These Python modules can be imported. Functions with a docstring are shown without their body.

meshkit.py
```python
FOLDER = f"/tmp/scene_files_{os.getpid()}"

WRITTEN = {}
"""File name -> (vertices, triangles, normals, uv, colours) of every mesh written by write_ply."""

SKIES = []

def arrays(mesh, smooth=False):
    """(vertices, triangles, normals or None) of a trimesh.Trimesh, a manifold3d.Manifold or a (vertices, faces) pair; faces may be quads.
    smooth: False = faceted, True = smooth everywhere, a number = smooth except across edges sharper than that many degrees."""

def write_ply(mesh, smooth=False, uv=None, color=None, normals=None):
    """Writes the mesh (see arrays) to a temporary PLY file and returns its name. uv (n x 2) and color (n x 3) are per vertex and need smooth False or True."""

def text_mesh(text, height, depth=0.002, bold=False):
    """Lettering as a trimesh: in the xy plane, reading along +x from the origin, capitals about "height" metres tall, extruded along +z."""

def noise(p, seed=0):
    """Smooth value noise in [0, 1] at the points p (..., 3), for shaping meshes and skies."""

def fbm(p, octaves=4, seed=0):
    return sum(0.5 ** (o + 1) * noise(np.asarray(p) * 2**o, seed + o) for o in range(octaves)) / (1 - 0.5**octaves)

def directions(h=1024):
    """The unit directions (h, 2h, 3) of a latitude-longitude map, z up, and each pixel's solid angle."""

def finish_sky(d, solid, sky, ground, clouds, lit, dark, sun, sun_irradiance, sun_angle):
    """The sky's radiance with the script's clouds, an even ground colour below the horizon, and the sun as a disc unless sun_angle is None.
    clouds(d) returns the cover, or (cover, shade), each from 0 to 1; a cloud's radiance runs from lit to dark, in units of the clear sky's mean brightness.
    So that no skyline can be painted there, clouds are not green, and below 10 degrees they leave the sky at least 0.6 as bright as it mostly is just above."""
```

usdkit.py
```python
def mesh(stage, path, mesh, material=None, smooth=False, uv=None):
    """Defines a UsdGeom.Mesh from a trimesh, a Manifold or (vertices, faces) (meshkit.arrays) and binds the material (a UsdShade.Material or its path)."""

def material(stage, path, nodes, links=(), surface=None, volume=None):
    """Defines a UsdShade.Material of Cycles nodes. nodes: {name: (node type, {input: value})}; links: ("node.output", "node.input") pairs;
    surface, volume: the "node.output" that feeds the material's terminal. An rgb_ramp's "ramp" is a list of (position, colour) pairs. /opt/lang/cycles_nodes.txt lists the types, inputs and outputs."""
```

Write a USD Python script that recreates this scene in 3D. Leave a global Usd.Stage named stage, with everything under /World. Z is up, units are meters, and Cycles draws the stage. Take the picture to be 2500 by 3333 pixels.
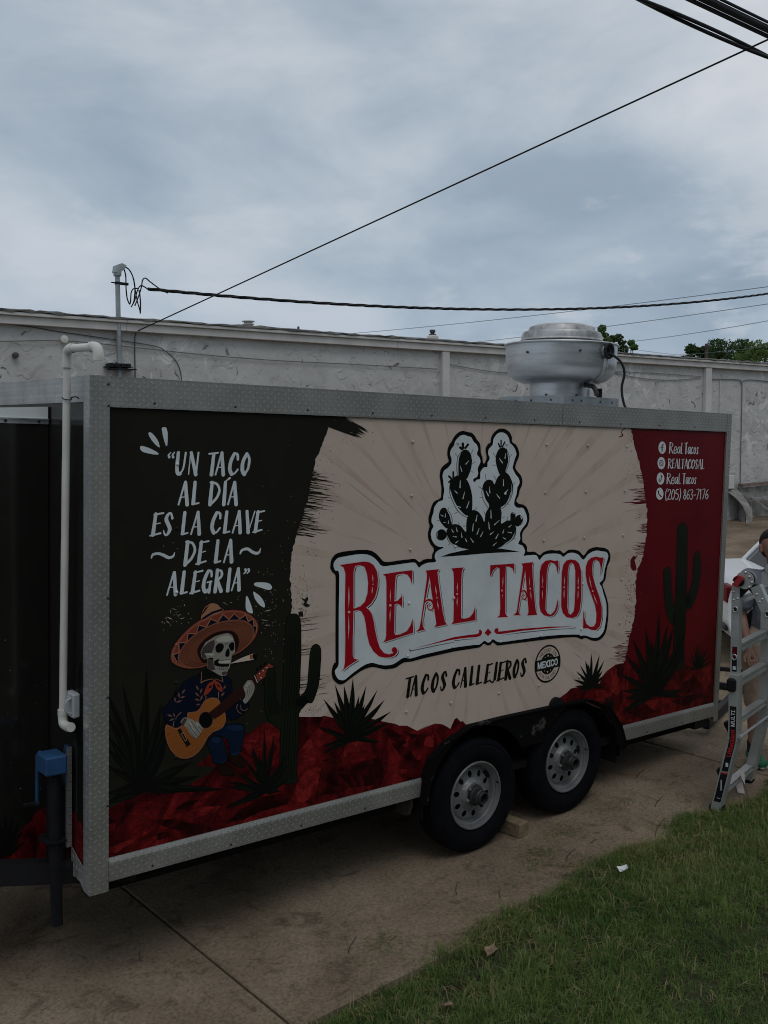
import math, random
import numpy as np
import trimesh, shapely, usdkit, meshkit
from shapely.geometry import Polygon, Point, box as sbox
from shapely.ops import unary_union
from shapely import affinity
from trimesh.creation import triangulate_polygon
from pxr import Usd, UsdGeom, UsdLux, UsdShade, Gf, Sdf, Vt

PI = math.pi
stage = Usd.Stage.CreateInMemory()
UsdGeom.SetStageUpAxis(stage, 'Z')
UsdGeom.SetStageMetersPerUnit(stage, 1.0)
UsdGeom.Xform.Define(stage, '/World')
UsdGeom.Scope.Define(stage, '/World/Looks')

# ------------------------------------------------------------------ camera
FPX, YAW, PITCH, ROLL = 3241.02, 0.894, -0.0699, -0.0056        # focal length in photo pixels (2500 wide), angles
CAM = np.array([-1.6918, -4.2412, 2.0363])
cy, sy = math.cos(YAW), math.sin(YAW)
fwd = np.array([cy * math.cos(PITCH), sy * math.cos(PITCH), math.sin(PITCH)])
right = np.array([sy, -cy, 0.0]); up = np.cross(right, fwd)
right, up = math.cos(ROLL) * right + math.sin(ROLL) * up, -math.sin(ROLL) * right + math.cos(ROLL) * up
cam = UsdGeom.Camera.Define(stage, '/World/camera')
cam.CreateHorizontalApertureAttr(36.0)
cam.CreateFocalLengthAttr(36.0 * FPX / 2500.0)
cam.CreateFStopAttr(0.0)
cam.CreateExposureAttr(EXPOSURE := 0.0)
cam.AddTransformOp().Set(Gf.Matrix4d(*[float(v) for v in (*right, 0, *up, 0, *(-fwd), 0, *CAM, 1)]))

# ------------------------------------------------------------------ sky and soft sun (overcast)
SUN_AZ, SUN_EL = math.radians(245), math.radians(58)              # azimuth of the direction towards the sun, from +x to +y
sd = np.array([math.cos(SUN_AZ) * math.cos(SUN_EL), math.sin(SUN_AZ) * math.cos(SUN_EL), math.sin(SUN_EL)])
LIGHT_SCALE = 1.0
sky = usdkit.material(stage, '/World/Looks/sky', {
    'tc': ('texture_coordinate', {}),
    'sep': ('separate_xyz', {}),
    'zc': ('math', {'math_type': 'maximum', 'value2': 0.0}),
    'za': ('math', {'math_type': 'add', 'value2': 0.30}),
    'dx': ('math', {'math_type': 'divide'}), 'dy': ('math', {'math_type': 'divide'}),
    'uv': ('combine_xyz', {'z': 0.0}),
    'map1': ('mapping', {'location': (16.8, 11.1, 12.8), 'scale': (1.0, 1.0, 1.0), 'rotation': (0, 0, -0.67)}),
    'n1': ('noise_texture', {'scale': 1.15, 'detail': 3.0, 'roughness': 0.45, 'distortion': 0.5}),
    'map2': ('mapping', {'location': (3.7, 19.9, 17.2), 'scale': (1.0, 1.0, 2.1)}),
    'n2': ('noise_texture', {'scale': 4.2, 'detail': 8.0, 'roughness': 0.58, 'distortion': 0.25}),
    'mixn': ('mix_float', {'fac': 0.45}),
    'r1': ('rgb_ramp', {'ramp': [(0.0, (0.30, 0.37, 0.45)), (0.38, (0.345, 0.42, 0.50)), (0.455, (0.43, 0.50, 0.575)), (0.52, (0.53, 0.59, 0.65)), (0.60, (0.66, 0.69, 0.735)), (1.0, (0.74, 0.755, 0.79))]}),
    'map3': ('mapping', {'location': (2.4, 6.7, 14.4), 'scale': (1.0, 1.0, 2.6)}),
    'n3': ('noise_texture', {'scale': 5.2, 'detail': 9.0, 'roughness': 0.56, 'distortion': 0.1}),
    'puff': ('map_range', {'range_type': 'smoothstep', 'from_min': 0.555, 'from_max': 0.66, 'clamp': True}),
    'lowb': ('map_range', {'range_type': 'smoothstep', 'from_min': 0.36, 'from_max': 0.12, 'to_min': 0.0, 'to_max': 0.75, 'clamp': True}),
    'pf': ('math', {'math_type': 'multiply'}),
    'cum': ('mix_color', {'b': (0.66, 0.685, 0.72), 'use_clamp': False}),
    'hz': ('map_range', {'from_min': 0.0, 'from_max': 0.42, 'to_min': 0.0, 'to_max': 1.0, 'clamp': True}),
    'hzr': ('rgb_ramp', {'ramp': [(0.0, (0.90, 0.93, 0.96)), (0.22, (0.76, 0.82, 0.885)), (0.5, (0.90, 0.93, 0.955)), (1.0, (1.07, 1.05, 1.04))]}),
    'mul': ('mix_color', {'blend_type': 'multiply', 'fac': 1.0, 'use_clamp': False}),
    'gain': ('mix_color', {'blend_type': 'multiply', 'fac': 1.0, 'b': (9.6, 9.6, 9.6), 'use_clamp': False}),
    'sky': ('sky_texture', {'sky_type': 'single_scattering', 'sun_disc': False, 'sun_elevation': SUN_EL, 'sun_rotation': math.atan2(sd[0], sd[1])}),
    'mix': ('mix_color', {'fac': 0.95, 'use_clamp': False}),
    'bg': ('background_shader', {'strength': 0.10})},
    [('tc.generated', 'sep.vector'), ('sep.z', 'zc.value1'), ('zc.value', 'za.value1'), ('sep.x', 'dx.value1'), ('sep.y', 'dy.value1'), ('za.value', 'dx.value2'), ('za.value', 'dy.value2'),
     ('dx.value', 'uv.x'), ('dy.value', 'uv.y'), ('uv.vector', 'map1.vector'), ('map1.vector', 'n1.vector'), ('tc.generated', 'map2.vector'), ('map2.vector', 'n2.vector'), ('tc.generated', 'map3.vector'), ('map3.vector', 'n3.vector'),
     ('n1.fac', 'mixn.a'), ('n2.fac', 'mixn.b'), ('mixn.result', 'r1.fac'), ('n3.fac', 'puff.value'), ('sep.z', 'lowb.value'), ('puff.result', 'pf.value1'), ('lowb.result', 'pf.value2'), ('pf.value', 'cum.fac'), ('r1.color', 'cum.a'),
     ('sep.z', 'hz.value'), ('hz.result', 'hzr.fac'), ('cum.result', 'mul.a'), ('hzr.color', 'mul.b'), ('mul.result', 'gain.a'),
     ('sky.color', 'mix.a'), ('gain.result', 'mix.b'), ('mix.result', 'bg.color')], surface='bg.background')
dome = UsdLux.DomeLight.Define(stage, '/World/sky')
dome.GetPrim().SetCustomDataByKey('kind', 'structure')
UsdShade.MaterialBindingAPI.Apply(dome.GetPrim()).Bind(sky)
sun = UsdLux.DistantLight.Define(stage, '/World/sun')
sun.CreateIntensityAttr(0.14); sun.CreateAngleAttr(25.0); sun.CreateColorAttr(Gf.Vec3f(1.0, 0.96, 0.9)); sun.CreateNormalizeAttr(True)
zax = sd; xax = np.cross([0, 0, 1.0], zax); xax /= np.linalg.norm(xax); yax = np.cross(zax, xax)
sun.AddTransformOp().Set(Gf.Matrix4d(*[float(v) for v in (*xax, 0, *yax, 0, *zax, 0, 0, 0, 30, 1)]))

# ------------------------------------------------------------------ helpers
used = {}
def numbered(parent, name):
    k = (parent, name); n = used.get(k, 0); used[k] = n + 1
    return f'{parent}/{name}' + (f'_{n:03d}' if n else '')
def tag(p, label=None, cat=None, group=None, kind=None):
    p = p.GetPrim() if hasattr(p, 'GetPrim') else p
    for k, v in (('label', label), ('category', cat), ('group', group), ('kind', kind)):
        if v: p.SetCustomDataByKey(k, v)
    return p
def obj(name, m, mat, parent='/World', smooth=False, **kw):
    parent = parent if isinstance(parent, str) else str(parent.GetPath())
    g = usdkit.mesh(stage, numbered(parent, name), m, M[mat], smooth=smooth)
    tag(g, **kw); return g.GetPrim()
def thing(name, label, cat, loc=(0, 0, 0), rotz=0.0, group=None, matrix=None, parent='/World'):
    x = UsdGeom.Xform.Define(stage, numbered(parent, name))
    if matrix is not None: x.AddTransformOp().Set(matrix)
    else:
        x.AddTranslateOp().Set(Gf.Vec3d(*map(float, loc)))
        if rotz: x.AddRotateZOp().Set(math.degrees(rotz))
    return tag(x, label, cat, group)
def cat_(*ms): return trimesh.util.concatenate([trimesh.Trimesh(*m, process=False) if isinstance(m, tuple) else m for m in ms])
def bx(x0, x1, y0, y1, z0, z1):
    m = trimesh.creation.box([abs(x1 - x0), abs(y1 - y0), abs(z1 - z0)]); m.apply_translation([(x0 + x1) / 2, (y0 + y1) / 2, (z0 + z1) / 2]); return m
def rbx(x0, x1, y0, y1, z0, z1, r=0.006):
    """box with chamfered edges"""
    c = np.array([(x, y, z) for x in (x0, x1) for y in (y0, y1) for z in (z0, z1)]); mid = c.mean(0); s = np.sign(c - mid); p = []
    for k in range(3):
        q = c.copy()
        for j in range(3):
            if j != k: q[:, j] -= s[:, j] * r
        p.append(q)
    return trimesh.convex.convex_hull(np.vstack(p))
def cyl(p0, p1, r, n=16, r1=None, caps=True):
    return tube([p0, p1], [r, r if r1 is None else r1], n, caps)
def tube(path, r, n=8, caps=True):
    P = np.asarray(path, float); k = len(P); r = np.broadcast_to(r, (k,)) if np.ndim(r) == 0 else np.asarray(r, float)
    t = np.gradient(P, axis=0); t /= np.linalg.norm(t, axis=1, keepdims=True) + 1e-12
    a = np.cross(t[0], [0, 0, 1.0] if abs(t[0][2]) < 0.9 else [1.0, 0, 0]); a /= np.linalg.norm(a); V = []
    ang = np.arange(n) * 2 * PI / n
    for i in range(k):
        a = a - t[i] * (a @ t[i]); a /= np.linalg.norm(a); b = np.cross(t[i], a)
        V.append(P[i] + r[i] * (np.cos(ang)[:, None] * a + np.sin(ang)[:, None] * b))
    V = np.vstack(V); F = []
    for i in range(k - 1):
        for j in range(n):
            p, q, s, u = i * n + j, i * n + (j + 1) % n, (i + 1) * n + (j + 1) % n, (i + 1) * n + j
            F += [(p, q, s), (p, s, u)]
    if caps:
        V = np.vstack([V, P[0], P[-1]]); c0, c1 = len(V) - 2, len(V) - 1
        for j in range(n): F += [(c0, (j + 1) % n, j), (c1, (k - 1) * n + j, (k - 1) * n + (j + 1) % n)]
    return trimesh.Trimesh(V, F, process=False)
def prism(poly, axis, lo, hi, hole_ok=True):
    """extrudes a 2D polygon along the axis named: coordinates run through the other two in order"""
    ms = []
    for g in getattr(poly, 'geoms', [poly]):
        if g.area < 1e-9: continue
        m = trimesh.creation.extrude_polygon(g, hi - lo, engine='earcut'); v = m.vertices.copy(); u, w, d = v[:, 0], v[:, 1], v[:, 2] + lo
        nv = {'x': np.c_[d, u, w], 'y': np.c_[u, d, w], 'z': np.c_[u, w, d]}[axis]
        f = m.faces[:, ::-1] if axis == 'y' else m.faces
        ms.append(trimesh.Trimesh(nv, f, process=False))
    return cat_(*ms)
def flat(poly, f):
    """a flat printed shape: the polygon's triangles, its 2D points placed by f"""
    vs, fs, n = [], [], 0
    for g in getattr(poly, 'geoms', [poly]):
        if g.geom_type != 'Polygon' or g.area < 1e-7: continue
        v, t = triangulate_polygon(g, engine='earcut'); vs.append(v); fs.append(t + n); n += len(v)
    v = np.vstack(vs); return trimesh.Trimesh(f(v), np.vstack(fs), process=False)
def lathe(profile, n=48, axis='z', c=(0, 0, 0)):
    P = np.array(profile, float); k = len(P); a = np.arange(n) * 2 * PI / n
    r, h = P[:, 0], P[:, 1]; V = np.stack([np.outer(r, np.cos(a)), np.outer(r, np.sin(a)), np.repeat(h[:, None], n, 1)], -1).reshape(-1, 3); F = []
    for i in range(k - 1):
        for j in range(n):
            p, q, s, u = i * n + j, i * n + (j + 1) % n, (i + 1) * n + (j + 1) % n, (i + 1) * n + j
            F += [(p, q, s), (p, s, u)]
    if axis == 'y': V = V[:, [0, 2, 1]]; F = [f[::-1] for f in F]
    if axis == 'x': V = V[:, [2, 0, 1]]
    return trimesh.Trimesh(V + np.array(c), F, process=False)
def cr(pts, n=8, closed=False):
    P = np.array(pts, float); out = []; m = len(P)
    for i in range(m if closed else m - 1):
        p0, p1, p2, p3 = (P[(i - 1) % m] if closed or i else P[i]), P[i], P[(i + 1) % m], (P[(i + 2) % m] if closed or i + 2 < m else P[(i + 1) % m])
        for t in np.linspace(0, 1, n, endpoint=False): out.append(.5 * (2 * p1 + (p2 - p0) * t + (2 * p0 - 5 * p1 + 4 * p2 - p3) * t * t + (3 * p1 - p0 - 3 * p2 + p3) * t ** 3))
    if not closed: out.append(P[-1])
    return np.array(out)
def moved(m, d): m = m.copy(); m.apply_translation(d); return m

# ------------------------------------------------------------------ materials
M = {}
def mat(name, col, rough=0.6, metal=0.0, spec=0.5, var=0.0, scale=8.0, bump=0.0, bscale=40.0, coat=0.0, dist=0.01, detail=4.0, col2=None, ramp=(0.35, 0.65), coords='object', stretch=(1, 1, 1), rvar=0.0, trans=None, rnd=0.0):
    n = {'p': ('principled_bsdf', {'base_color': col, 'roughness': rough, 'metallic': metal, 'specular_ior_level': spec, 'coat_weight': coat})}; l = []
    if var or bump or col2 is not None:
        n['tc'] = ('texture_coordinate', {}); n['mp'] = ('mapping', {'scale': stretch}); l += [(f'tc.{coords}', 'mp.vector')]
    if var or col2 is not None:
        c2 = tuple(c * (1 - var) for c in col) if col2 is None else col2; c1 = tuple(c * (1 + var) for c in col) if col2 is None else col
        n['nz'] = ('noise_texture', {'scale': scale, 'detail': detail, 'roughness': 0.6}); n['rp'] = ('rgb_ramp', {'ramp': [(ramp[0], c2), (ramp[1], c1)]})
        l += [('mp.vector', 'nz.vector'), ('nz.fac', 'rp.fac')]; last = 'rp.color'
        if rnd:
            n['oi'] = ('object_info', {}); n['hv'] = ('map_range', {'to_min': 1 - rnd, 'to_max': 1 + rnd}); n['hs'] = ('hsv', {}); l += [('oi.random', 'hv.value'), ('hv.result', 'hs.value'), (last, 'hs.color')]; last = 'hs.color'
        l += [(last, 'p.base_color')]
        if rvar: n['rr'] = ('map_range', {'to_min': rough - rvar, 'to_max': rough + rvar}); l += [('nz.fac', 'rr.value'), ('rr.result', 'p.roughness')]
    if bump:
        n['bn'] = ('noise_texture', {'scale': bscale, 'detail': 5.0}); n['bp'] = ('bump', {'strength': bump, 'distance': dist}); l += [('mp.vector', 'bn.vector'), ('bn.fac', 'bp.height'), ('bp.normal', 'p.normal')]
    out = 'p.BSDF'
    if trans:
        n['tl'] = ('translucent_bsdf', {'color': trans}); n['mx'] = ('mix_closure', {'fac': 0.3}); l += [('p.BSDF', 'mx.closure1'), ('tl.BSDF', 'mx.closure2')]; out = 'mx.closure'
    M[name] = usdkit.material(stage, f'/World/Looks/{name}', n, l, surface=out)

def tread_plate(name, u, v, s=0.029, col=(0.40, 0.385, 0.36), rough=0.40, hi=(0.74, 0.73, 0.70)):
    """aluminium diamond plate: bars at +-45 degrees, alternating over a square lattice, as relief"""
    n = {'tc': ('texture_coordinate', {}), 'sp': ('separate_xyz', {})}; l = [('tc.object', 'sp.vector')]; k = [0]
    def mt(op, a, b=None, c=None):
        k[0] += 1; nm = f'm{k[0]}'; d = {'math_type': op}
        for i, x in enumerate((a, b, c)):
            if x is None: continue
            if isinstance(x, str): l.append((x, f'{nm}.value{i + 1}'))
            else: d[f'value{i + 1}'] = float(x)
        n[nm] = ('math', d); return f'{nm}.value'
    U = mt('multiply', f'sp.{u}', 0.7071 / s); V = mt('multiply', f'sp.{v}', 0.7071 / s); P_, Q_ = mt('add', U, V), mt('subtract', V, U)
    fp, fq = mt('floor', P_), mt('floor', Q_); par = mt('floored_modulo', mt('add', fp, fq), 2.0); np_ = mt('subtract', 1.0, par)
    x = mt('subtract', mt('subtract', P_, fp), 0.5); y = mt('subtract', mt('subtract', Q_, fq), 0.5)
    al = mt('add', mt('multiply', x, par), mt('multiply', y, np_)); ac = mt('add', mt('multiply', y, par), mt('multiply', x, np_))
    a = mt('multiply', al, 1 / 0.47); b = mt('multiply', ac, 1 / 0.095)
    h = mt('subtract', 1.0, mt('add', mt('multiply', a, a), mt('multiply', b, b)))
    n['hr'] = ('map_range', {'range_type': 'smoothstep', 'from_min': 0.0, 'from_max': 0.6, 'clamp': True}); l.append((h, 'hr.value'))
    n['gr'] = ('map_range', {'range_type': 'smoothstep', 'from_min': -1.6, 'from_max': 0.1, 'to_min': 1.0, 'to_max': 0.62, 'clamp': True}); l.append((h, 'gr.value'))   # shade painted into the colour round the foot of each bar
    n['nz'] = ('noise_texture', {'scale': 5.0, 'detail': 6.0}); n['rp'] = ('rgb_ramp', {'ramp': [(0.3, tuple(c * 0.78 for c in col)), (0.7, col)]}); n['rr'] = ('map_range', {'to_min': rough - 0.08, 'to_max': rough + 0.16})
    n['gm'] = ('mix_color', {'blend_type': 'multiply', 'fac': 1.0}); n['hi'] = ('mix_color', {'b': hi}); n['hf'] = ('math', {'math_type': 'multiply', 'value2': 0.7})  # highlights on the bar tops are painted in as a paler colour
    n['bp'] = ('bump', {'strength': 1.0, 'distance': 0.006}); n['p'] = ('principled_bsdf', {'metallic': 0.75, 'specular_ior_level': 0.4})
    l += [('tc.object', 'nz.vector'), ('nz.fac', 'rp.fac'), ('nz.fac', 'rr.value'), ('rr.result', 'p.roughness'), ('rp.color', 'gm.a'), ('gr.result', 'gm.b'), ('gm.result', 'hi.a'), ('hr.result', 'hf.value1'), ('hf.value', 'hi.fac'), ('hi.result', 'p.base_color'), ('hr.result', 'bp.height'), ('bp.normal', 'p.normal')]
    M[name] = usdkit.material(stage, f'/World/Looks/{name}', n, l, surface='p.BSDF')
tread_plate('tread_plate_side', 'x', 'z'); tread_plate('tread_plate_front', 'y', 'z', col=(0.56, 0.565, 0.575), rough=0.3, hi=(0.9, 0.9, 0.9))  # front copy gets a brighter plate colour and brighter painted highlights

VS = 0.10   # sheen of the printed wrap
PRINT = dict(dark=(.0155, .0150, .0105), cream=(.56, .45, .38), ray=(.40, .318, .255), ray2=(.33, .27, .22), red=(.115, .006, .009), pink=(.24, .09, .085), ink=(.003, .003, .003), ink2=(.006, .007, .005),
    cactus=(.0095, .0125, .007), agave=(.0035, .0045, .0035), agave_light=(.008, .010, .007), white=(.60, .635, .65), pink2=(.62, .42, .42), logo_red=(.33, .006, .015), navy=(.0035, .0065, .016), jeans=(.0045, .012, .030), jeans_light=(.009, .024, .055),
    boot=(.014, .006, .005), hat_red=(.20, .042, .026), tan=(.36, .17, .09), hat_rim=(.26, .095, .06), hat_under=(.16, .052, .028), hat_dark=(.018, .006, .005), brown=(.032, .010, .008), bone=(.27, .25, .215), bone_dark=(.065, .048, .045),
    bone_light=(.44, .42, .35), scarf=(.28, .042, .018), leaf=(.19, .085, .065), guitar=(.30, .095, .022), guitar_rim=(.27, .11, .065))
for k, c in PRINT.items(): mat('print_' + k, c, rough=0.42, spec=VS, var=0.10, scale=3.0, detail=6.0)
mat('print_cream', PRINT['cream'], rough=0.42, spec=VS, col2=(.52, .415, .348), scale=2.6, detail=8.0, ramp=(0.38, 0.62))
mat('print_ray', (.54, .43, .358), rough=0.42, spec=VS, col2=(.465, .358, .285), scale=4.0, detail=8.0, ramp=(0.4, 0.6))
mat('print_red', (.125, .006, .009), rough=0.40, spec=VS, col2=(.085, .004, .007), scale=1.4, detail=5.0)
def rock_print(name, lo, mid, hi, sc):
    n = {'tc': ('texture_coordinate', {}), 'n1': ('noise_texture', {'scale': sc, 'detail': 9.0, 'roughness': 0.62, 'distortion': 2.2}), 'r1': ('rgb_ramp', {'ramp': [(0.33, lo), (0.50, mid), (0.66, hi)]}),
         'w': ('noise_texture', {'scale': sc * 2.3, 'detail': 4.0, 'distortion': 3.5}), 'rw': ('rgb_ramp', {'ramp': [(0.47, (1, 1, 1)), (0.50, (.35, .35, .35)), (0.53, (1, 1, 1)), (0.60, (1, 1, 1)), (0.62, (1.7, 1.5, 1.5)), (0.64, (1, 1, 1))]}),
         'm': ('mix_color', {'blend_type': 'multiply', 'fac': 1.0, 'use_clamp': False}), 'p': ('principled_bsdf', {'roughness': 0.42, 'specular_ior_level': VS})}
    M[name] = usdkit.material(stage, f'/World/Looks/{name}', n, [('tc.object', 'n1.vector'), ('tc.object', 'w.vector'), ('n1.fac', 'r1.fac'), ('w.fac', 'rw.fac'), ('r1.color', 'm.a'), ('rw.color', 'm.b'), ('m.result', 'p.base_color')], surface='p.BSDF')
rock_print('print_rock', (.012, .0010, .0016), (.075, .0042, .0055), (.17, .010, .011), 4.2)
rock_print('print_rock_dark', (.007, .0007, .001), (.022, .0014, .002), (.080, .005, .006), 6.0)
rock_print('print_rock_light', (.050, .003, .004), (.13, .008, .009), (.235, .018, .016), 6.5)
mat('wrap_gloss', (.010, .009, .008), rough=0.12, spec=0.5, var=0.1)
def concrete():
    n = {'tc': ('texture_coordinate', {}), 'n1': ('noise_texture', {'scale': 0.9, 'detail': 8.0, 'roughness': 0.62, 'distortion': 0.6}), 'r1': ('rgb_ramp', {'ramp': [(0.30, (.108, .080, .055)), (0.48, (.186, .142, .099)), (0.66, (.262, .206, .150))]}),
         'n2': ('noise_texture', {'scale': 55.0, 'detail': 6.0, 'roughness': 0.75}), 'r2': ('rgb_ramp', {'ramp': [(0.32, (.52, .50, .47)), (0.5, (1, 1, 1)), (0.68, (1.35, 1.33, 1.3))]}),
         'n3': ('noise_texture', {'scale': 4.5, 'detail': 10.0, 'roughness': 0.7, 'distortion': 0.9}), 'r3': ('rgb_ramp', {'ramp': [(0.34, (.55, .52, .50)), (0.46, (1, 1, 1)), (0.60, (1, 1, 1)), (0.72, (1.25, 1.22, 1.18))]}),
         'v': ('voronoi_texture', {'scale': 130.0}), 'rv': ('rgb_ramp', {'ramp': [(0.05, (1.7, 1.65, 1.6)), (0.12, (1, 1, 1))]}), 'n4': ('noise_texture', {'scale': 14.0, 'detail': 2.0}), 'r4': ('rgb_ramp', {'ramp': [(0.55, (0, 0, 0)), (0.62, (1, 1, 1))]}),
         'm1': ('mix_color', {'blend_type': 'multiply', 'fac': 1.0, 'use_clamp': False}), 'm2': ('mix_color', {'blend_type': 'multiply', 'fac': 1.0, 'use_clamp': False}), 'm3': ('mix_color', {'blend_type': 'multiply', 'use_clamp': False}),
         'bp': ('bump', {'strength': 0.4, 'distance': 0.004}), 'p': ('principled_bsdf', {'roughness': 0.93, 'specular_ior_level': 0.2})}
    l = [('tc.object', f'{k}.vector') for k in ('n1', 'n2', 'n3', 'n4', 'v')] + [('n1.fac', 'r1.fac'), ('n2.fac', 'r2.fac'), ('n3.fac', 'r3.fac'), ('v.distance', 'rv.fac'), ('n4.fac', 'r4.fac'), ('r1.color', 'm1.a'), ('r2.color', 'm1.b'), ('m1.result', 'm2.a'), ('r3.color', 'm2.b'), ('m2.result', 'm3.a'), ('rv.color', 'm3.b'), ('r4.color', 'm3.fac'), ('m3.result', 'p.base_color'), ('n2.fac', 'bp.height'), ('bp.normal', 'p.normal')]
    M['concrete'] = usdkit.material(stage, '/World/Looks/concrete', n, l, surface='p.BSDF')
concrete()
mat('soil', (.040, .040, .022), rough=1.0, spec=0.1, var=0.3, scale=6.0, bump=0.6, bscale=30, dist=0.02)
def blades(name, ramp, ramp2, trans):
    n = {'g': ('geometry', {}), 'n1': ('noise_texture', {'scale': 1.3, 'detail': 5.0, 'roughness': 0.6}), 'r1': ('rgb_ramp', {'ramp': ramp}), 'oi': ('object_info', {}), 'r2': ('rgb_ramp', {'ramp': ramp2}), 'm': ('mix_color', {'blend_type': 'multiply', 'fac': 1.0, 'use_clamp': False}),
         'p': ('principled_bsdf', {'roughness': 0.6, 'specular_ior_level': 0.25}), 'tl': ('translucent_bsdf', {}), 'tm': ('mix_color', {'blend_type': 'multiply', 'fac': 1.0, 'b': trans, 'use_clamp': False}), 'mx': ('mix_closure', {'fac': 0.32})}
    M[name] = usdkit.material(stage, f'/World/Looks/{name}', n, [('g.position', 'n1.vector'), ('n1.fac', 'r1.fac'), ('oi.random', 'r2.fac'), ('r1.color', 'm.a'), ('r2.color', 'm.b'), ('m.result', 'p.base_color'), ('m.result', 'tm.a'), ('tm.result', 'tl.color'), ('p.BSDF', 'mx.closure1'), ('tl.BSDF', 'mx.closure2')], surface='mx.closure')
blades('grass_blade', [(.34, (.065, .112, .032)), (.50, (.110, .168, .046)), (.66, (.160, .195, .066))], [(0, (.55, .62, .55)), (.5, (1, 1, 1)), (.88, (1.2, 1.15, 1.0)), (1, (1.5, 1.3, 1.1))], (1.3, 1.4, 1.1))
mat('dry_blade', (.20, .165, .085), rough=0.8, spec=0.2, var=0.25)
mat('aluminium', (.55, .56, .57), rough=0.36, metal=0.9, var=0.10, scale=12.0, rvar=0.08)
mat('fan_metal', (.56, .57, .58), rough=0.37, metal=0.9, col2=(.45, .45, .45), scale=3.0, detail=8.0, ramp=(0.35, 0.6), rvar=0.1, stretch=(1, 1, 6))
mat('fan_cap', (.50, .50, .50), rough=0.5, metal=0.75, col2=(.24, .23, .22), scale=8.0, detail=9.0, ramp=(0.38, 0.6), rvar=0.1)
mat('galvanised', (.30, .32, .33), rough=0.5, metal=0.7, var=0.15, scale=10)
mat('ladder_metal', (.40, .40, .39), rough=0.45, metal=0.6, var=0.10, scale=9.0, rvar=0.08)
mat('black_rubber', (.0045, .0048, .0065), rough=0.85, spec=0.08, var=0.3, scale=18.0, bump=0.2, bscale=120, dist=0.002)
mat('black_paint', (.007, .007, .009), rough=0.6, spec=0.18, var=0.3)
mat('black_steel', (.030, .027, .025), rough=0.6, spec=0.3, col2=(.007, .007, .009), scale=7.0, detail=9.0, ramp=(0.60, 0.72))
mat('fender_paint', (.060, .053, .048), rough=0.7, spec=0.05, col2=(.0045, .0045, .005), scale=9.0, detail=12.0, ramp=(0.60, 0.66), bump=0.2)
mat('underside', (.010, .0095, .009), rough=0.9, spec=0.1)
mat('rim_grey', (.16, .163, .165), rough=0.45, metal=0.25, var=0.12, scale=14.0)
mat('hub_dark', (.035, .034, .034), rough=0.5, metal=0.4, var=0.4, scale=20.0)
mat('plastic_pipe', (.62, .61, .56), rough=0.5, spec=0.4, var=0.06, scale=6.0)
mat('blue_tape', (.016, .060, .15), rough=0.65, spec=0.3, var=0.2, scale=9.0, bump=0.3, bscale=25, dist=0.01)
mat('pale_panel', (.62, .66, .65), rough=0.5, var=0.05)
mat('grey_plastic', (.38, .40, .42), rough=0.5, var=0.1)
mat('wall_fascia', (.52, .50, .475), rough=0.8, var=0.10, scale=3.0, detail=8.0)
mat('roof_felt', (.20, .19, .175), rough=0.95, col2=(.07, .065, .06), scale=3.0, detail=9.0, bump=0.5, bscale=8, dist=0.03)
mat('pilaster_paint', (.53, .515, .49), rough=0.85, var=0.07, scale=2.0, bump=0.3, bscale=14)
mat('cable_black', (.010, .011, .012), rough=0.6, spec=0.3)
mat('cable_grey', (.13, .135, .14), rough=0.7)
mat('cable_dark', (.045, .045, .047), rough=0.7)
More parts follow.
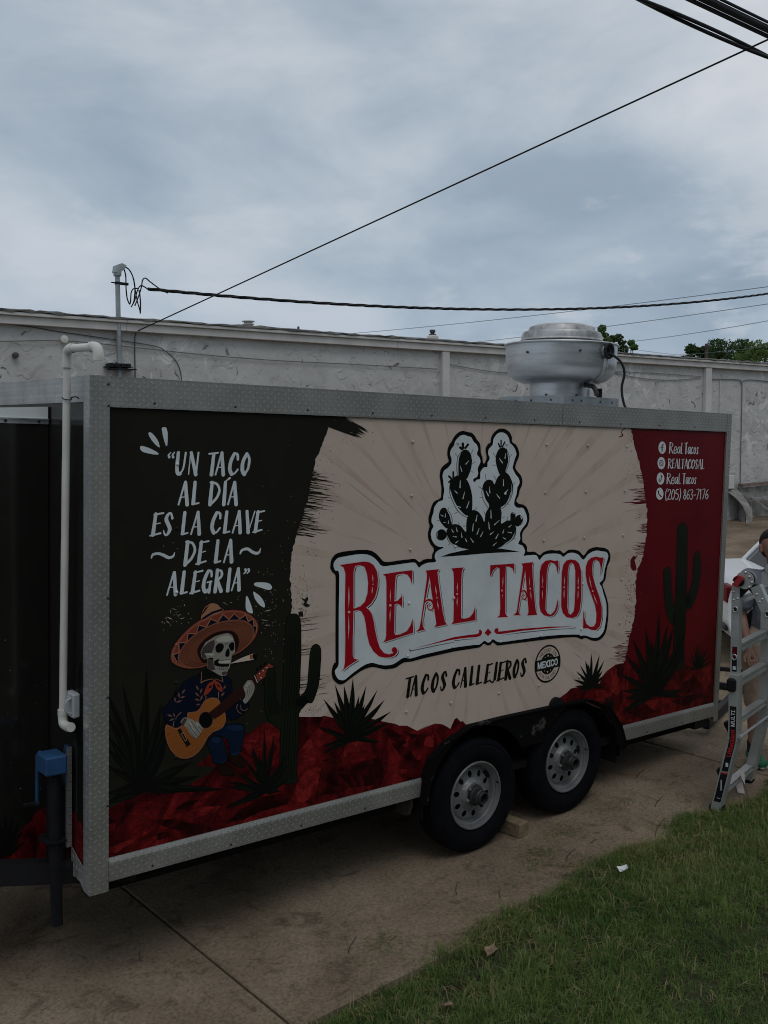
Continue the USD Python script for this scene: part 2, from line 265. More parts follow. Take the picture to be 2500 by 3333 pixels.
mat('wood_old', (.17, .125, .075), rough=0.9, var=0.35, scale=6.0, stretch=(1, 6, 6), bump=0.3, bscale=30)
mat('wood_grey', (.23, .225, .215), rough=0.95, var=0.3, scale=5.0, bump=0.3, bscale=25)
mat('scrap_sheet', (.34, .335, .315), rough=0.85, col2=(.16, .145, .125), scale=5.0, detail=8.0, bump=0.3, bscale=12)
mat('rust_brown', (.16, .115, .095), rough=0.95, var=0.3, scale=9.0)
mat('bark', (.07, .055, .04), rough=0.95, var=0.3)
mat('leaf_dark', (.036, .062, .022), rough=0.7, spec=0.2, var=0.35, scale=0.6, trans=(.05, .09, .02))
mat('leaf_light', (.075, .12, .032), rough=0.7, spec=0.2, var=0.3, scale=0.6, trans=(.09, .14, .03))
mat('car_white', (.74, .76, .78), rough=0.3, spec=0.5, coat=0.6)
mat('car_glass', (.02, .022, .025), rough=0.08, spec=0.6)
mat('skin', (.30, .165, .115), rough=0.6, var=0.10, scale=14)
mat('shirt_grey', (.145, .15, .185), rough=0.9, var=0.18, scale=10, bump=0.5, bscale=14, dist=0.02)
mat('shorts_tan', (.34, .245, .175), rough=0.9, var=0.15, scale=12, bump=0.5, bscale=16, dist=0.02)
mat('hair', (.012, .010, .009), rough=0.7)
mat('legging', (.02, .02, .022), rough=0.9)
mat('shoe_green', (.012, .13, .065), rough=0.6, var=0.4, scale=40)
mat('shoe_white', (.55, .56, .52), rough=0.6)
mat('red_plastic', (.30, .012, .014), rough=0.4)
mat('red_ink', (.50, .012, .016), rough=0.5); mat('white_ink', (.55, .56, .56), rough=0.5)
mat('paper_white', (.75, .77, .78), rough=0.8); mat('dead_leaf', (.24, .165, .105), rough=0.9, var=0.3, scale=30)
mat('liner_strip', (.50, .44, .41), rough=0.7, var=0.08); mat('twig', (.045, .034, .024), rough=0.95)
mat('brass', (.30, .22, .10), rough=0.45, metal=0.7, var=0.2)
mat('mud_flap', (.06, .042, .040), rough=0.8, var=0.2)

def stucco():
    n = {'tc': ('texture_coordinate', {}), 'n1': ('noise_texture', {'scale': 1.6, 'detail': 9.0, 'roughness': 0.62}), 'r1': ('rgb_ramp', {'ramp': [(0.30, (.37, .36, .345)), (0.50, (.47, .46, .445)), (0.70, (.52, .51, .495))]}),
         'n2': ('noise_texture', {'scale': 2.4, 'detail': 10.0, 'roughness': 0.68, 'distortion': 0.8}), 'r2': ('rgb_ramp', {'ramp': [(0.56, (0, 0, 0)), (0.585, (.6, .6, .6))]}),
         'n4': ('noise_texture', {'scale': 0.38, 'detail': 2.0}), 'r4': ('rgb_ramp', {'ramp': [(0.44, (0, 0, 0)), (0.54, (1, 1, 1))]}), 'pm': ('math', {'math_type': 'multiply'}),
         'peel': ('mix_color', {'b': (.70, .69, .67)}),
         'v': ('noise_texture', {'scale': 5.5, 'detail': 6.0, 'distortion': 1.1}), 'rv': ('rgb_ramp', {'ramp': [(0.26, (0, 0, 0)), (0.36, (.62, .62, .62)), (0.60, (.68, .68, .68)), (0.66, (1, 1, 1))]}),
         'n3': ('noise_texture', {'scale': 3.3, 'detail': 7.0, 'distortion': 1.2}), 'ad': ('math', {'math_type': 'add'}), 'bp': ('bump', {'strength': 0.62, 'distance': 0.045}),
         'ck': ('rgb_ramp', {'ramp': [(0.29, (.40, .39, .37)), (0.335, (1, 1, 1))]}), 'mm': ('mix_color', {'blend_type': 'multiply', 'fac': 1.0}),
         'p': ('principled_bsdf', {'roughness': 0.9, 'specular_ior_level': 0.2})}
    l = [('tc.object', 'n1.vector'), ('tc.object', 'n2.vector'), ('tc.object', 'n3.vector'), ('tc.object', 'n4.vector'), ('tc.object', 'v.vector'), ('n1.fac', 'r1.fac'), ('n2.fac', 'r2.fac'), ('n4.fac', 'r4.fac'), ('r2.color', 'pm.value1'), ('r4.color', 'pm.value2'),
         ('r1.color', 'peel.a'), ('pm.value', 'peel.fac'), ('v.fac', 'rv.fac'), ('rv.color', 'ad.value1'), ('n3.fac', 'ad.value2'), ('ad.value', 'bp.height'), ('bp.normal', 'p.normal'), ('v.fac', 'ck.fac'), ('peel.result', 'mm.a'), ('ck.color', 'mm.b'), ('mm.result', 'p.base_color')]
    M['stucco'] = usdkit.material(stage, '/World/Looks/stucco', n, l, surface='p.BSDF')
stucco()

# ------------------------------------------------------------------ ground: it rises gently along the trailer
GA, G0 = 0.04676, -0.55107
def gz(x, y=0.0): return G0 + GA * np.clip(x, -25, 40)
N_ = lambda *a: None
EDGE = -0.72
def ground_sheet():
    xs = np.unique(np.r_[-400, -200, -100, np.arange(-25, 41, 1.0), 60, 100, 200, 500]); ys = np.unique(np.r_[-400, -150, -60, -30, np.arange(-12, 12, 1.0), 30, 60, 150, 500])
    X, Y = np.meshgrid(xs, ys, indexing='ij'); Z = gz(X) - 0.12
    i, j = np.meshgrid(np.arange(len(xs) - 1), np.arange(len(ys) - 1), indexing='ij'); m = len(ys); a = (i * m + j).ravel()
    F = np.vstack([np.c_[a, a + m, a + m + 1], np.c_[a, a + m + 1, a + 1]])
    return np.c_[X.ravel(), Y.ravel(), Z.ravel()], F
obj('terrain', ground_sheet(), 'soil', kind='structure')
def lawn_z(x, y):
    e = np.clip((EDGE - y) / 0.5, 0, 1)
    return gz(x) - 0.055 + 0.045 * np.clip((x - 1.1) / 1.2, 0, 1) + 0.03 * e * (3 - 2 * e) + 0.02 * (meshkit.noise(np.stack([x * 2.2, y * 2.2, 0 * x], -1), 4) - 0.5) - 0.02 * np.clip((x - 0.5) / 1, 0, 1) * np.exp(-((x - 2.2) / 1.0) ** 2 - ((y + 0.9) / 0.14) ** 2)
xs = np.r_[np.arange(-6, 12.01, 0.15), 16, 22, 30]; ys = np.r_[-14, -10, -8, np.arange(-6.5, EDGE + 0.0001, 0.12), EDGE + 0.004]
X, Y = np.meshgrid(xs, ys, indexing='ij'); Z = lawn_z(X, Y); m_ = len(ys)
i, j = np.meshgrid(np.arange(len(xs) - 1), np.arange(len(ys) - 1), indexing='ij'); a_ = (i * m_ + j).ravel()
obj('lawn', (np.c_[X.ravel(), Y.ravel(), Z.ravel()], np.vstack([np.c_[a_, a_ + m_, a_ + m_ + 1], np.c_[a_, a_ + m_ + 1, a_ + 1]])), 'soil', smooth=True, kind='structure')
pav = thing('pavement', None, None); tag(pav, kind='structure')
jx = [-11.7, -7.59, -3.48, 0.625, 4.735, 8.85, 12.96, 17.07, 21.2, 26.0]; jy = [EDGE, 3.55, 5.95, 10.0]
rs = random.Random(3)
for a, b in zip(jx[:-1], jx[1:]):
    for c, d in zip(jy[:-1], jy[1:]):
        g = 0.006; x0, x1, y0, y1 = a + g, b - g, c + (g if c != EDGE else 0), d - g; t = 0.11; r = 0.007
        dz = rs.uniform(-0.002, 0.002)
        base = [(x0, y0), (x1, y0), (x1, y1), (x0, y1)]; ins = [(x0 + r, y0 + r), (x1 - r, y0 + r), (x1 - r, y1 - r), (x0 + r, y1 - r)]
        V = [(x, y, gz(x) - t) for x, y in base] + [(x, y, gz(x) - r + dz) for x, y in base] + [(x, y, gz(x) + dz) for x, y in ins]
        F = [(8, 9, 10), (8, 10, 11)]
        for k in range(4):
            n = (k + 1) % 4; F += [(k, n, 4 + n), (k, 4 + n, 4 + k), (4 + k, 4 + n, 8 + n), (4 + k, 8 + n, 8 + k)]
        obj('slab', (np.array(V), np.array(F)), 'concrete', pav)

# grass: tufts of bent blades over the lawn
def tuft(seed, n, h, spread, lean):
    r = np.random.default_rng(seed); V, F = [], []
    for _ in range(n):
        a = r.uniform(0, 2 * PI); p = np.r_[r.normal(0, spread, 2), -0.012]; hh = h * r.uniform(0.5, 1.25); d = np.r_[math.cos(a), math.sin(a), 0]; s = np.r_[-d[1], d[0], 0] * r.uniform(0.0017, 0.0032); ln = lean * r.uniform(0.2, 1.5)
        p1 = p + d * hh * ln * 0.35 + [0, 0, hh * 0.6]; p2 = p + d * hh * ln + [0, 0, hh * max(0.45, 1 - ln * 0.35)]; k = len(V)
        V += [p - s, p + s, p1 + s * 0.8, p1 - s * 0.8, p2]; F += [(k, k + 1, k + 2), (k, k + 2, k + 3), (k + 3, k + 2, k + 4)]
    return np.array(V), np.array(F)
def instancer(name, protos, pos, yaw, scl, idx, mat_name, **kw):
    pi = UsdGeom.PointInstancer.Define(stage, '/World/' + name); tag(pi, **kw); paths = []
    for k, m in enumerate(protos):
        g = usdkit.mesh(stage, f'/World/{name}/prototypes/blade_tuft_{k:03d}', m, M[mat_name[k] if isinstance(mat_name, list) else mat_name]); paths.append(g.GetPath())
    pi.CreatePrototypesRel().SetTargets(paths); pi.CreateProtoIndicesAttr(Vt.IntArray.FromNumpy(np.asarray(idx, np.int32)))
    pi.CreatePositionsAttr(Vt.Vec3fArray.FromNumpy(np.asarray(pos, np.float32))); pi.CreateScalesAttr(Vt.Vec3fArray.FromNumpy(np.repeat(np.asarray(scl, np.float32)[:, None], 3, 1)))
    pi.CreateOrientationsAttr(Vt.QuathArray([Gf.Quath(math.cos(t / 2), 0, 0, math.sin(t / 2)) for t in yaw]))
rg = np.random.default_rng(11)
N = 46000
px_ = rg.uniform(-0.2, 9.5, N); py_ = EDGE - rg.uniform(0, 1, N) ** 1.25 * 3.4
edge_wob = 0.16 * np.clip((px_ - 1.3) / 0.8, 0, 1) * (meshkit.noise(np.stack([px_ * 3, 0 * px_, 0 * px_], -1), 9) - 0.15)
py_ = py_ + edge_wob
bare = np.exp(-((px_ - 1.75) / 0.5) ** 2 - ((py_ + 0.88) / 0.12) ** 2) * 0.9
dens = meshkit.fbm(np.stack([px_ * 1.6, py_ * 1.6, 0 * px_], -1), 3, 2)
vis = ((px_ - CAM[0]) * fwd[0] + (py_ - CAM[1]) * fwd[1]) > 2.4
keep = (rg.uniform(0, 1, N) > bare) & (rg.uniform(0, 1, N) < 0.45 + dens) & vis
px_, py_, dens = px_[keep], py_[keep], dens[keep]
pz_ = np.where(py_ < EDGE, lawn_z(px_, np.minimum(py_, EDGE)), gz(px_))
near = np.exp(-((py_ - EDGE) / 0.5) ** 2)
scl = rg.uniform(0.6, 1.15, len(px_)) * (0.65 + 0.75 * dens) * np.where(py_ > EDGE - 0.05, 0.8, 1.0)
idx = np.where(rg.uniform(0, 1, len(px_)) < 0.03 + .08 * near, 4, rg.integers(0, 4, len(px_)))
instancer('grass', [tuft(1, 11, .066, .026, .6), tuft(2, 12, .052, .032, 1.0), tuft(3, 9, .085, .02, .7), tuft(4, 13, .046, .035, 1.3), tuft(5, 7, .075, .035, 1.7)], np.c_[px_, py_, pz_], rg.uniform(0, 2 * PI, len(px_)), scl, idx, ['grass_blade'] * 4 + ['dry_blade'],
          label='green lawn along the edge of the concrete pavement', cat='grass', kind='stuff')
# clippings blown on the concrete round the wheels
cp = []
for cx_, cy_, n, s in ((2.62, -.30, 26, .10), (2.95, -.16, 18, .09), (3.55, -.18, 30, .12), (1.35, -.42, 12, .06), (3.2, -.55, 18, .25), (2.75, -.62, 26, .16), (3.9, -.58, 30, .25), (2.3, -.66, 22, .25), (1.6, -.6, 12, .25)):
    cp += [(cx_ + rg.normal(0, s), cy_ + rg.normal(0, s * .6)) for _ in range(n)]
cp = np.array(cp); cp = cp[cp[:, 1] > EDGE + 0.02]
def lying(seed, n):
    r = np.random.default_rng(seed); V, F = [], []
    for _ in range(n):
        a = r.uniform(0, 2 * PI); l = r.uniform(.012, .040); c = np.r_[r.normal(0, .035, 2), r.uniform(.004, .010)]; d = np.r_[math.cos(a), math.sin(a), r.uniform(-.15, .25)] * l; s = np.r_[-math.sin(a), math.cos(a), 0] * .0014; k = len(V)
        V += [c - d - s, c - d + s, c + d]; F += [(k, k + 1, k + 2)]
    return np.array(V), np.array(F)
instancer('grass_clippings', [lying(21, 12), lying(22, 9)], np.c_[cp, gz(cp[:, 0])], rg.uniform(0, 6.28, len(cp)), rg.uniform(.7, 1.3, len(cp)), rg.integers(0, 2, len(cp)), ['grass_blade', 'dry_blade'], label='loose grass clippings lying on the concrete by the wheels', cat='grass clippings', kind='stuff')

# added out-of-view tree mass, placed to shade the near ground and trailer side
def woods():
    r = np.random.default_rng(77); V, F = [], []; n = 9000
    cl = np.c_[r.uniform(-18, 20, 150), r.uniform(-14, -9.5, 150), r.uniform(0.8, 6.2, 150)]; cl[:, 0] += r.normal(0, .5, 150)
    for _ in range(n):
        c = cl[r.integers(150)]; d = r.normal(0, 1, 3); p = c + d / np.linalg.norm(d) * 1.5 * r.uniform(0, 1) ** .4; a = r.normal(0, 1, 3); a /= np.linalg.norm(a); b = np.cross(a, r.normal(0, 1, 3)); b /= np.linalg.norm(b); l = r.uniform(.16, .30); k = len(V); p[2] = max(p[2], -.2)
        V += [p - a * l, p + b * l * .6, p + a * l, p - b * l * .6]; F += [(k, k + 1, k + 2), (k, k + 2, k + 3)]
    return np.array(V), np.array(F)
wd = obj('woods', woods(), 'leaf_dark'); tag(wd, 'added tree mass out of view behind the viewer, shading the near ground and trailer side', 'trees', kind='stuff')

# ------------------------------------------------------------------ building along the back of the lot
A0, A1 = np.array([2.5, 8.87]), np.array([19.0, 7.95]); WD = (A1 - A0) / np.linalg.norm(A1 - A0); WA = math.atan2(WD[1], WD[0])
bld = thing('warehouse', 'long low grey stucco warehouse with peeling paint behind the trailer', 'building', (A0[0], A0[1], 0), WA)
S0, S1, EZ = -12.0, 34.0, 3.595
s2 = lambda x, y: float((np.array([x, y]) - A0) @ WD)
obj('wall', bx(S0, S1, 0.0, 0.30, -1.2, EZ), 'stucco', bld)
obj('side_wall', bx(S0, S0 + 0.3, 0.301, 18.0, -1.2, EZ - 0.002), 'stucco', bld); obj('side_wall', bx(S1 - 0.3, S1, 0.301, 18.0, -1.2, EZ - 0.002), 'stucco', bld); obj('back_wall', bx(S0, S1, 18.001, 18.3, -1.2, EZ - 0.001), 'stucco', bld)
for k, (a, b) in enumerate(((S0 - .15, 1.7), (1.704, 6.3), (6.304, 11.4), (11.404, 17.1), (17.104, 24.0), (24.004, S1 + .15))):
    obj('fascia_board', rbx(a, b, -0.10, -0.002, EZ - 0.02 + 0.0, EZ + 0.085, .004), 'wall_fascia', bld)
    obj('gutter_trim', rbx(a, b, -0.14, -0.003, EZ + 0.087, EZ + 0.128, .006), 'wall_fascia', bld)
r_ = np.random.default_rng(5); fe = []
xs = np.arange(S0 - .2, S1 + .2, 0.12)
prof = [(-.150, EZ + .131), (-.152, EZ + .150), (-.12, EZ + .166), (0.4, EZ + .165)]
V = np.array([[(x, y + (r_.normal(0, .006) if k < 3 else 0), z + (r_.normal(0, .006) if k < 3 else 0)) for k, (y, z) in enumerate(prof)] for x in xs]).reshape(-1, 3); F = []
for k in range(len(xs) - 1):
    for j in range(3): a = k * 4 + j; F += [(a, a + 4, a + 5), (a, a + 5, a + 1)]
obj('roof_edge', (V, np.array(F)), 'roof_felt', bld)
obj('roof', bx(S0, S1, 0.32, 18.3, EZ + 0.02, EZ + 0.15), 'roof_felt', bld)
for s, w in ((s2(9.83, 8.46), .155), (s2(16.98, 8.06), .20), (s2(24.1, 7.66), .2), (s2(2.0, 8.9) - 1.2, .16)):
    obj('pilaster', rbx(s - w / 2, s + w / 2, -0.085, -0.002, -1.2, EZ - 0.022, .008), 'pilaster_paint', bld)
for k in range(7):      # rust streak edges and small wall fittings
    pass
def wall_pt(x, z, off=0.0): return (s2(x, 8.87 - 0.0557 * (x - 2.5)), -off, z)
def wall_cable(pts, r, m='cable_grey'): obj('wall_cable', tube(cr([wall_pt(*p) for p in pts], 5), r, 6), m, bld)
wall_cable([(-6, 3.62, .02), (1.0, 3.61, .02), (2.56, 3.585, .02), (3.3, 3.52, .02), (4.0, 3.46, .02), (4.62, 3.40, .02), (4.80, 3.33, .015), (4.95, 3.2, .015), (5.02, 3.0, .015), (5.03, 2.6, .015)], .006, 'cable_dark')
wall_cable([(-6, 3.28, .03), (1.0, 3.31, .03), (2.2, 3.33, .03), (3.35, 3.40, .04), (4.4, 3.36, .03), (5.4, 3.31, .03), (6.6, 3.28, .03), (8.0, 3.28, .03), (9.7, 3.27, .03)], .007)
wall_cable([(9.95, 3.36, .02), (11.0, 3.27, .02), (12.2, 3.29, .02), (14.2, 3.37, .02)], .006); wall_cable([(14.1, 3.36, .02), (15.0, 3.28, .02), (15.9, 3.28, .02), (16.8, 3.36, .02)], .007); wall_cable([(13.6, 3.39, .02), (15.2, 3.40, .02), (16.8, 3.385, .02)], .006)
wall_cable([(17.1, 3.34, .02), (18.0, 3.36, .02), (18.2, 3.30, .02), (18.23, 3.0, .02), (18.23, 2.0, .02), (18.23, .6, .02)], .010); wall_cable([(18.2, 3.30, .02), (18.5, 3.37, .02), (20, 3.34, .02), (24, 3.3, .02)], .010)
wall_cable([(17.45, 3.33, .015), (17.45, 1.0, .015)], .012, 'wall_fascia')
wall_cable([(4.345, 3.56, .03), (4.335, 3.3, .02), (4.335, 2.5, .02)], .008, 'cable_dark')
ins = obj('insulator', lathe([(0, -.10), (.05, -.09), (.055, -.05), (.03, -.04), (.03, 0)], 10, 'y', wall_pt(3.35, 3.42)), 'plastic_pipe', bld); obj('insulator', lathe([(0, -.08), (.04, -.07), (.04, -.03), (.02, 0)], 10, 'y', wall_pt(2.72, 3.18)), 'cable_dark', bld)
obj('wall_bracket', cat_(*[bx(wall_pt(3.92 + .0 + dx, 0)[0], wall_pt(4.27 + dx, 0)[0], -.20, -.004, z, z + .012) for dx, z in ((-.03, 3.075), (.02, 3.045))], *[bx(wall_pt(x, 0)[0], wall_pt(x, 0)[0] + .05, -.19, -.006, 3.089, 3.125) for x in (3.92, 4.0, 4.08, 4.16)]), 'black_steel', bld)
obj('junction_box', rbx(wall_pt(17.72, 0)[0], wall_pt(17.92, 0)[0], -.09, -.003, .98, 1.28, .01), 'wall_fascia', bld)
def roof_vent(x, off, parts, label=None):
    X = x; g = None
    for prof, m in parts:
        mm = lathe([(r, z) for r, z in prof], 18, 'z', (X, off, EZ + .155))
        g = obj('roof_vent' if g is None else 'vent_cap', mm, m, bld if g is None else g)
E_ = 0
roof_vent(3.858, .45, [([(.075, 0), (.070, .095), (.09, .097), (.09, .112), (.065, .114), (.065, .14)], 'wall_fascia'), ([(.05, .141), (.100, .143), (.102, .152), (.07, .168), (0, .174)], 'pale_panel')])
roof_vent(4.749, .45, [([(.018, 0), (.018, .128), (.0, .128)], 'cable_dark')])
roof_vent(7.503, .50, [([(.105, 0), (.105, .10), (.095, .135), (.07, .15)], 'wall_fascia'), ([(.07, .15), (.06, .17), (.035, .175), (.035, .20), (.05, .20), (.05, .245), (0, .245)], 'cable_dark')])

# service mast with its drop cable
MX, MY = 4.085, 8.70
mast = thing('service_mast', 'galvanised electric service mast with weatherhead standing against the warehouse', 'service mast', (MX, MY, 0))
obj('mast_pipe', cyl((0.0, 0, gz(MX)), (0.0, 0, 4.36), .033, 14), 'galvanised', mast)
obj('weatherhead', cat_(lathe([(.036, 4.30), (.052, 4.31), (.056, 4.36), (.0, 4.37)], 14), trimesh.convex.convex_hull(np.array([(-.055, -.05, 4.35), (-.055, .05, 4.35), (.02, -.055, 4.345), (.02, .055, 4.345), (-.04, -.04, 4.44), (-.04, .04, 4.44), (.05, -.05, 4.48), (.05, .05, 4.48), (.115, -.05, 4.455), (.115, .05, 4.455), (.10, -.045, 4.42), (.10, .045, 4.42)]))), 'galvanised', mast, smooth=40)
obj('clamp', cat_(lathe([(.038, 4.195), (.040, 4.20), (.040, 4.225), (.038, 4.23)], 14), cyl((-.09, .0, 4.215), (.035, 0, 4.215), .008, 6), cyl((.035, 0, 4.213), (.15, -.01, 4.21), .02, 8)), 'black_steel', mast)
def lead(pts, r=.009, name='lead_wire'): obj(name, tube(cr(pts, 6), r, 6), 'cable_black', mast)
lead([(.10, 0, 4.435), (.15, -.02, 4.42), (.20, -.04, 4.33), (.225, -.05, 4.18), (.22, -.05, 4.05), (.20, -.05, 3.96), (.17, -.04, 3.90)])
lead([(.10, 0, 4.435), (.16, -.02, 4.41), (.215, -.04, 4.29), (.235, -.05, 4.12), (.26, -.05, 3.98), (.29, -.05, 3.88), (.30, -.05, 3.82)])
lead([(.09, 0, 4.43), (.115, -.01, 4.33), (.118, -.01, 4.15), (.125, -.02, 4.02), (.155, -.03, 3.94), (.17, -.03, 3.99), (.18, -.03, 4.09), (.21, -.04, 4.15), (.27, -.05, 4.16)])
lead([(.17, -.04, 3.90), (.22, -.05, 3.99), (.26, -.05, 4.12), (.31, -.05, 4.20), (.37, -.05, 4.19), (.43, -.06, 4.15)])
lead([(.30, -.05, 3.83), (.305, -.05, 3.95), (.30, -.05, 4.07), (.285, -.05, 4.14)])
lead([(.22, -.05, 3.92), (.27, -.05, 4.03), (.32, -.05, 4.17), (.345, -.05, 4.28), (.39, -.05, 4.31), (.46, -.06, 4.26), (.60, -.08, 4.17), (.70, -.09, 4.13)])

def cable_thing(name, p0, p1, sag, r, mat_, label, cat='cable', strands=1, twist=.5, n=60, group=None):
    p0, p1 = np.array(p0, float), np.array(p1, float); t = np.linspace(0, 1, n); P = p0 + (p1 - p0) * t[:, None]; P[:, 2] -= 4 * sag * t * (1 - t)
    ms = []
    if strands == 1: ms.append(tube(P, r, 7))
    else:
        L = np.linalg.norm(p1 - p0); d = (p1 - p0) / L; s = np.cross(d, [0, 0, 1.0]); s /= np.linalg.norm(s); u = np.cross(s, d); k = int(L / twist * 12); t = np.linspace(0, 1, k); P = p0 + (p1 - p0) * t[:, None]; P[:, 2] -= 4 * sag * t * (1 - t)
        for q in range(strands):
            a = t * L / twist * 2 * PI + q * 2 * PI / strands + .9 * np.sin(t * L * 1.3); ms.append(tube(P + r * 1.1 * (np.cos(a)[:, None] * s + np.sin(a)[:, None] * u), r, 5))
    o = obj(name, cat_(*ms), mat_, smooth=True); tag(o, label, cat, group); return o
cable_thing('service_drop', (MX + .42, MY - .06, 4.165), (21.94, 7.98, 5.80), .437, .0125, 'cable_black', 'twisted black service cable sagging from the mast towards the right', strands=3, twist=.9)
g0 = np.array([4.343, 8.72, 3.576]); g1 = np.array([6.49, .59, 5.5])
cable_thing('guy_wire', g0, g0 + (g1 - g0) * 1.6, .0, .0085, 'cable_black', 'thin straight black wire climbing from the warehouse wall to the upper right', 'wire')
cable_thing('overhead_cable', (-40, .72, 6.1), (60, .84, 6.1), .62, .0165, 'cable_black', 'single thick black overhead cable crossing the top right sky corner', strands=2, twist=2.6)
ob = thing('cable_bundle', 'thick bundle of black overhead cables in the extreme top right corner', 'cable', (0, 0, 0))
for dy, dz, r in ((0, 0, .030), (-.03, .034, .012), (.035, -.034, .017)):
    t = np.linspace(0, 1, 60); P = np.c_[-40 + 100 * t, .48 + dy + 0 * t, 6.12 + dz - 4 * .62 * t * (1 - t)]; obj('cable_strand', tube(P, r, 8), 'cable_black', ob, smooth=True)
def ray(u, v, d): return CAM + d * (fwd + (u - 1250) / FPX * right - (v - 1666.5) / FPX * up)
FL = [((1150, 1085, 70), (2560, 925, 45), 'uppermost of the thin grey power lines above the roof fan'), ((1400, 1128, 74), (2560, 980, 48), 'second thin grey power line running behind the roof fan'), ((1950, 1122, 78), (2560, 1033, 52), 'third thin grey power line ending behind the far tree clump'), ((2070, 1138, 90), (2350, 1163, 110), 'faint thin wire dropping towards the far utility pole'), ((2130, 1158, 90), (2560, 1118, 60), 'lowest thin grey power line above the dark tree')]
for a, b, lb in FL: cable_thing('power_line', ray(*a), ray(*b), .15, .016, 'cable_grey', lb, 'power line')
up_ = ray(2300, 1150, 80); pole = thing('utility_pole', 'distant wooden utility pole rising out of the dark tree', 'utility pole', (up_[0], up_[1], 0))
obj('pole', cyl((0, 0, 0), (0, 0, up_[2] + .75), .17, 10, .13), 'bark', pole); obj('crossarm', bx(-.6, .6, -.06, .06, up_[2] + .45, up_[2] + .57), 'bark', pole)

def tree(loc, h, crown_r, clumps, n, leaf, mat_, label, seed, cat='tree', ratio=.8, base=.35, group=None):
    r = np.random.default_rng(seed); t = thing('tree', label, cat, loc, group=group)
    limbs = [tube([(0, 0, 0), (.1, 0, h * .3), (.0, .1, h * .62)], [h * .03, h * .022, h * .012], 8)]; C = []
    for _ in range(clumps):
        a, e = r.uniform(0, 2 * PI), r.uniform(-.9, 1.0); rr = crown_r * (.35 + .6 * r.uniform()); C.append((rr * math.cos(a) * math.sqrt(max(0, 1 - e * e * .7)), rr * math.sin(a) * math.sqrt(max(0, 1 - e * e * .7)), h * (base + (1 - base) / 2) + e * h * (1 - base) / 2 * .85))
    for c in C[:10]: limbs.append(tube([(0, 0, h * .35), (c[0] * .5, c[1] * .5, c[2] * .5 + h * .2), c], [h * .012, h * .007, h * .003], 6))
    obj('trunk', cat_(*limbs), 'bark', t); V, F = [], []
    for c in C:
        cs = crown_r * r.uniform(.26, .42)
        for _ in range(n // clumps):
            d = r.normal(0, 1, 3); d /= np.linalg.norm(d); p = np.array(c) + d * cs * r.uniform(.3, 1) ** .5 * np.array([1, 1, ratio]); a = r.normal(0, 1, 3); a /= np.linalg.norm(a); b = np.cross(a, r.normal(0, 1, 3)); b /= np.linalg.norm(b) + 1e-9; l = leaf * r.uniform(.6, 1.3); k = len(V)
            V += [p - a * l, p + b * l * .5, p + a * l, p - b * l * .5]; F += [(k, k + 1, k + 2), (k, k + 2, k + 3)]
    obj('crown', (np.array(V), np.array(F)), mat_, t); return t
def tree_at(u, vtop, d, rad, *a, **k):
    p = ray(u, vtop, d); h = (p[2] - gz(p[0])) * 1.05; return tree((p[0], p[1], gz(p[0])), h, rad, *a, **k)
tree_at(1955, 1076, 62, .8, 16, 2200, .09, 'leaf_light', 'small leafy tree top showing just right of the roof fan', 31, base=.6)
tree_at(2000, 1102, 64, .95, 20, 2800, .09, 'leaf_dark', 'middle dark green tree top between roof fan and power lines', 32, base=.6)
tree_at(2052, 1114, 62, .6, 12, 1700, .09, 'leaf_light', 'lowest small round tree top right of the roof fan', 33, base=.6)
tree_at(2268, 1136, 84, 1.5, 34, 6000, .13, 'leaf_dark', 'low dark tree left of the distant utility pole', 34, base=.55)
tree_at(2372, 1118, 86, 2.6, 70, 11000, .13, 'leaf_dark', 'broad dark tree with domed crown beyond the warehouse roof', 35, base=.5)
tree_at(2482, 1130, 72, 1.9, 40, 7000, .11, 'leaf_light', 'light green tree at the right edge beyond the roof', 36, base=.5)

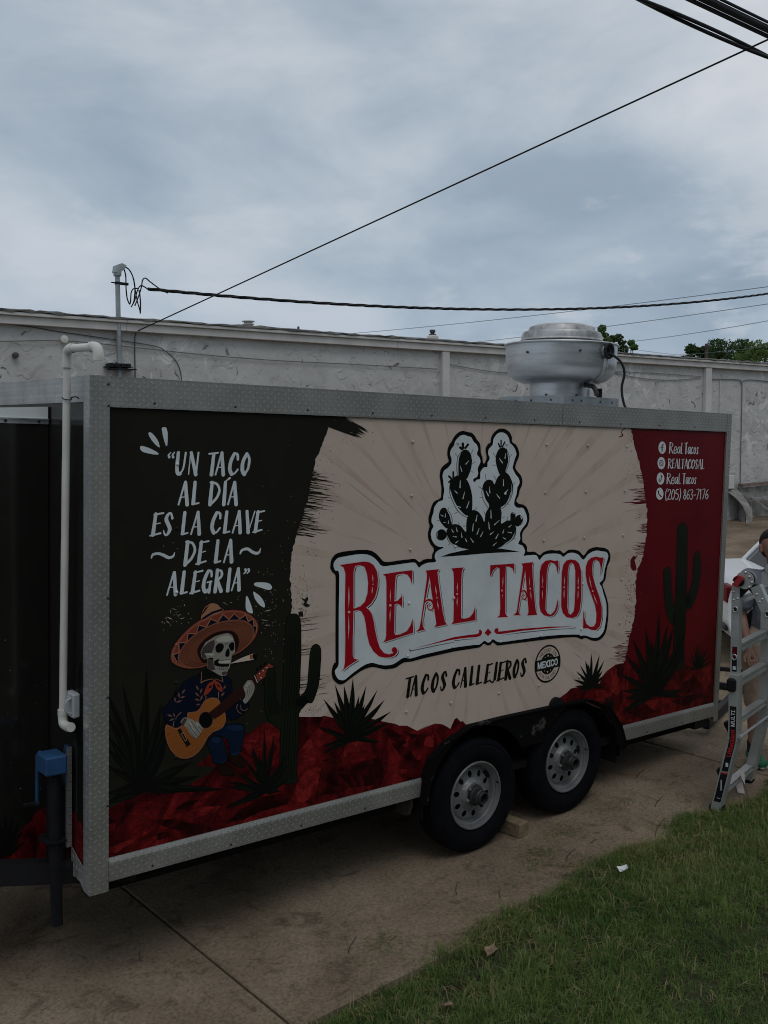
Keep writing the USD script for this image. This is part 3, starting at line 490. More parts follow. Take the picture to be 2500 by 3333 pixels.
# ---- flat print of the mural: layer|colour|name|polygons; rings are in millimetres on the side wall (x along, z up), first point then steps
ART = '''
1|cream|mural_cream_background|+83+2217+4826+0+0-2084-1176+0-13+37-120+130-200+88-1060+2-210-70-110-90-35-97-1902+0
3|dark|mural_dark_background|+1355+2208-7-6+2+1+6+5+3-1+1+1+4+1+90-42+46-18+45-23-32+12+28-19-23+7+5-2-34+11-17+7+37-24-6+2+17-8-7+2+14-6-29+8+7-4-39+12+45-20-54+11+28-14+12-4-47+13+51-19-54+8+34-11-52+13-148+40-2+2-3-3-3-13-6-9+0-9-5-9-10-12-1-12-8-12-4-9-1-10-9-10-2-10-6-18-19-23-6-11+3-10-1-10-8-22-1-11+22-2+10-3-21+3-13-1+0-1+8-1+9-2+8-1-9-1-8+2-8+1-2-1+16-3+24-5+24-2+24-5-24+4-48+3-19+3-1-2+59-9-7+0+1+0-14-3-15+4-19+0+10-3+1+1+1-1+2-1+12+0+13-3-10+0+15-2+27-1+29-6-35+1-1-2-1+2-19+1-28+7-4+0-1-1-1+1-14+0+0-2+6-2+13+1+15-5+13-2-41+2-6+1-1-2+27-2+11-4+11-2+11+0-6-1+25-3-1+1+2+4+4-4-2-2+8-1-1+1+2+2+2-2-2-1+44-9-67+6+71-11+51-5-51+3-99+15-35+3+48-7-16+1+11-2+20-1-20-1-19+3-19+0-18+4-1-3+10-4+13+1+25-3-13-2-12+3-13+0-10+2+77-13+82-11-42+2-20+3+0-1-1+1-59+9-10-3-11+5-18+0+0-2+29-6+16+0+15-6+8+1+25-8-25+4-24+1-46+7+0-1+27-6-1+1+2+1+1-1-1-2+5+0+39-4+2+1+2-2+22-2+3+3+3-3+38-6-39+4-2-2-3+3-23+2-1-1-2+1-39+3-34+6+0-1+15-4+5+0+48-7+31-4+36-7-36+1-15+4-18+1+0-1-1+1-18+1-26+3-23+5+0-4+12-4+15-2-7-2+8-1-8-1-5+2-6+2-9-2+20-5+55-7+1+1+0-2+14-1-18-2+26-3-24+0+36-6+41-9-41+3-43+7+10-4-22+4-1-1+0+1-20+0-17+3-5-2-14+4+0-2+8-3+46-4-31+0-14+2+21-4+38-5+39-3+40-7-40+3-40+5+22-4+34-4-34+2-33+6-61+5-1-1+27-5+32-1+33-5+33-7-33+6-33+4-32+1-28+5+0-3+90-12+49-4+49-12-98+14-21+1+19-4+0+1+17-5-15+3+2-2-3-3+8-1-25+1+11-3+46-4+47-9-47+8-46+4-45+9-37+5+1-2-4-4+19-3+26-1+26-7+27-5-26+3+2-2-1-1+9-2+47-9+47-5-47+3-8+1+0-2-1+1+0+1-16+3+0-3-2+2+1+1-66+10-42+5-2-7+10-2+13-1+22-5+7+0+47-11-3+3+3+3+5-3-4-4+11-2-41+5-2-2+92-15-63+7-2-1-2+2-60+8+22-5+1+1+2-2+16-4-22+2-42+8-21+0+0-2+50-6+27-4+7-2-1+1+2+2+1-2-1-1+19-5-27+5-54+7-24+2+0-2+19-5+23-1+24-3+24-4-71+6-20+3+1-3+4-2+11+1+24-6-12+0-12+4-3-1+7-5-7+4-7+0-8-4+77-13-20+0+6-1-67+7+20-8-2+0+9-3+18-1+10-3-2+2+2+3+3-3-3-2+5-2+0+1+1+1+0-1+0-1+2-1-18+5-18-1+49-9+29-4-29+1-29+3-28+8-21+2+0-3+7-2+34-4+11-3+30-5-23+1-15+3-20+0-8+1+9-3+18+1+19-6-19+0-36+7-9+0-2-2+21-4+29-2+61-11-16+1+13-2-30+1-58+9-26+0+26-4+31-2+31-5+32-8-63+11-31+3-27+4-1-2+19-3+23-3+23-5+13-2-1+2+4+2+3-3-1-1+6-1-7+0-1-2-2+2-14+0-23+7-43+4-1-2+10-1+4-3+3-1+42-5+22-6-63+8+47-7+36-4-2+2+2+1+3-2-2-2+35-9-36+6-71+7-35+7+0-1+28-7+62-7+32-6-32+2-82+11+83-16+20-2-1+1+2+2+2-2-1-1+28-4+50-11-95+14+41-8+9-1+1+1+1-2+39-5-17+1+1-1-1-1-2+1+1+1-32+3-48+5-49+10-46+4+0-1+11-2+18+0+35-9-11-1+38-6+49-10+50-9-50+6-49+11-61+9-1-2-1+2-33+5-1-3+7+0+6-2+8+0+6-4-7-1-8+2-14-1+0-1+30-4+66-11+34-9-67+9-33+7-6-1-5+2-21+1+0-1+24-6+27-3+28-5+29-8-6+0+14-4-30+2-31+7-6+0+2+0-26+2-27+4+1-4-6-11-3-10+1-13-13-18-1-11+2-9-9-12+2-7-4-21+3-9-5-8-1-11+2-10-3-8+3-13-1-19-4-9+1-8-3-10+3-11+6-9+0-3+2+2+3-3-3-2-1+2+1-15-5-8+1-10+7-20+1+1+2-2-2-1-1+1+0-10-4-9+8-10+0-9-4-10+3-10+4-10-6-12+1-8-6-10+8-13-6-9+8-10-4-9-1-8+8-13-2-11+0-9+4-8-4-10+2-20+0-12+6-20+0-10+3-17+0-10-2-12+2-8+6-11-3-9+3-11-2-9+2-8+5-12+0-10+4-9-2-10+1-19+1-12+6-17-2-12+3-7-2-11+7-21+8-10+103-6-27-2-53+5-22-1-1-7+7-8+2-6+17+2+22-5+22+0+22-3-22-1-22+2-22+4-16-2+2-5+0-1+22+1+23-4+22+0+23-2-45+0-23+3-22-1-1+1-2-6+5-9+8-12-4-7+6-11+1-9+10-3-8-9-11-7-2-9-11-9+5-11-6-7-1-12+2-21+3-9-6-12+3-10-2-9+7-435-1043+0+0+2084+1272+0/+1124+1617+13-2-2+0/+1104+1631+43-8+41-3-38+5-45+9/+1113+1648+5-1-3+1/+1120+1666+51-8+13-1-11+2/+1132+1688+21-4-16+4/+1139+1731+32-3-31+4/+1178+1752+36-5+0+2+2-2+9-1-2+1+2+2-45+3/+1155+1773+20-5+25-2+26-7+18-1-6+3+2+2+1-1+2+1-44+7-44+5/+1163+1794+6-1-6+2/+1161+1811+35-4+22-4-34+6-23+3/+1317+2178+3+0+3+4-5-3/+1336+2195+4+1+1+1/+1341+2198+4+2+2+2-1-1/+1153+1585-11+4-33+3+37-6/+1164+1755-1-1+2+0/+1176+1799+1-1+2+0/+1170+1737+5+0-5+1-11+2-6+1/+1173+1731+12-2-2+2/+1211+1729-24+2-1-2+27-3-3+2/+1190+1844+24-6+5+1-3+0-17+4-16+3-4+0/+1183+1830+5-1+6-1/+1211+1830-18+2+26-4/+1234+1823+9-1-10+3/+1226+1824+4+0+1+1-4+0/+1202+1827+20-2+0+1/+1418+2120+23-7-21+8/+1458+2127/+1434+2171-28+14-22+8+36-18/+1453+2150+3-2-4+2;+1091+1466-2-2-3+2+3+2;+1065+1457-3-4-2+4+2+3;+1103+1432-2-2-2+2+2+2;+1104+1399-3-2-1+2+1+2;+1112+1390-2-1-2+1+2+2;+1111+1376-1-3-2+3+1+3+1-2+2+1+2-1-2-2;+1064+1378-2-3-3+3+2+3;+1089+1366-4-2-4+3+4+2;+1113+1355-3-2-2+3+2+1;+1077+1342-2-3-3+4+3+3;+1088+1326-2-3-4+4+4+3;+1100+1319-4-3-2+3+2+3;+1063+1317-2-3-2+3+2+3;+1113+1308-3-2-3+2+3+2+1-1+1+1;+1106+1298-3-3-3+4+2+3;+1107+1289-4-4-3+4+3+3;+1114+1271-3-2-3+2+3+2;+1097+1265-1-3-4+3+3+3;+1091+1260-2-2-2+2+2+2;+1105+1250-3-4-3+4+3+3;+1096+1242+1+1+3-3-3-2-3+4+1+2;+1081+1240-1-3-2+3+1+2;+1083+1214-3-3-4+4+4+4;+1109+1212-2-2-3+3+3+2;+1117+1208-3-4-4+5+4+4;+1069+1195-1-3-2+3+2+2;+1105+1177-3-2-2+3+2+1;+1094+1167-2-3-3+4+3+2;+1114+1128+2-3+30-1+31+1+65-5-33-1-32+2-61+0-2-2-3+5;+1131+1536-2+1+2+3+2-3;+1114+1537-2-3-3+4+3+2;+1134+1431-2-3-4+4+4+3;+1120+1367-3-2-3+3+3+3;+1117+1289-2-2-3+3+3+4;+1130+1287+0+1+4-5-3-4-4+5+2+4;+1122+1279-2-2+1-1-1-1-2+1+1+1-1+2+2+2;+1134+1275-2-2-2+2+2+3;+1123+1267-1-1-2+3+2+3+3-4-1-1+24-11+4+4-1+2+2+2+1-1+9+9+6-18-10-18+1-3+21-9-23-12-23+16+11+14-13+14+0-1-1+1-2-1-2+3+2+2;+1124+1262-2-3-2+3+2+2;+1136+1250+2-2-2-2-3+2;+1139+1240-3-1-1+2+1+1;+1137+1237-2-3-3+3+3+2;+1134+1233-3-3-2+3+2+3;+1136+1231-2-2-1+2+1+2;+1127+1230-2-2-1+2+1+2;+1138+1215-3-1-1+2+1+1;+1123+1212+0-1+0-1-2-2-1+4+1+2;+1133+1208-4-3-4+4+4+4;+1126+1206-2-2-3+3+2+2;+1120+1204+0+1+2-2-2-2-3+3+2+1;+1136+1202-3-2-3+2+3+2;+1125+1198-3-2-3+3+3+2;+1107+1192+28+5+1-3+1-1-1-1+3-27-26+3;+1125+1148-4-3-4+4+1+0-3+2+1+1+5+0+10-2+10+2-26+1-2+2+3+1-2+2+2+1+65-2+32+2+34-1-74-3-17-3+20-2-30+2-15-3-7+0/+1134+1154+20+0+11+1-49+1;+1127+1089-7+1-11-4-2+2+1+1+7+0+1+1-2+1+1+2+8+0-2+2+2+2+30-3+63+2+31-1-78-4+1+0-16-1-14+2-13-1+7-2;+1111+1016+31+1+10-2-10+1-9-1+41-2-15-1-29+1-15+1;+1127+981+4-1+11+1+15-2+16+2+16-3-32-2-13+2-17-2-2+2+1+2-8-1-1+1+1+1/+1127+980+1+0;+1114+972-1+1+22+2+8-2-8+1;+1151+839-19+2-17-3-3+2+1+1+10+0+9+2;+1148+834+3-1+47-2+13+1+13-1+13+3+14-3-14+1-11-2+12+0-29+0-71+2-10-1-1+2-2+0-1+1+1+0+11+0+3+1-12+1-1+1+1+1+32-3+12+2-11-4/+1219+831-8+0-5+0;+1125+797-2+0+1+2-3+2+2+1+12-3+5+1+5-2-3-1+1+0+20+3+41-3-41+0-20-2-8+2;+1130+793-5+1-9-2-2+3+1+1+18+1+8-4+12+1+27-2+28+0+29-1-36+0+12-2+34+2+17-1-51-2-16+1-1+1-16+0-55+2-1+1;+1138+1429-2-3-2+3+2+3;+1145+1388-2-4-2+4+2+5;+1145+1377-3-4-2+4+2+2;+1141+1359-3-3-2+3+2+4;+1151+1349-3-4-3+4+3+2;+1139+1330-2-1-2+2+2+2;+1140+1301-4-2-3+3+3+2;+1145+1297-3-2-1+2+1+3;+1157+1277-3-4-2+4+2+3;+1142+1270-2-2-1+3+1+1;+1149+1197+2+4+1-1+2+2+2-3-2-1+1-1-4-4;+1143+1201-3-3-4+4+3+2;+1149+1189+6-5-4-3-3+4+1+1-1+2;+1151+1175-3-2-3+2+3+2;+1146+1173-2-3-4+4+4+2;+1143+1136-3+4+1+2-25-2-2+2+2+2+20+1+20-1+19+1+21+0-21-4-30+1+1-2;+1151+1134-4-2-3+3+3+3;+1163+1111-11+3-11-2-11+3-11-1-1+1+1+1+11+0+11-2+11+1;+1145+1068-2-2-3+3+3+1;+1166+993+35-3-41+1-21-2-20+3-2+2+4+3+64-1+1+2+2-3+51-1-30-3/+1135+993+4-1+16+1;+1182+808+20-5-20+3-19-1-40+2-2+2+2+2;+1166+670+3-4-3-3-3+4;+1163+1522-2-2-3+2+3+2;+1165+1501-5-4-4+4+4+4;+1158+1330-2-4-3+4+3+3;+1164+1318-3-2-3+3+3+3;+1162+1306-2-2-2+2+1+3;+1168+1300-2-2-2+3+2+1;+1163+1298-3-3-2+3+2+4;+1161+1278-3-3-1+3+2+3;+1180+1217-2-3-2+4+1+3;+1176+1215-3-2-4+3+4+4;+1167+1211-2-2-2+2+2+3;+1164+1189-3-2-4+3+4+3;+1177+1176-2-2-2+2+2+2;+1175+1072-2-1-3+2+3+1;+1165+1038-3-3-3+4+3+1;+1177+1010+59-1-59+0-28-2-29+1-1+1+1+1+29-2;+1187+964-22-2-22+2-22-1-2+2+2+1+44-1+22+1+23-4;+1116+855-2+1+34+2+100-4-100+3;+1203+848+29-4-56+2-27+0-27+2-2+2+2+1+27-3+27+1;+1181+811+59+0-30-2-29+0-29+2-29+0-3+2+2+2;+1188+671-1-1-2+3-1-3-2+4+2+2+1-1+2+1+4-3-2-1+2-4+0-2-3-2-2+3;+1179+655-1-3-2+3+1+4;+1197+1684-1-2-2+2+1+2;+1182+1552-3-4-4+4+4+3;+1189+1547-2-3-2+3+2+2;+1196+1496-1-2-3+2+3+2;+1177+1484-3-3-3+3+2+4;+1199+1460+3-2-3-3-2+3;+1181+1318+2-3-2-3-1+3;+1207+1296-3-3-2+3+2+2;+1179+1289-2-1-1+2+1+1;+1189+1269-2-3-3+3+2+4;+1195+1255-3-1-3+2+3+3;+1198+1240-2-2-2+2+2+2;+1184+1227-3-1-1+1+1+3;+1188+1218-2-1-2+2+2+1;+1197+1195-3-1-2+2+2+3;+1202+1184-2-2-2+2+2+2;+1209+1149-2-2-1+2+1+4;+1196+1130-2-1-1+2+1+2;+1192+1112-2-3-3+4+3+2;+1210+1068-2-2-3+2+2+3;+1188+1057-3-4-4+5+3+2;+1222+965+33+1-33-3-33+4-32+1-32-2-3+2+2+2+65-1;+1199+686-2-2-2+3+2+2;+1214+677-2-2-2+3+2+2;+1197+678-3-2-3+3+3+3;+1209+672+4-3-2-2-1+2-1-2-2+3;+1220+665-3-2-2+3+2+2;+1203+666-1-1-1+0-2-2-4+4+4+2+2-2+1+0;+1217+658-2-4-3+5+3+1;+1202+654+2-3-2-2-3+3;+1217+639-3-3-2+4+2+2;+1216+1943-3-4-3+4+3+3;+1229+1679-3-3-2+3+2+3;+1203+1547+2-2+1+2+1-2-4-5-2+4;+1216+1479-4-4-3+5+3+4;+1223+1207-3-2-2+3+2+2;+1192+820+0+2+22+4-4+0-1+2+1+0+15-2+25+3+14+0-28-3+43-1-17-3+12+1-14-3-27-1-14+4-4+1-21-4/+1250+822-28+1+11-2;+1216+797+12-2+36+2-24-4-24+1-1+2;+1267+787-14+0-13-3-14+3-14-1-1+1+15+1+13-2+14+3;+1225+741-8-2-9+0-2+1+2+1+8-1+9+3+9-1+9-3;+1233+718-2-2-3+3+3+1;+1224+687-1-2-2+2+2+2;+1232+683-4-2-2+3+2+4;+1232+666-3-2-3+3+3+3;+1250+659-4-3-3+4+3+2;+1243+654+2-3-2-1-2+2;+1240+650-3-2-2+3+2+2;+1243+1994-1-3-3+3+2+2;+1230+1972-2-4-4+4+4+5;+1253+1919-3-2-2+2+2+4;+1225+1912-2-2-2+2+2+2;+1270+1906-3-2-2+2+2+3;+1242+1854-3-2-2+2+2+2;+1245+1853-2-2-1+2+1+3;+1268+1834-3-3-2+3+2+3;+1233+1697-3-3-4+3+4+4;+1268+1693-2-2-4+3+4+2;+1253+1682-2-1-2+1+2+3;+1269+1594-2-3-2+3+2+2;+1260+842+40+2-13-3-14-1-26+1-2+2+2+1;+1303+832+18+3-18-5-18+2-17-2-19+3+19-2+17+2;+1296+796+14+3-14-3-14+1-27-4-1+2+14+3+14+1;+1236+776-6+1-2+2+2+1+5-1+17+2+16-3+17+4+18-2-17+0-17-5-8+2/+1252+779-8-1+15+0;+1256+770+22+1+22-1-43-1-22+2-22-1-1+1+1+1;+1315+745-17-4-17+0-16+2-17-2-2+2+1+1+17+2+34-3;+1264+663-3-2-3+3+3+2;+1260+655+3-2-3-2-2+2;+1572+2122-4-5-4+5+4+5;+1383+2110-3-3-2+3+2+3;+1306+2101-2-2-3+2+3+2;+1396+2095-2-4-5+4+4+3;+1378+2080-3-2-2+2+2+3;+1428+2074-3-2-2+2+2+3;+1578+2075-2-4-3+4+3+4;+1369+2069-3-2-3+2+3+3;+1399+2066-2-3-3+3+2+3;+1444+2059+4-2-4-3-3+3;+1288+2042+2-3-2-3-3+3;+1417+2032-2-2-2+2+2+2;+1293+2021-3-5-4+5+3+3;+1366+2018-2-3-3+3+3+2;+1353+1999-1-2-2+2+1+2;+1288+1977-2-3-3+3+3+2;+1274+1964-2-2-3+2+3+2;+1303+1962-3-3-3+3+2+5;+1354+1942-3-3-2+3+2+2;+1315+1897-3-3-4+3+4+3;+1272+1878-2-1-3+1+3+3;+1359+1837-3-4-4+4+3+3;+1317+1830-2-3-3+3+3+4;+1326+1818-3-3-3+3+3+2;+1283+1807-3-3-2+4+2+3;+1344+1783-3-3-4+3+4+3;+1351+1743-3-3-2+3+2+2;+1313+1708-5-4-3+4+3+2;+1319+1665-3-4-3+4+3+2;+1303+1647-3-1-1+1+1+2
4|cream|mural_speckles|+401+1586+1-3-1-1-3+1;+352+1573+2-2-2-3-1+3;+424+1558+2-3-2-1-2+2;+579+1312+2-3-2-2-2+2;+450+1312+1-2-1-2-1+2;+462+1289+3-4-3-4-3+4;+427+1283+2-2-2-2-1+3;+440+1282+1-2-1-2-2+2;+393+1276+16-4+15-7-16+5;+392+1269+1-3-1-3-2+3;+388+1265+2-2-2-3-2+3;+436+1258-22-6+10+4;+391+1257+2-2-2-3-1+3;+482+1245+3-3-3-3-2+4;+422+1247+3-3-3-1-1+2;+439+1244+3-3-3-2-3+3;+408+1245+2-2-2-2-2+2;+433+1242+2-3-2-2-2+3;+432+1236-3-2-2+3+2+1;+385+1228-16+11+18-7+15-10;+367+1235+2-4-2-2-3+3;+496+1221+3-2-2-2-3+2;+450+1222-16+0+16+3+16+0;+422+1214+2-3-2-3-2+4;+404+1215+2-2-2-3-1+3;+348+1210-2+4+1+2-2+2+2+2+2-2-1-1+2-3;+366+1222+12-8+9-10-12+8;+482+1203+2-4-2-2-2+3;+360+1212+3-2-3-3-2+3;+447+1201+2-3-2-2-2+2;+391+1199+3-2-3-3-1+3;+355+1180+2-2-2-2-2+2;+789+1715+2-2-2-2-2+2;+753+1362+2-2-2-2-2+2;+754+1302+2-3-2-1-1+2;+751+1291+2-2-2-2-2+2;+796+1283+3-3-3-2-1+2;+713+1275-7+4+8-2+7-4;+676+1276-11+5+12-3+10-5;+689+1271+2-2-2-2-2+2;+643+1270+2-3-2-2-2+2;+808+1249+3-3-3-2-2+2;+823+1245+2-3-2-2-2+2;+827+1239+2-2-2-3-2+4;+826+1225-2-3-2+3+2+2;+834+794+1-3-1-3-2+4;+774+788+2-2-2-1-2+2;+793+738-2-1-2+2+2+2;+796+736+1-3-1-3-2+3;+812+662+2-2-2-1-2+2;+854+603-1-2-2+3+2+2;+811+566+2-4-2-2-2+3;+885+1844+2-2-2-2-1+2;+896+1608+2-2-2-2-1+2;+868+1418+2-3-2-2-3+3;+898+1403+2-2-2-3-2+3;+862+1337+2-3-2-2-1+2;+893+1276+2-2-2-3-3+4;+871+1263+2-2-2-2-2+2;+892+1247+2-3-2-3-2+3;+853+1248+2-2+2+2+2-3-2-2-2+2-2-2-2+3;+884+1212-2-1-2+2+2+1;+887+1207+2-2-2-2-3+2;+847+1209+1-2-1-3-2+3;+870+1200+2-3-2-3-3+3;+905+1169-23+6+23-3+24-6-9+1-2-2-1+2;+863+1175+2-3-2-2-3+3;+899+1160+2-2-2-2-2+2;+895+1158+2-2-2-2-2+2;+889+1111+2-3-2-3-3+3;+894+857+2-3-2-2-2+3;+891+713+2-2-2-2-1+2;+902+705-2-2-1+2+1+2;+914+628+2-2-2-2-2+3;+884+523+1-2-1-2-2+3;+921+1621-2-2-2+2+2+2;+918+1432+3-2-3-1-2+2;+920+1415+2-3-2-2-2+3;+938+1401+2-2-2-2-2+2;+929+1348+2-3-2-1-3+2;+905+1322+2-3-2-2-2+2;+938+1314+2-3-2-3-2+3;+942+1305-2+2+0+2+1-2+1+1+2-2;+948+1299+2-3-2-2-2+2;+950+1272+1-2-1-2-3+2;+911+1270+2-3-2-1-2+2;+949+1260+3-4-3-2-3+3;+927+1234+1-2-1-2-2+2;+926+1215-22+0+21+5+22+0;+931+1195+2-2-2-2-2+3;+919+1158-2-2-1+2+1+2;+934+1146+1-2+0-1+2-3-2-2-2+3+1+2-1+2;+919+1142-14+2+14+2+14-3;+952+1141+2-3-2-1-2+2;+909+1131+2-2-2-2-2+2;+951+1088-2-2-3+3+3+2;+914+1026+2-3-2-3-1+4;+936+1022+2-2-2-3-2+3;+948+1008+3-2-3-2-3+2;+948+1000+2-4-2-1-2+2;+916+990+2-4-1-1-3+2;+925+913+2-3-1-1-3+2;+913+828+3-3-3-2-2+2;+949+1400+2-3-2-2-2+3;+965+1320+2-2-2-3-3+3;+973+1274+2-3-2-2-1+2;+973+1240+2-2-2-2-2+2;+971+1238+1-3-1-1-3+1;+962+1227+3-2-3-2-1+2;+969+1161+3-2-3-3-2+3;+955+1156+2-3-2-3-2+3;+959+1104+1-2-1-1+2-2-2-1-2+1+2+2-1+1;+969+1095+2-3-2-2-1+3;+983+1069-1-2+2-1-1-1-2+1+1+1-1+2+1+0;+966+1058+2-2-2-2-1+2;+959+973+1-3-1-2-2+2;+1031+2046+2-1-2-2-1+1;+1052+1791+3-2-3-2-1+2;+1031+1670+2-1-2-2-2+2;+1042+1579+2-2-2-2-2+2;+994+1542+2-3-2-1-2+1;+1008+1509+1-3-1-1-2+1;+1005+1467+3-1-3-3-2+3;+1025+1425+2-1-2-2-2+2;+1042+1316+2-3-2-3-2+3;+1051+1291+3-3-2-2-2+3;+1014+1266+3-2-2-3-3+3;+1014+1261+2-3-2-3-2+3;+1023+1145+2-3-2-2-2+3;+996+1139+2-2-1-2-2+2;+1026+1074+2-2-2-2-1+2;+1023+1064+2-2-2-3-2+4;+1023+1038+3-3-2-2-2+2;+1020+951+3-3-2-1-3+2;+1058+935+2-3-2-2-1+2;+1065+867+2-2-2-2-1+2;+1079+1658+1-2-1-2-3+2
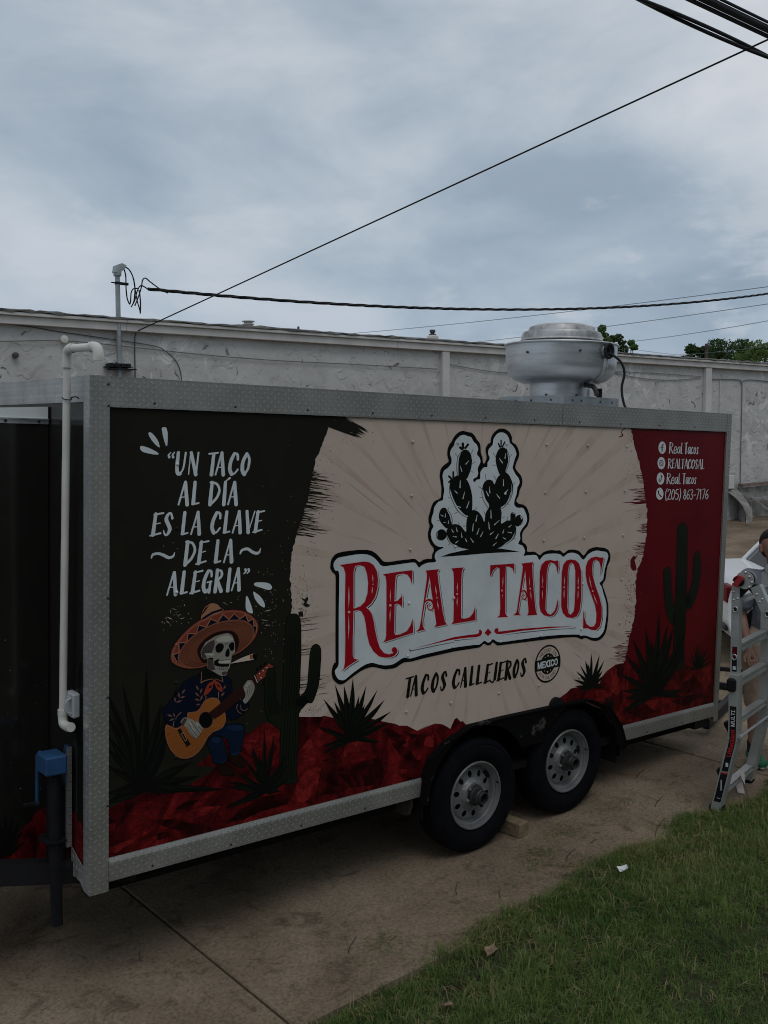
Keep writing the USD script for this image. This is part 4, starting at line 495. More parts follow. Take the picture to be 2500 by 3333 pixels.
3|red|mural_red_background|+3793+573+13+14-2+12-60+13-28+9+27-4+27-9+42-4+4+2-40+11-51+7-52+15-52+10+52-7+51-15+52-6+44-12+2+1-2+5-18+3-32+8-32+5-32+11+95-21+17-1-1+4-20+3-39+9-38+11-38+7+38-3+38-13+59-8+0+1-18+5-76+15-38+11+38-7+37-3+59-14+0+4+2+1-91+21-37+14+36-5+38-13+36-8+24-3+3+3-95+19-36+11+71-14+36-4+25-5-3+6-16+2-34+9-32+3-34+10+66-9+33-8+18-2+2+1-24+6-40+12-80+17+40-5+80-20+30-6+5+4+0+1-45+13-101+17-51+12+51-8+50-6+51-13+43-8-1+3-32+8-129+26+42-4+87-20+31-4+1+4-20+6-33+1-37+10-30+11+33-3+34-11+53-7+1+4+3+7-9+3-23+4-24+2-24+6+24+0+57-12+1+2+2+8-12+0-14+5-13+1+13+3+14-7+13+1+0+1-12+6-12+0-14+5+27+1+12-3+1+8-4-1-11+5-11+1+11+2+10-2+5+1+1+8-6-1-17+5-10+5+13+2-3+1+12+4+11-4+3+0+0+2+6+8-27+2-45+7+23+0+54-3+7+6-13+3-44+4-22+4+44+0+22-5+15-1-5+13+13+15-8+15+12+14+8+13+7+26-5+13+9+14-6+13+7+13-5+14+0+12+10+16+3+9-1+17-7+12+3+12-6+12+1+15-3+11-6-5-3+6+3+5+5-5+0+15+2+22-9+16+0+14+11+13+0+12-4+17+9+12+4+15-4+16+13+13+14+12+4+7-2+1+3+2+3+7+12+12+1+19+17+15-2+5-15+2-87+12+45-2+3+3+4-3+35-6+13+0+0+5-13+3-29+0-29+3-7+2-2-4-4+6-17+4+59-7+16+0-4+0-17+7+17-5+31+0+0+1-10+1-28+6-27+0-29+8+84-10+12-1+2+5-23+2-113+14+31-1+3+3+5-3+36-4+38-6+25-2+1+2-1+4-8+1-42+0-22+6+43-4+16+1-14+3-82+6-9+2-2-4-3+4+1+0-29+6+42-5+81-5+28-4+0+3-10+3-24+1-49+8+18+3-37+7-39+1+39+1+39-7+39-1+30-6+2+3-20+4-29+3-29+0-30+8+30-5+48-3-25+5+33-4+16+1+7-1+0+5-34+3-22+0-23+6+23-3+21+4-48+4-32+6+64-7+31-1+20-3+4+14-1+15+8+13+5+16-5+10-20+4-17-3-19+5+3+0-23+3+24+1+45-2+7+1+1+3-17-1-31+4-31-3-32+2+62+3+32-3+12+1-52+4-36-2-36+5+71+0+60-2+0+2-8+1-61+2+20+3+21-3+20+1+7-1+0+4-5+1-18-3-17+1-17+5-24+4+10+0-26+6+28-4+27+2+27-1+13+1-4+1-38+2-20+4+19+1+20-4+15+2-20+0-43+6+64-2+8+1+1+3-11+2-21-1-3-3-2+2-19-1-24+6+23-1+19+1+2+2-30+2+26+2+21-2+14+3+6+0-3+9+6+16-10+13-3+32+8+15-4+16-17+17+4+14-1+6-78-3-21+0-12+2-32-3-51+0+50+2+19+2-51+9-82+3-2+1+2+1+36+1+46+0+57-3+19+0+44+6-9+0-23+3+46+4+14-2+5+1+7-1+7+1+1+4-135-3-48+2+48+0+20+2-35+0+39+8+40-3+67+3-4+4-44+0-28-3-29+2+29-1+28+4+41+1-2+3-35+1-26-4-26+1+36+4-84+0+75+5+58+1-1+4+1+2-11-2-55-1-28+1+83+2+12+1+1+5-78-5+79+8-26-1-74+3-36-4+36+6+37+2+37-2+28+2-3+4-25-2-35+3-34-4-36+2+68+5-31+2+51+1+25+4+11-1-2+4-31+0-45-4-92-1+46+3+46+0+45+4+30+0-3+6-33-1-49-4-100-1+49+5+43-1-3+3+4+6+8-6-4-3+2+0+82+7-1+11+2+11-8+11-57+2+18+3+20+1+17-3+1+10-47+0-20-1+17+7+50-1-8+13-8+1-42-5-21+2+21+4+20-1+21+6+6-1-1+3-7+0-20+2-21-6-21+4+3+0-6+5+6+4+4-4-3-4+37+4+20-3+7+2-2+6-9-2-22+4-21-3-21+1+21+7+21-3+29+5-2+5-6+3-8-5-10+6+9-1+8+4+3-1-14+23-7+15-1+13-7+14+1+14-7+6-3-2-5+3+4+2-6+5-7+14-6+16-4+14-4+5-1+0-2+2+1+1-13+18-15+30-5+14+0+5-5+2+5+2+0+2-5+6-3-2-4+3+3+2+2-1-6+9+4+12-1+1-4-3-4+3+3+3+5-3-6+14-15+12+1+15-12+11-2+14-2-1-22-2-9-3-32-15-15-9-9-7+1-6+15-12+4-7-1-2-9-5-14-3-20-3-3+0-3+3+3+3+19+4+10+3+3+2-1+2-12+13+0+8+12+11+15+10+31+16+10+4+11+2+17+0+1-2+1+2+1138+0+0-2084-1005+0/+3852+773+1+1-6+1/+3976+1696/+3934+1767+23+3-1+1-13+2-24-5/+3955+1737-14+0+9-1/+3947+1716-7+0-21+0+14-1/+3970+1386-16+3-29+3+19-6/+3971+1347-9-1+8-1/+3999+1513-1+3-33+1-20-2+31-2/+3996+1529+0+1-2-1/+3978+1543-14+1+2-2+34-3+1+2-9-1/+3992+1545+7+0-5+1-6-1/+3965+1519+10+0-29+0/+3959+1486+2+1-15+1/+3995+1485+1+0-2+0/+3985+1411-19+3-12+1+20-3/+3979+1398-9+0+17-3;+3735+2039-4+3+3+4+6-4;+3754+1921-3+2+3+3+4-3;+3742+1855-4+4+3+5+5-5;+3790+1264-3+5+2+5+7-6;+3789+1259-3-4-4+5+4+2;+3790+1244-1-1-4+1+3+3;+3783+1220-4+4+3+4+5-4;+3791+1135-2+2+2+3+2-3;+3801+1134-3+1+3+2+2-2;+3794+1131-6-5-5+5+4+5;+3797+1127-2-2-4+2+3+2;+3800+1104-4+5+4+2+5-3;+3781+1100-3+3+2+3+2-4;+3805+1067-2-2-4+3+3+2;+3812+1030+1-1-3-4-3+4+2+3-3+2+5+4+4-5;+3802+1012-2+3+2+2+3-2;+3788+1002-4-3-6+4+6+4;+3815+986-3-1-2+2+2+2;+3811+968-5+6+4+6+6-7;+3819+913-8+6+7+3+8-4;+3781+914-3-1-1+2+1+1;+3783+911-3-3-4+4+4+2;+3796+892-4+3+3+1+5-2;+3804+884-3+4+3+3+2-4;+3817+880-5+4+4+3+5-4;+3814+880-5-3-4+4+3+5;+3804+874+3-5-5-5-6+5+5+2;+3812+856-2+3+2+2+3-3;+3800+853-6+4+6+3+4-4;+3786+841-2-1-1+2+1+2;+3806+833-3-2-4+3+4+3;+3773+2126-4-4-5+3+5+4;+3770+2077-3+3+2+2+3-2;+3784+1988-5+2+4+4+4-4;+3777+1952-3+2+2+2+3-2;+3777+1916-3-4-5+4+5+4;+3780+1909-1+0-4+2+4+3+3-3-1-1+1+0-1-2;+3762+1882-5+3+4+5+5-5;+3794+1838-3-5-5+5+4+4;+3807+1371-5-3-5+3+4+4;+3808+1304-2+2+1+1+2+3+1-1+2+3+5-6-4-3-2+2;+3819+1290-4-4-6+5+6+5;+3825+1270-3-1-4+1+3+2;+3809+1261-8+5+7+4+5-5;+3805+1212-4+3+3+3+5-3;+3820+1199-2+2+2+3+5-3;+3825+1165-6-5-6+6+6+4;+3839+1155-5-4-4+5+3+6;+3814+1152-2+3+2+2+2-2;+3839+1122-6+5+5+5+4-3-1-1+2-2;+3812+1115-2+4+2+3+3-4;+3820+1105-5-4-8+5+7+5;+3832+1095-2-2-1+2+1+2;+3834+1090-2+2+2+2+2-3;+3821+1084-8+5+7+6+4-6;+3821+1071+6-7-5-5-5+6-1+0-3+2+3+2+3-2;+3845+1062-6-3-5+4+5+3;+3839+1029-4-5-5+6+4+3+1-1+6+5+7-6-7-4;+3831+989-2-1-3+2+3+1;+3829+967-3+3+3+4+4-5;+3843+960-5+3+5+2+3-3;+3836+952-4+5+4+3+3-4;+3839+945-4-4-3+5+3+3;+3829+942-4-1-2+2+2+2;+3843+935-5+4+5+2+5-3;+3840+914-4+3+3+2+2-3;+3838+908-2+1+2+3+3-3;+3852+868+1+0-7-3-5+4+4+3+6-3-6+5+6+5+6-6;+3785+2144-7+4+7+4+4-4;+3798+2124-2-1-2+1+1+2;+3793+2115+5-3-5-3-4+3-2-1-5+3+4+3+6-3;+3799+2045-5+4+4+4+5-4;+3796+2040-4-4-7+4+7+5;+3801+1962-3-3-3+3+3+2;+3812+1956-3+2+3+2+3-2;+3821+1930-5+3+1+1+2-1+1+1+4-2;+3830+1314-3-2-2+2+2+2;+3832+1268-2+35+28+27+47-8-4-3+2-1-3-2-2+1-22-17+18-39+9-30-6-1-2-2-2+1-1+0+3-4-3-3-4+4+3+3-26-5-16+15-3-2-6+4+4+3-11+11-1+9+0-1-3+4+2+1;+3845+1207-4+4+4+3+4-3;+3855+1194-3-3-5+4+5+2;+3858+1169-4-3-3+4+3+1;+3856+1128-5+4+5+2+3-2;+3862+1123-3+3+2+3+3-3;+3853+1124-4-2-2+3+2+1;+3843+1114+5+2-2+2+4+3+3-4-2-2+2-2-3-4;+3860+1107-3+3+2+1+3-2;+3847+1103-3+4+2+3+4-4;+3856+1092-5-3-5+4+5+2;+3848+1081-3+4+3+2+4-3;+3850+1072-4+4+4+3+5-3;+3849+1053-6+4+6+3+4-4;+3874+1046-2-4-5+4+4+4;+3850+1038-3+4+3+3+4-4;+3861+1034-1+1-3-2-5+5+4+4+3-2+2+1+3-4;+3854+1024+2+1+3-3-2-3-4+3-4-1-5+3+5+3;+3878+1008-5+5+4+5+5-6;+3865+1010-5+3+4+1+5-2;+3857+1007-2+1+1+2+4-2;+3862+974-4-3-4+4+4+4;+3863+946-8-3-7+4+7+5;+3860+930-4+6+3+4+6-5;+3860+924-5+4+4+2+5-3;+3873+923-3+3+3+2+5-3;+3866+910-5-7-5+6+5+2+1+2;+3819+1954-2+3+2+3+3-3;+3835+1938-4+3+3+3+3-3;+3831+1927-4-4-4+4+3+4;+3828+1905-4-3-2+3+2+1;+3822+1885-4+2+4+2+3-2;+3846+1788-2+2+1+2+2-2;+3849+1638-4-3-4+3+4+4;+3867+1218-1+1+1+2+2-2;+3885+1201-3+3+2+2+5-3;+3882+1131-5-4-9+5+8+5;+3880+1122-4-3-8+4+8+3;+3886+1097-8+6+7+5+7-7;+3879+1090-4+3+4+3+3-3;+3889+1084-6-5-6+6+5+4;+3901+1074-2+1+2+2+2-2;+3887+1074-3+1+2+2+2-2;+3881+1070+4-4-4-2-3+2+2+1-1+1;+3891+1059-5-3-3+3+3+4;+3888+1048-2+4+2+3+3-4;+3899+980-6+3+5+2+3-3;+3894+970-4+3+4+2+3-3;+3892+879-1-2-2+3+1+1;+3866+1967-7+4+6+4+6-4;+3854+1947-2-3-4+3+4+2;+3851+1932-2-2-2+2+2+2;+3880+1905-4+3+3+2+4-2;+3872+1904-4+1+3+3+3-3;+3871+1675-4-3-4+4+4+4;+3899+1667-2+3+2+1+3-1;+3884+1648-3+2+3+1+3-1;+3916+1611-5-4-6+5+6+4;+3897+1594-2-2-2+2+2+1;+3903+1591+5+5+0-1+2+2+6-4-5-6-1+1-2+0;+3872+1583-6+6+5+3+7-4;+3906+1331+5-3-5-3-5+4-6-4-8+5+8+3+8-3-2-1;+3912+1278-6-4-4+5+4+4;+3902+1206-3-3-6+4+6+3;+3939+1666-6+3+5+4+5-4;+3925+1654-5+4+4+3+3-4;+3974+1647-5-4-5+5+4+4;+3926+1642-2-2-2+2+1+2;+3941+1623-2+1+2+2+2-2;+3951+1618-2+2+2+3+3-3;+3934+1608-6+4+5+4+8-4;+3991+1610-3-2-4+2+3+2;+3925+1601-4-3-5+3+5+4;+3947+1310-3-2-3+2+3+2;+3934+1285-5+6+4+6+8-7
4|pink|mural_speckles|+3894+2146-4+3+3+2+3-2;+3861+2106-4+2+4+2+2-2;+3855+2080-2-3-4+3+3+2;+3867+2067-2-2-2+2+2+1;+3892+2030-3-2-4+2+3+3;+3895+2012-2+2+2+1+2-1;+3959+1065-3+3+3+2+3-3;+3959+1057-3+3+2+3+5-4;+3947+1055-3+2+3+2+2-2;+3962+1054-1-2-3+2+2+1;+3942+1048-2-1-3+2+3+2;+3966+1038-2+2+2+3+3-3;+3936+1025-2-2-2+2+2+2;+3959+1022-3-1-2+2+2+2;+3948+1018-2+3+1+3+3-3;+3951+891-3-1-2+2+2+1;+3927+857-3-1-3+2+3+2;+3940+735-2-1-3+2+3+1;+3912+2093-4-3-3+2+3+3;+3948+2044-2-2-2+2+2+2;+3927+2024-2+1+2+3+2-3;+3914+1993-2-1-3+1+3+2;+3959+1978-4+2+4+2+4-1;+3968+1955-2-3-3+3+3+2;+3977+1870-2-2-2+2+2+2;+3968+1840-1-3-2+3+1+2;+4029+1043-2-2-3+3+3+1;+4035+1029-3+1+3+2+2-2;+4016+1031-3-2-3+3+2+1;+3988+1017-2-1-3+2+2+1;+4030+1009-2+2+2+2+2-2;+4039+859-4-2-3+2+3+1;+4029+751-2+2+2+1+3-2;+4006+723-3+3+2+2+3-3;+4020+681-2-1-2+1+2+2;+3982+2125-2+2+2+2+3-2;+4050+1989-3-3-3+3+3+1;+4048+1980-3-2-3+2+3+1;+4029+1974-4+2+3+2+3-2;+4055+1957-3-2-2+2+1+1;+4019+1950-2+2+1+2+3-2;+4065+1933+2+2+2-2-1-3;+4004+1931-3-2-2+2+2+2;+3978+1924-2-3-2+3+1+1;+4026+1914-3+2+3+1+2-1;+4041+1903-2+2+2+3+3-3;+4034+1898-3+2+3+1+2-1;+3985+1882-1-2-2+2+2+2;+4042+1868+1-1-2-3-3+3+2+2+0+1+1+1+2-2;+3989+1846-3-2-3+2+2+1;+4039+1829-4+2+4+1+3-1;+4067+1770-2-1-2+1+2+2;+4053+1567-2+2+1+3+2-3;+4043+1490-2-1-3+2+2+1;+4070+1442-3+2+3+2+3-3;+4105+2125-3+2+3+2+2-2;+4063+2088-2-3-4+3+4+2;+4097+2004-3+2+3+1+3-1;+4092+1994-3+1+2+2+3-2;+4154+1990-2-1-2+1+1+2;+4118+1931-2-2-4+2+3+2;+4182+1913-1-2-2+2+2+2;+4084+1868-3+2+2+3+4-3;+4125+1828-1-2-3+2+2+2;+4143+1775-3+2+3+2+2-2;+4132+1747-2-3-2+3+2+1;+4107+1742-3-3-2+3+2+1;+4253+1566-1-2-3+3+2+1;+4183+1505-3-2-3+2+2+2;+4114+1469-4+3+3+2+4-3;+4185+1375-2-2-3+2+3+3;+4454+1324-3+2+2+3+3-3;+4452+1291-4+3+3+2+4-3;+4508+1227-3-1-1+2+1+1;+4487+1223-2-1-4+2+3+2;+4648+1164-4+2+3+1+3-1;+4541+1072-3-2-1+2+1+2;+4154+827-2-3-3+4+3+2;+4654+2181-3+2+3+1+2-1;+4651+2115-2-1-3+1+2+2;+4682+2075-4+2+3+2+3-2;+4754+2067-3-2-3+2+2+2;+4727+2035-2+2+2+2+3-2;+4733+2026-3-1-4+1+4+2;+4717+1998-3-2-3+2+3+1;+4709+1970-4+2+3+1+3-1;+4786+1946-3-2-3+2+3+1;+4692+1932-3+2+2+2+3-2;+4715+1929-3+2+2+2+3-2;+4728+1886-3+2+3+2+3-2;+4743+1880-2-2-4+2+3+1;+4773+1857-1+3+1+2+3-2;+4656+1859-2-1-2+1+2+2;+4794+1847-3-2-3+3+3+1;+4667+1828-2-1-2+1+2+2;+4765+1820-3-2-2+2+2+1;+4707+1816-2+2+1+1+3-1;+4653+1813-2-3-4+3+4+2;+4627+1531-3-2-2+2+2+2;+4784+1388-3+2+2+1+3-1;+4840+1305-2-3-3+3+3+2;+4738+1263-2+3+2+2+2-3;+4662+1232-2-2-3+2+3+3;+4688+1223-4+2+4+2+3-3
5|rock|mural_rocks|+3066+410+39+4+37+27+78+29+39+22+290-6+29+44+41+30+42+15+54+18+77+1+34-8+89+14+237-65+344-32+158-70+103+18+131+38+21+4+0-360-1176+0-13+37-120+130-200+88-329+1;+83+383+162+38+84-12+69-20+117+30+83+27+37+27-103+25+77+46+73+64+50+8+102-6+51+31+33+6+46-19+41-24+113+40+70-12+71-10+28+1+59-21+272-50+63-23+56-18+33-9+33-18+57-9+76-42+58+12+51+6-112-22+136+24+58-13+42-23+26-16+12+23+12+17+8+14+17+4+17-14+18-17+12+6+23-23+42-21-16+0-210-70-110-90-35-97-1902+0
6|rock_dark|mural_rock_shadows|+1117+583+3+16-3+15+1+16-3+13+3+1+19-5+5+1+46-8+71-10+20+1+5-2-9-15-13-14-8-14-4-12-20-9-13-8-8-11-17-7-15-13-8-16-12-13-11-10-5-16-22-6+3+15+1+31+0+14-5+18+3+18+0+13;+1343+351-28+6-21+10-19+20+3-2+24+2+16+1+27-2+19+1+30-16+20-19-52-9;+1277+193+0+12-6+21+4+15-14+14+29-1+17+3+21+6+23-2+23+4+28-45+14-12+12-14-15-4-19-1-25+6-11-3-19-3-22+2-16+2;+546+370-24+10-8+2-19+11-16+6+20-4+14+0+17-6+9+0+35-11+19+0+14-5+11+0+34-13+60-16-13+0-21+3-20+4-11-3-19+5-23+2-31+3-12+8;+482+300-14-1-17+2-17+4-16+3+4+0+9+8+20+3+8+8+22+4+16+4+13-5+9+1+17-2+16-4-12-4-28-13;+754+172-13+3-23-2-15+5-15-1+7+9+19+1+7+10+19+3+8+8+16+5+10+11+29+9+17+3+10+10+17+3+19+5+4+8+21+8+16-4+33-3+37-2+14+1+19-2+20-3+17-18+25-13-3-15-9-14-5-2-21-2-17+0-15-3-25+0-18+2-17-2-17+0-49-4-18-6-20-1-26-5-16-5-20+4;+95+342+23-18-11-9-7-10-14-6-3-5+0+50;+359+241-22+12-13+12-17+8-13+9+2+1+29-5+16-1+29-8+11-1+19-5+15-6+17-4+29-12+11-5+11-8+20-8+13-2+13-7+21-7+13-8+31-8+14-9+10-3+20-8+31-11+11-7+16-5-28+2-14-1-12+4-40+0-6-2-69+13-14-2-16+5-28+2+14+10+15+4-24+9-10+2-14+6-20+10-15+5-21+4-9+10-20+8;+339+173-12-3+3+13-2+14+6+13-4+0+16+2+16-2+16+1+14-15+12-16-23+2-8-6-18-3;+3781+540-19-12-16-13-51+8-36+14-6-3+17+12+22+8+24+14+24+11+65-30;+4455+296+7+14+4+20+21+16+15+15+5+1+29+6+56+7+17+9+51+1+34-8+31-4+94-23-42-26-35-9-24-11-32-8-38-6-28-11-35-9-47-7;+4539+179-82+28-27+13-27+6-38+15-12-1+38+5+78-1+15+10+52+0+42+1+29-2+29+2+31+0+49-8+44-2+76-5-52-7-17-9-24-9-45-4-24-8-43-1-15-11-37-1;+3941+192-18+18-41+15-21+13-37+15+1+2+38+1+22+6+35+1+37-1+40+4+16+0+42+4+39-12+21-7+49-12+31-9+44-9-25-8-42-9-13-6-21-15-41-5-4-8-28-9-38+6-43+18;+1706+453-12+16-13+19-13+16-9+22+12-8+18-15+26-11+49-33+35-21+26-14+2-17+23-15+14-14-27-6-7-6+31-18+15-16+26-12+8-12+23-22+9-15+21-17-16-26-14-12-23+12-15+14-30+15-10+16-13+18-22+15-14+16-10+15-20+20-13+13-10+13-6+15+44-14-9+6-22+16-23+15-12+13;+1892+398-10+10-31+27-23+13+19-5+18-6+29-14+22-5+21-7+23-12+22-16-26+7-20-2-20+8;+1451+220-11+17-21+12-25+30-12+11+0+2+22+3+15+4+12+8+15+4+18+6+15+4+22+0+15+5+38+4+24-2+40+0+27-4+17+0+27-47+2-16+10-16-10-12-9-13-10-12-22-4-14-9-14-14-18+3-10-3-57+9-25+0-41+3-8+12
6|rock_light|mural_rock_highlights|+822+504-13+14-2+14-25+23+11+9+11+14+11+9+4+6+15+11+22+1+7+5+23+6+10+6+15-6+47-6+32-11+7-16+1-12+6-17-14-9+0-15-21-8-4-10-8-11-53+5-19-1-17+2-26-4;+1417+385-2+19+3+17+6+14+12+12-5+1+25-1+21+1+20-3+13+3+23-10+27-2+24-5+27-9-16-12-15-5-20-12-12-10-42+5-28+0-26+4-14-15-25-8;+1121+393-10+14+10+15-1+14-5+15+11+11+11+7+14+14+13+8+4+13+17+7+12+13+7+11+28+21+13+7+19-10+14-16+13-9+15-15+47-35-23-1-11-3-23-3-32-6-15-4-20-15-13-13+12-15+7-17-2-16+12-15-46-1-14+0-23-8-10-13-23-5-11-10+1+29-5+14;+1084+227+15+14+3+17+5+11+4+20+0-2+14+11+12+20+25+22+2+12+10+9+47-2+42-10+5-13-12-16+4-19-9-13+6-19-9-10-5-16-1-15-8-11-7-14-16-6-40-13-20-4-8+6-29+8-6+7-23+11;+441+255-17+10-18+6-31+13+0+2+16-2+30+0+9+2+66-6+9+1+23+2+11+0+19+4+13+0+19-2+31-9+19-2+9+1+22-7-11-6-12-11-8-5-23-2-9-3-14+1-12+3-19-2-36+0-12-2-18+7;+83+310+39-2-3-16-3-10-11-3-17-2+2+18-7+10;+132+169-16+0-12+7-10+12-11+8+12+1+13+4+13+2+13+3+20+3+7+1+10+2+22+3+19+6+19+1+16+2+7+5+13+2+20+0+10+4-9-8-47-14-5-5-16-5-23-12-12-5-18+0-11-5-6-6;+327+134-15+6-7+0-17+7-10+2-4+0+15+6+4+7+19+4+12+5+3+7+36-2+17-3+7-3+25-3+8-2-31-6-17-1-3-8-13-7-13-2;+4733+328-40+23-14+26-6+17-24+26+7-2+27+10+44+5+39+6+34+13+34+6+20+9+4-23+13-25+17-27+4-24-22-21+10-25-24-15-24-11-32-16-41-13-8+20-10+21;+3648+444-9+17-30+28-11+22-18+20+9-2+17+9+68+24+9+13+32+5+19-24-4-21+4-26+35-25+8-21+46-53-46-6-10-15-29-13-52+27-29+16;+3568+361-43+11+6+23-19+23+1+25+37-2+31-6+29-2+40-17+26-16+24-17-14-20+3-17-31-17-31+11-22+9;+4167+198-16+19-50+28-18+22-27+17-5+2+22+1+53-2+20-4+78-3+30+4+29+0+43-14+42-7+52-18-32-4-31-8-24+0-50-4-18-11-66-12;+3784+186-45+14+6+19-1+23+8+28+5-4+29-12+28-18+56-31+23-8+24-18+23-23-41+10-32+2-23+9-38+4;+2026+324-25+6-9+14+7+37-2+0+17+3+29+3+19+6+7-19-8-15+10-25-7-19-21+3;+1946+261-20+15-16+20-14+19+14+19+40-39+24-13+8-16;+1802+212-21+5-27+28-2+11+27-11+26-6+24-11+24-4+18-6+29-25-26+0-22+9-25+1
7|agave|mural_agave|+147+788+50-120+0+6-26+128-18+150+46-149+38-115-2+22+8+110+6-40+5+68+17+169+11-174+5-175+16+56+43+112-9-131+30+72+64+137-39-148-17-56+43+67-35-108-22-61+12+11-20-62-38-63-12-14-3-5+19+10+68+25+68+8-5-3+64+8-71-37-40-25+59-4+94-13-88-13-37-5+126-34+135-42-135+16-218+34-56+21-9-2-1+4-12+1-56-19-71+0-51+5+0+6+39+21+10+4-49+13+0+5+43+7+64+14-5+3-62+56-40+42+0+5+53-30+31-19-48+60-36+63+0+6+48-43-12+20-36+77+0+6+59-71-22+58-37+102+0+6+47-78-47+168+0+7;+1485+632+28+69-1-50+8+17+41+81-16-90-8-34+17+20-6-28+29+29+64+69-42-82-45-61+59+32+81+47-58-66-59-49+73+17+92+24-76-44-58-22+34+2+87+2-73-28-88-24-9-1+55-25+63-26-65+7-73+20-45+16-5-3-9-2-12+1-7+2-1-3-6+2-46-15-69-11-62-4+51+23+21+8-13+0-59+8+100+21-124+85+68-19+75-34+29-16-11+17-31+35-63+90-45+78+95-97-26+75+46-63-19+57-22+95+63-121-3+107+33-91+4-17+22+142+15-103;+3442+599+5+39+5+67+16-70+6-86+1+5+31+71+33+59-9-66-9-47+70+69-27-54-23-36+40+22-24-34-21-21+17+6+46+12-31-25-38-26-9-4+72-28-37+0-44+6-24+8-13-1+1-2-50-8-105+15+41+10+6+0-74+21+52-1+36-4-52+26-54+28+61-15+56-17-46+41-41+42+56-33+40-26-31+48-31+50+46-47+26-28-8+43-12+56+29-45-2+22;+3664+329+14+41+16+32-11-68+18+18+27+24-16-29-16-28+56+25-24-20-20-13+35+6-37-20-21-8-16-3-1-2-6-1-11+2-35+18-59+42+32-14+36-20+11-7-13+11-27+29-19+26+40-32-20+50+23-29+16-27-12+39-6+35+31-60+11+68+5-39;+4680+551+9+100+9-65+3-69+21+51+22+54-9-57-15-55+54+70-17-43+12+15+43+47-63-112+108+52-43-35-56-37-22-12+16+5+73+12+63+9-55-18-66-18-57-11+0-1-3-2-7-2-9+1+0-1-19+5-28+0-50+5-43+8+61+2-89+32+52-10+59-15+21-6-24+16-74+71+46-28+34-24-31+45-26+42+41-39+36-39-22+66-14+53+30-53+16-32-10+46-5+58
8|agave_light|mural_agave_highlights|+195+701-33+201+46-201+23-143-17+68+6-36+1-82-16+81-4+88;+151+686-56+194+69-192+37-138;+242+634+2+149+6-84+0+35+18+226-5-228-9-93-1-111;+205+527-51+109-60+156+71-153;+157+586-63+119+75-114+44-85;+158+554-65+95+76-88+46-69;+160+509-68+66+74-57+48-49;+220+443-53-2-76+14+74-2;+226+420-53-11-82+4+76+11;+332+683+81+184-69-189-58-126;+286+646+50+151-34-157-38-104;+293+538+34+78+74+128-63-134-37-62+59+54-50-66-47-38;+398+496+89+20-100-36-73-16+26+11-41-8+51+25+84+20;+403+458+122-13-119+0-84+11;+352+436+118-24+176-51-176+39;+312+443+64-16+92-39-93+27;+1448+639+19+132-5-134-17-92;+1396+626-37+127+49-126+22-80-12+73-4+120+19-121-1-80+1-3-1+2+0-3-1+6;+1359+589-67+103+78-99+46-74;+1388+578-33+94+44-92+21-67;+1352+502-79+53+84-43+55-40;+1374+454-78+6+75+3+56-6;+1377+434-80-9+75+17+58+6;+1500+612+50+109-39-113-37-75;+1536+599+86+91-76-97-29-28-5-11-31-46+13+34-10-9+12+15+4+12+44+68-18-41;+1471+589+36+88-23-92-29-61;+1563+571+106+62-96-71-76-40;+1591+536+122+31-115-41-85-18;+1588+506+114+5-107-17-79-2;+1572+453+83-36-84+27-56+27;+3399+646+26-76+9-53-19+53;+3434+559-11+65+23-66+0-4-1+39+8+89+2-91-7-51+5-28;+3395+556-43+68+51-66+29-48;+3321+588+65-50+39-39-46+35;+3368+506-73+36+76-30+52-27;+3382+478-71+19+70-12+51-15;+3336+469+61+0+46-8-43+0;+3492+584+39+80-28-84-29-55;+3517+563+61+61-51-65-44-41;+3513+531+56+32-47-37-41-21;+3527+511+58+18-51-24-42-11;+3532+474+49-19-49+12-34+14
9|agave|mural_agave|+883+448-2+46+19-50+6+77+6+93+13-96+3-79+44+130-3-85-15-97-8-32+4+7+50+50+48+40-28-55-12-20+54+25-33-41-30-40+17+2+47-3-72-34+26-15-29-1-33-3-27+12-81-21-166-7+66+23+47+10+34+14+21+5-81+27-64+28+59-7-65+37+68-18+69-28-88+86+58-32+62-45+27-23-24+32-42+68-31+59+73-88-35+137+16-33-10+49+33-75
10|agave_light|mural_agave_highlights|+892+348-5+13+2-9-7+23-14+41-25+97+20-58-15+72+29-102+7-43;+854+390-45+78+51-76+32-55;+827+354-63+61+68-55+43-45;+804+330-85+48+89-40+38-24+28-11-16+4+10-6-18+8-39+9-86+33;+863+277-56+7+52+3+40-6;+806+260-101-5+97+14+74+1;+904+458+8+125+1-127-8-87;+932+438+34+104-23-108-27-72;+892+396-8+78+18-79+4-55;+974+381+61+55-51-62-43-37;+984+356+63+36-54-44-44-24;+988+317+61+1-56-10-42+0;+971+290+37-16-38+8-26+12
10|agave|mural_agave|+4140+642+16+100+25+173+23-179+2-121+21+62+60+144-5-150+80+127-26-151-35-93+72+58+19+20+129+120-80-140-50-76+123+67-75-99-97-109-80-52+36-5+14-5+102-12+110-23-110-6+101-38-105+6-119+24-28+8-53+8-19+0-11+1-24+6-91-27-130-22-122-1+92+38+48+22-23+1-111+24+111+15-26+6-111+39+173-8-105+64-115+71+137-47+156-66+12-7-28+23-119+115-88+101+192-136-63+118-63+131+111-124+62-79-10+114-18+146+72-150+4+62
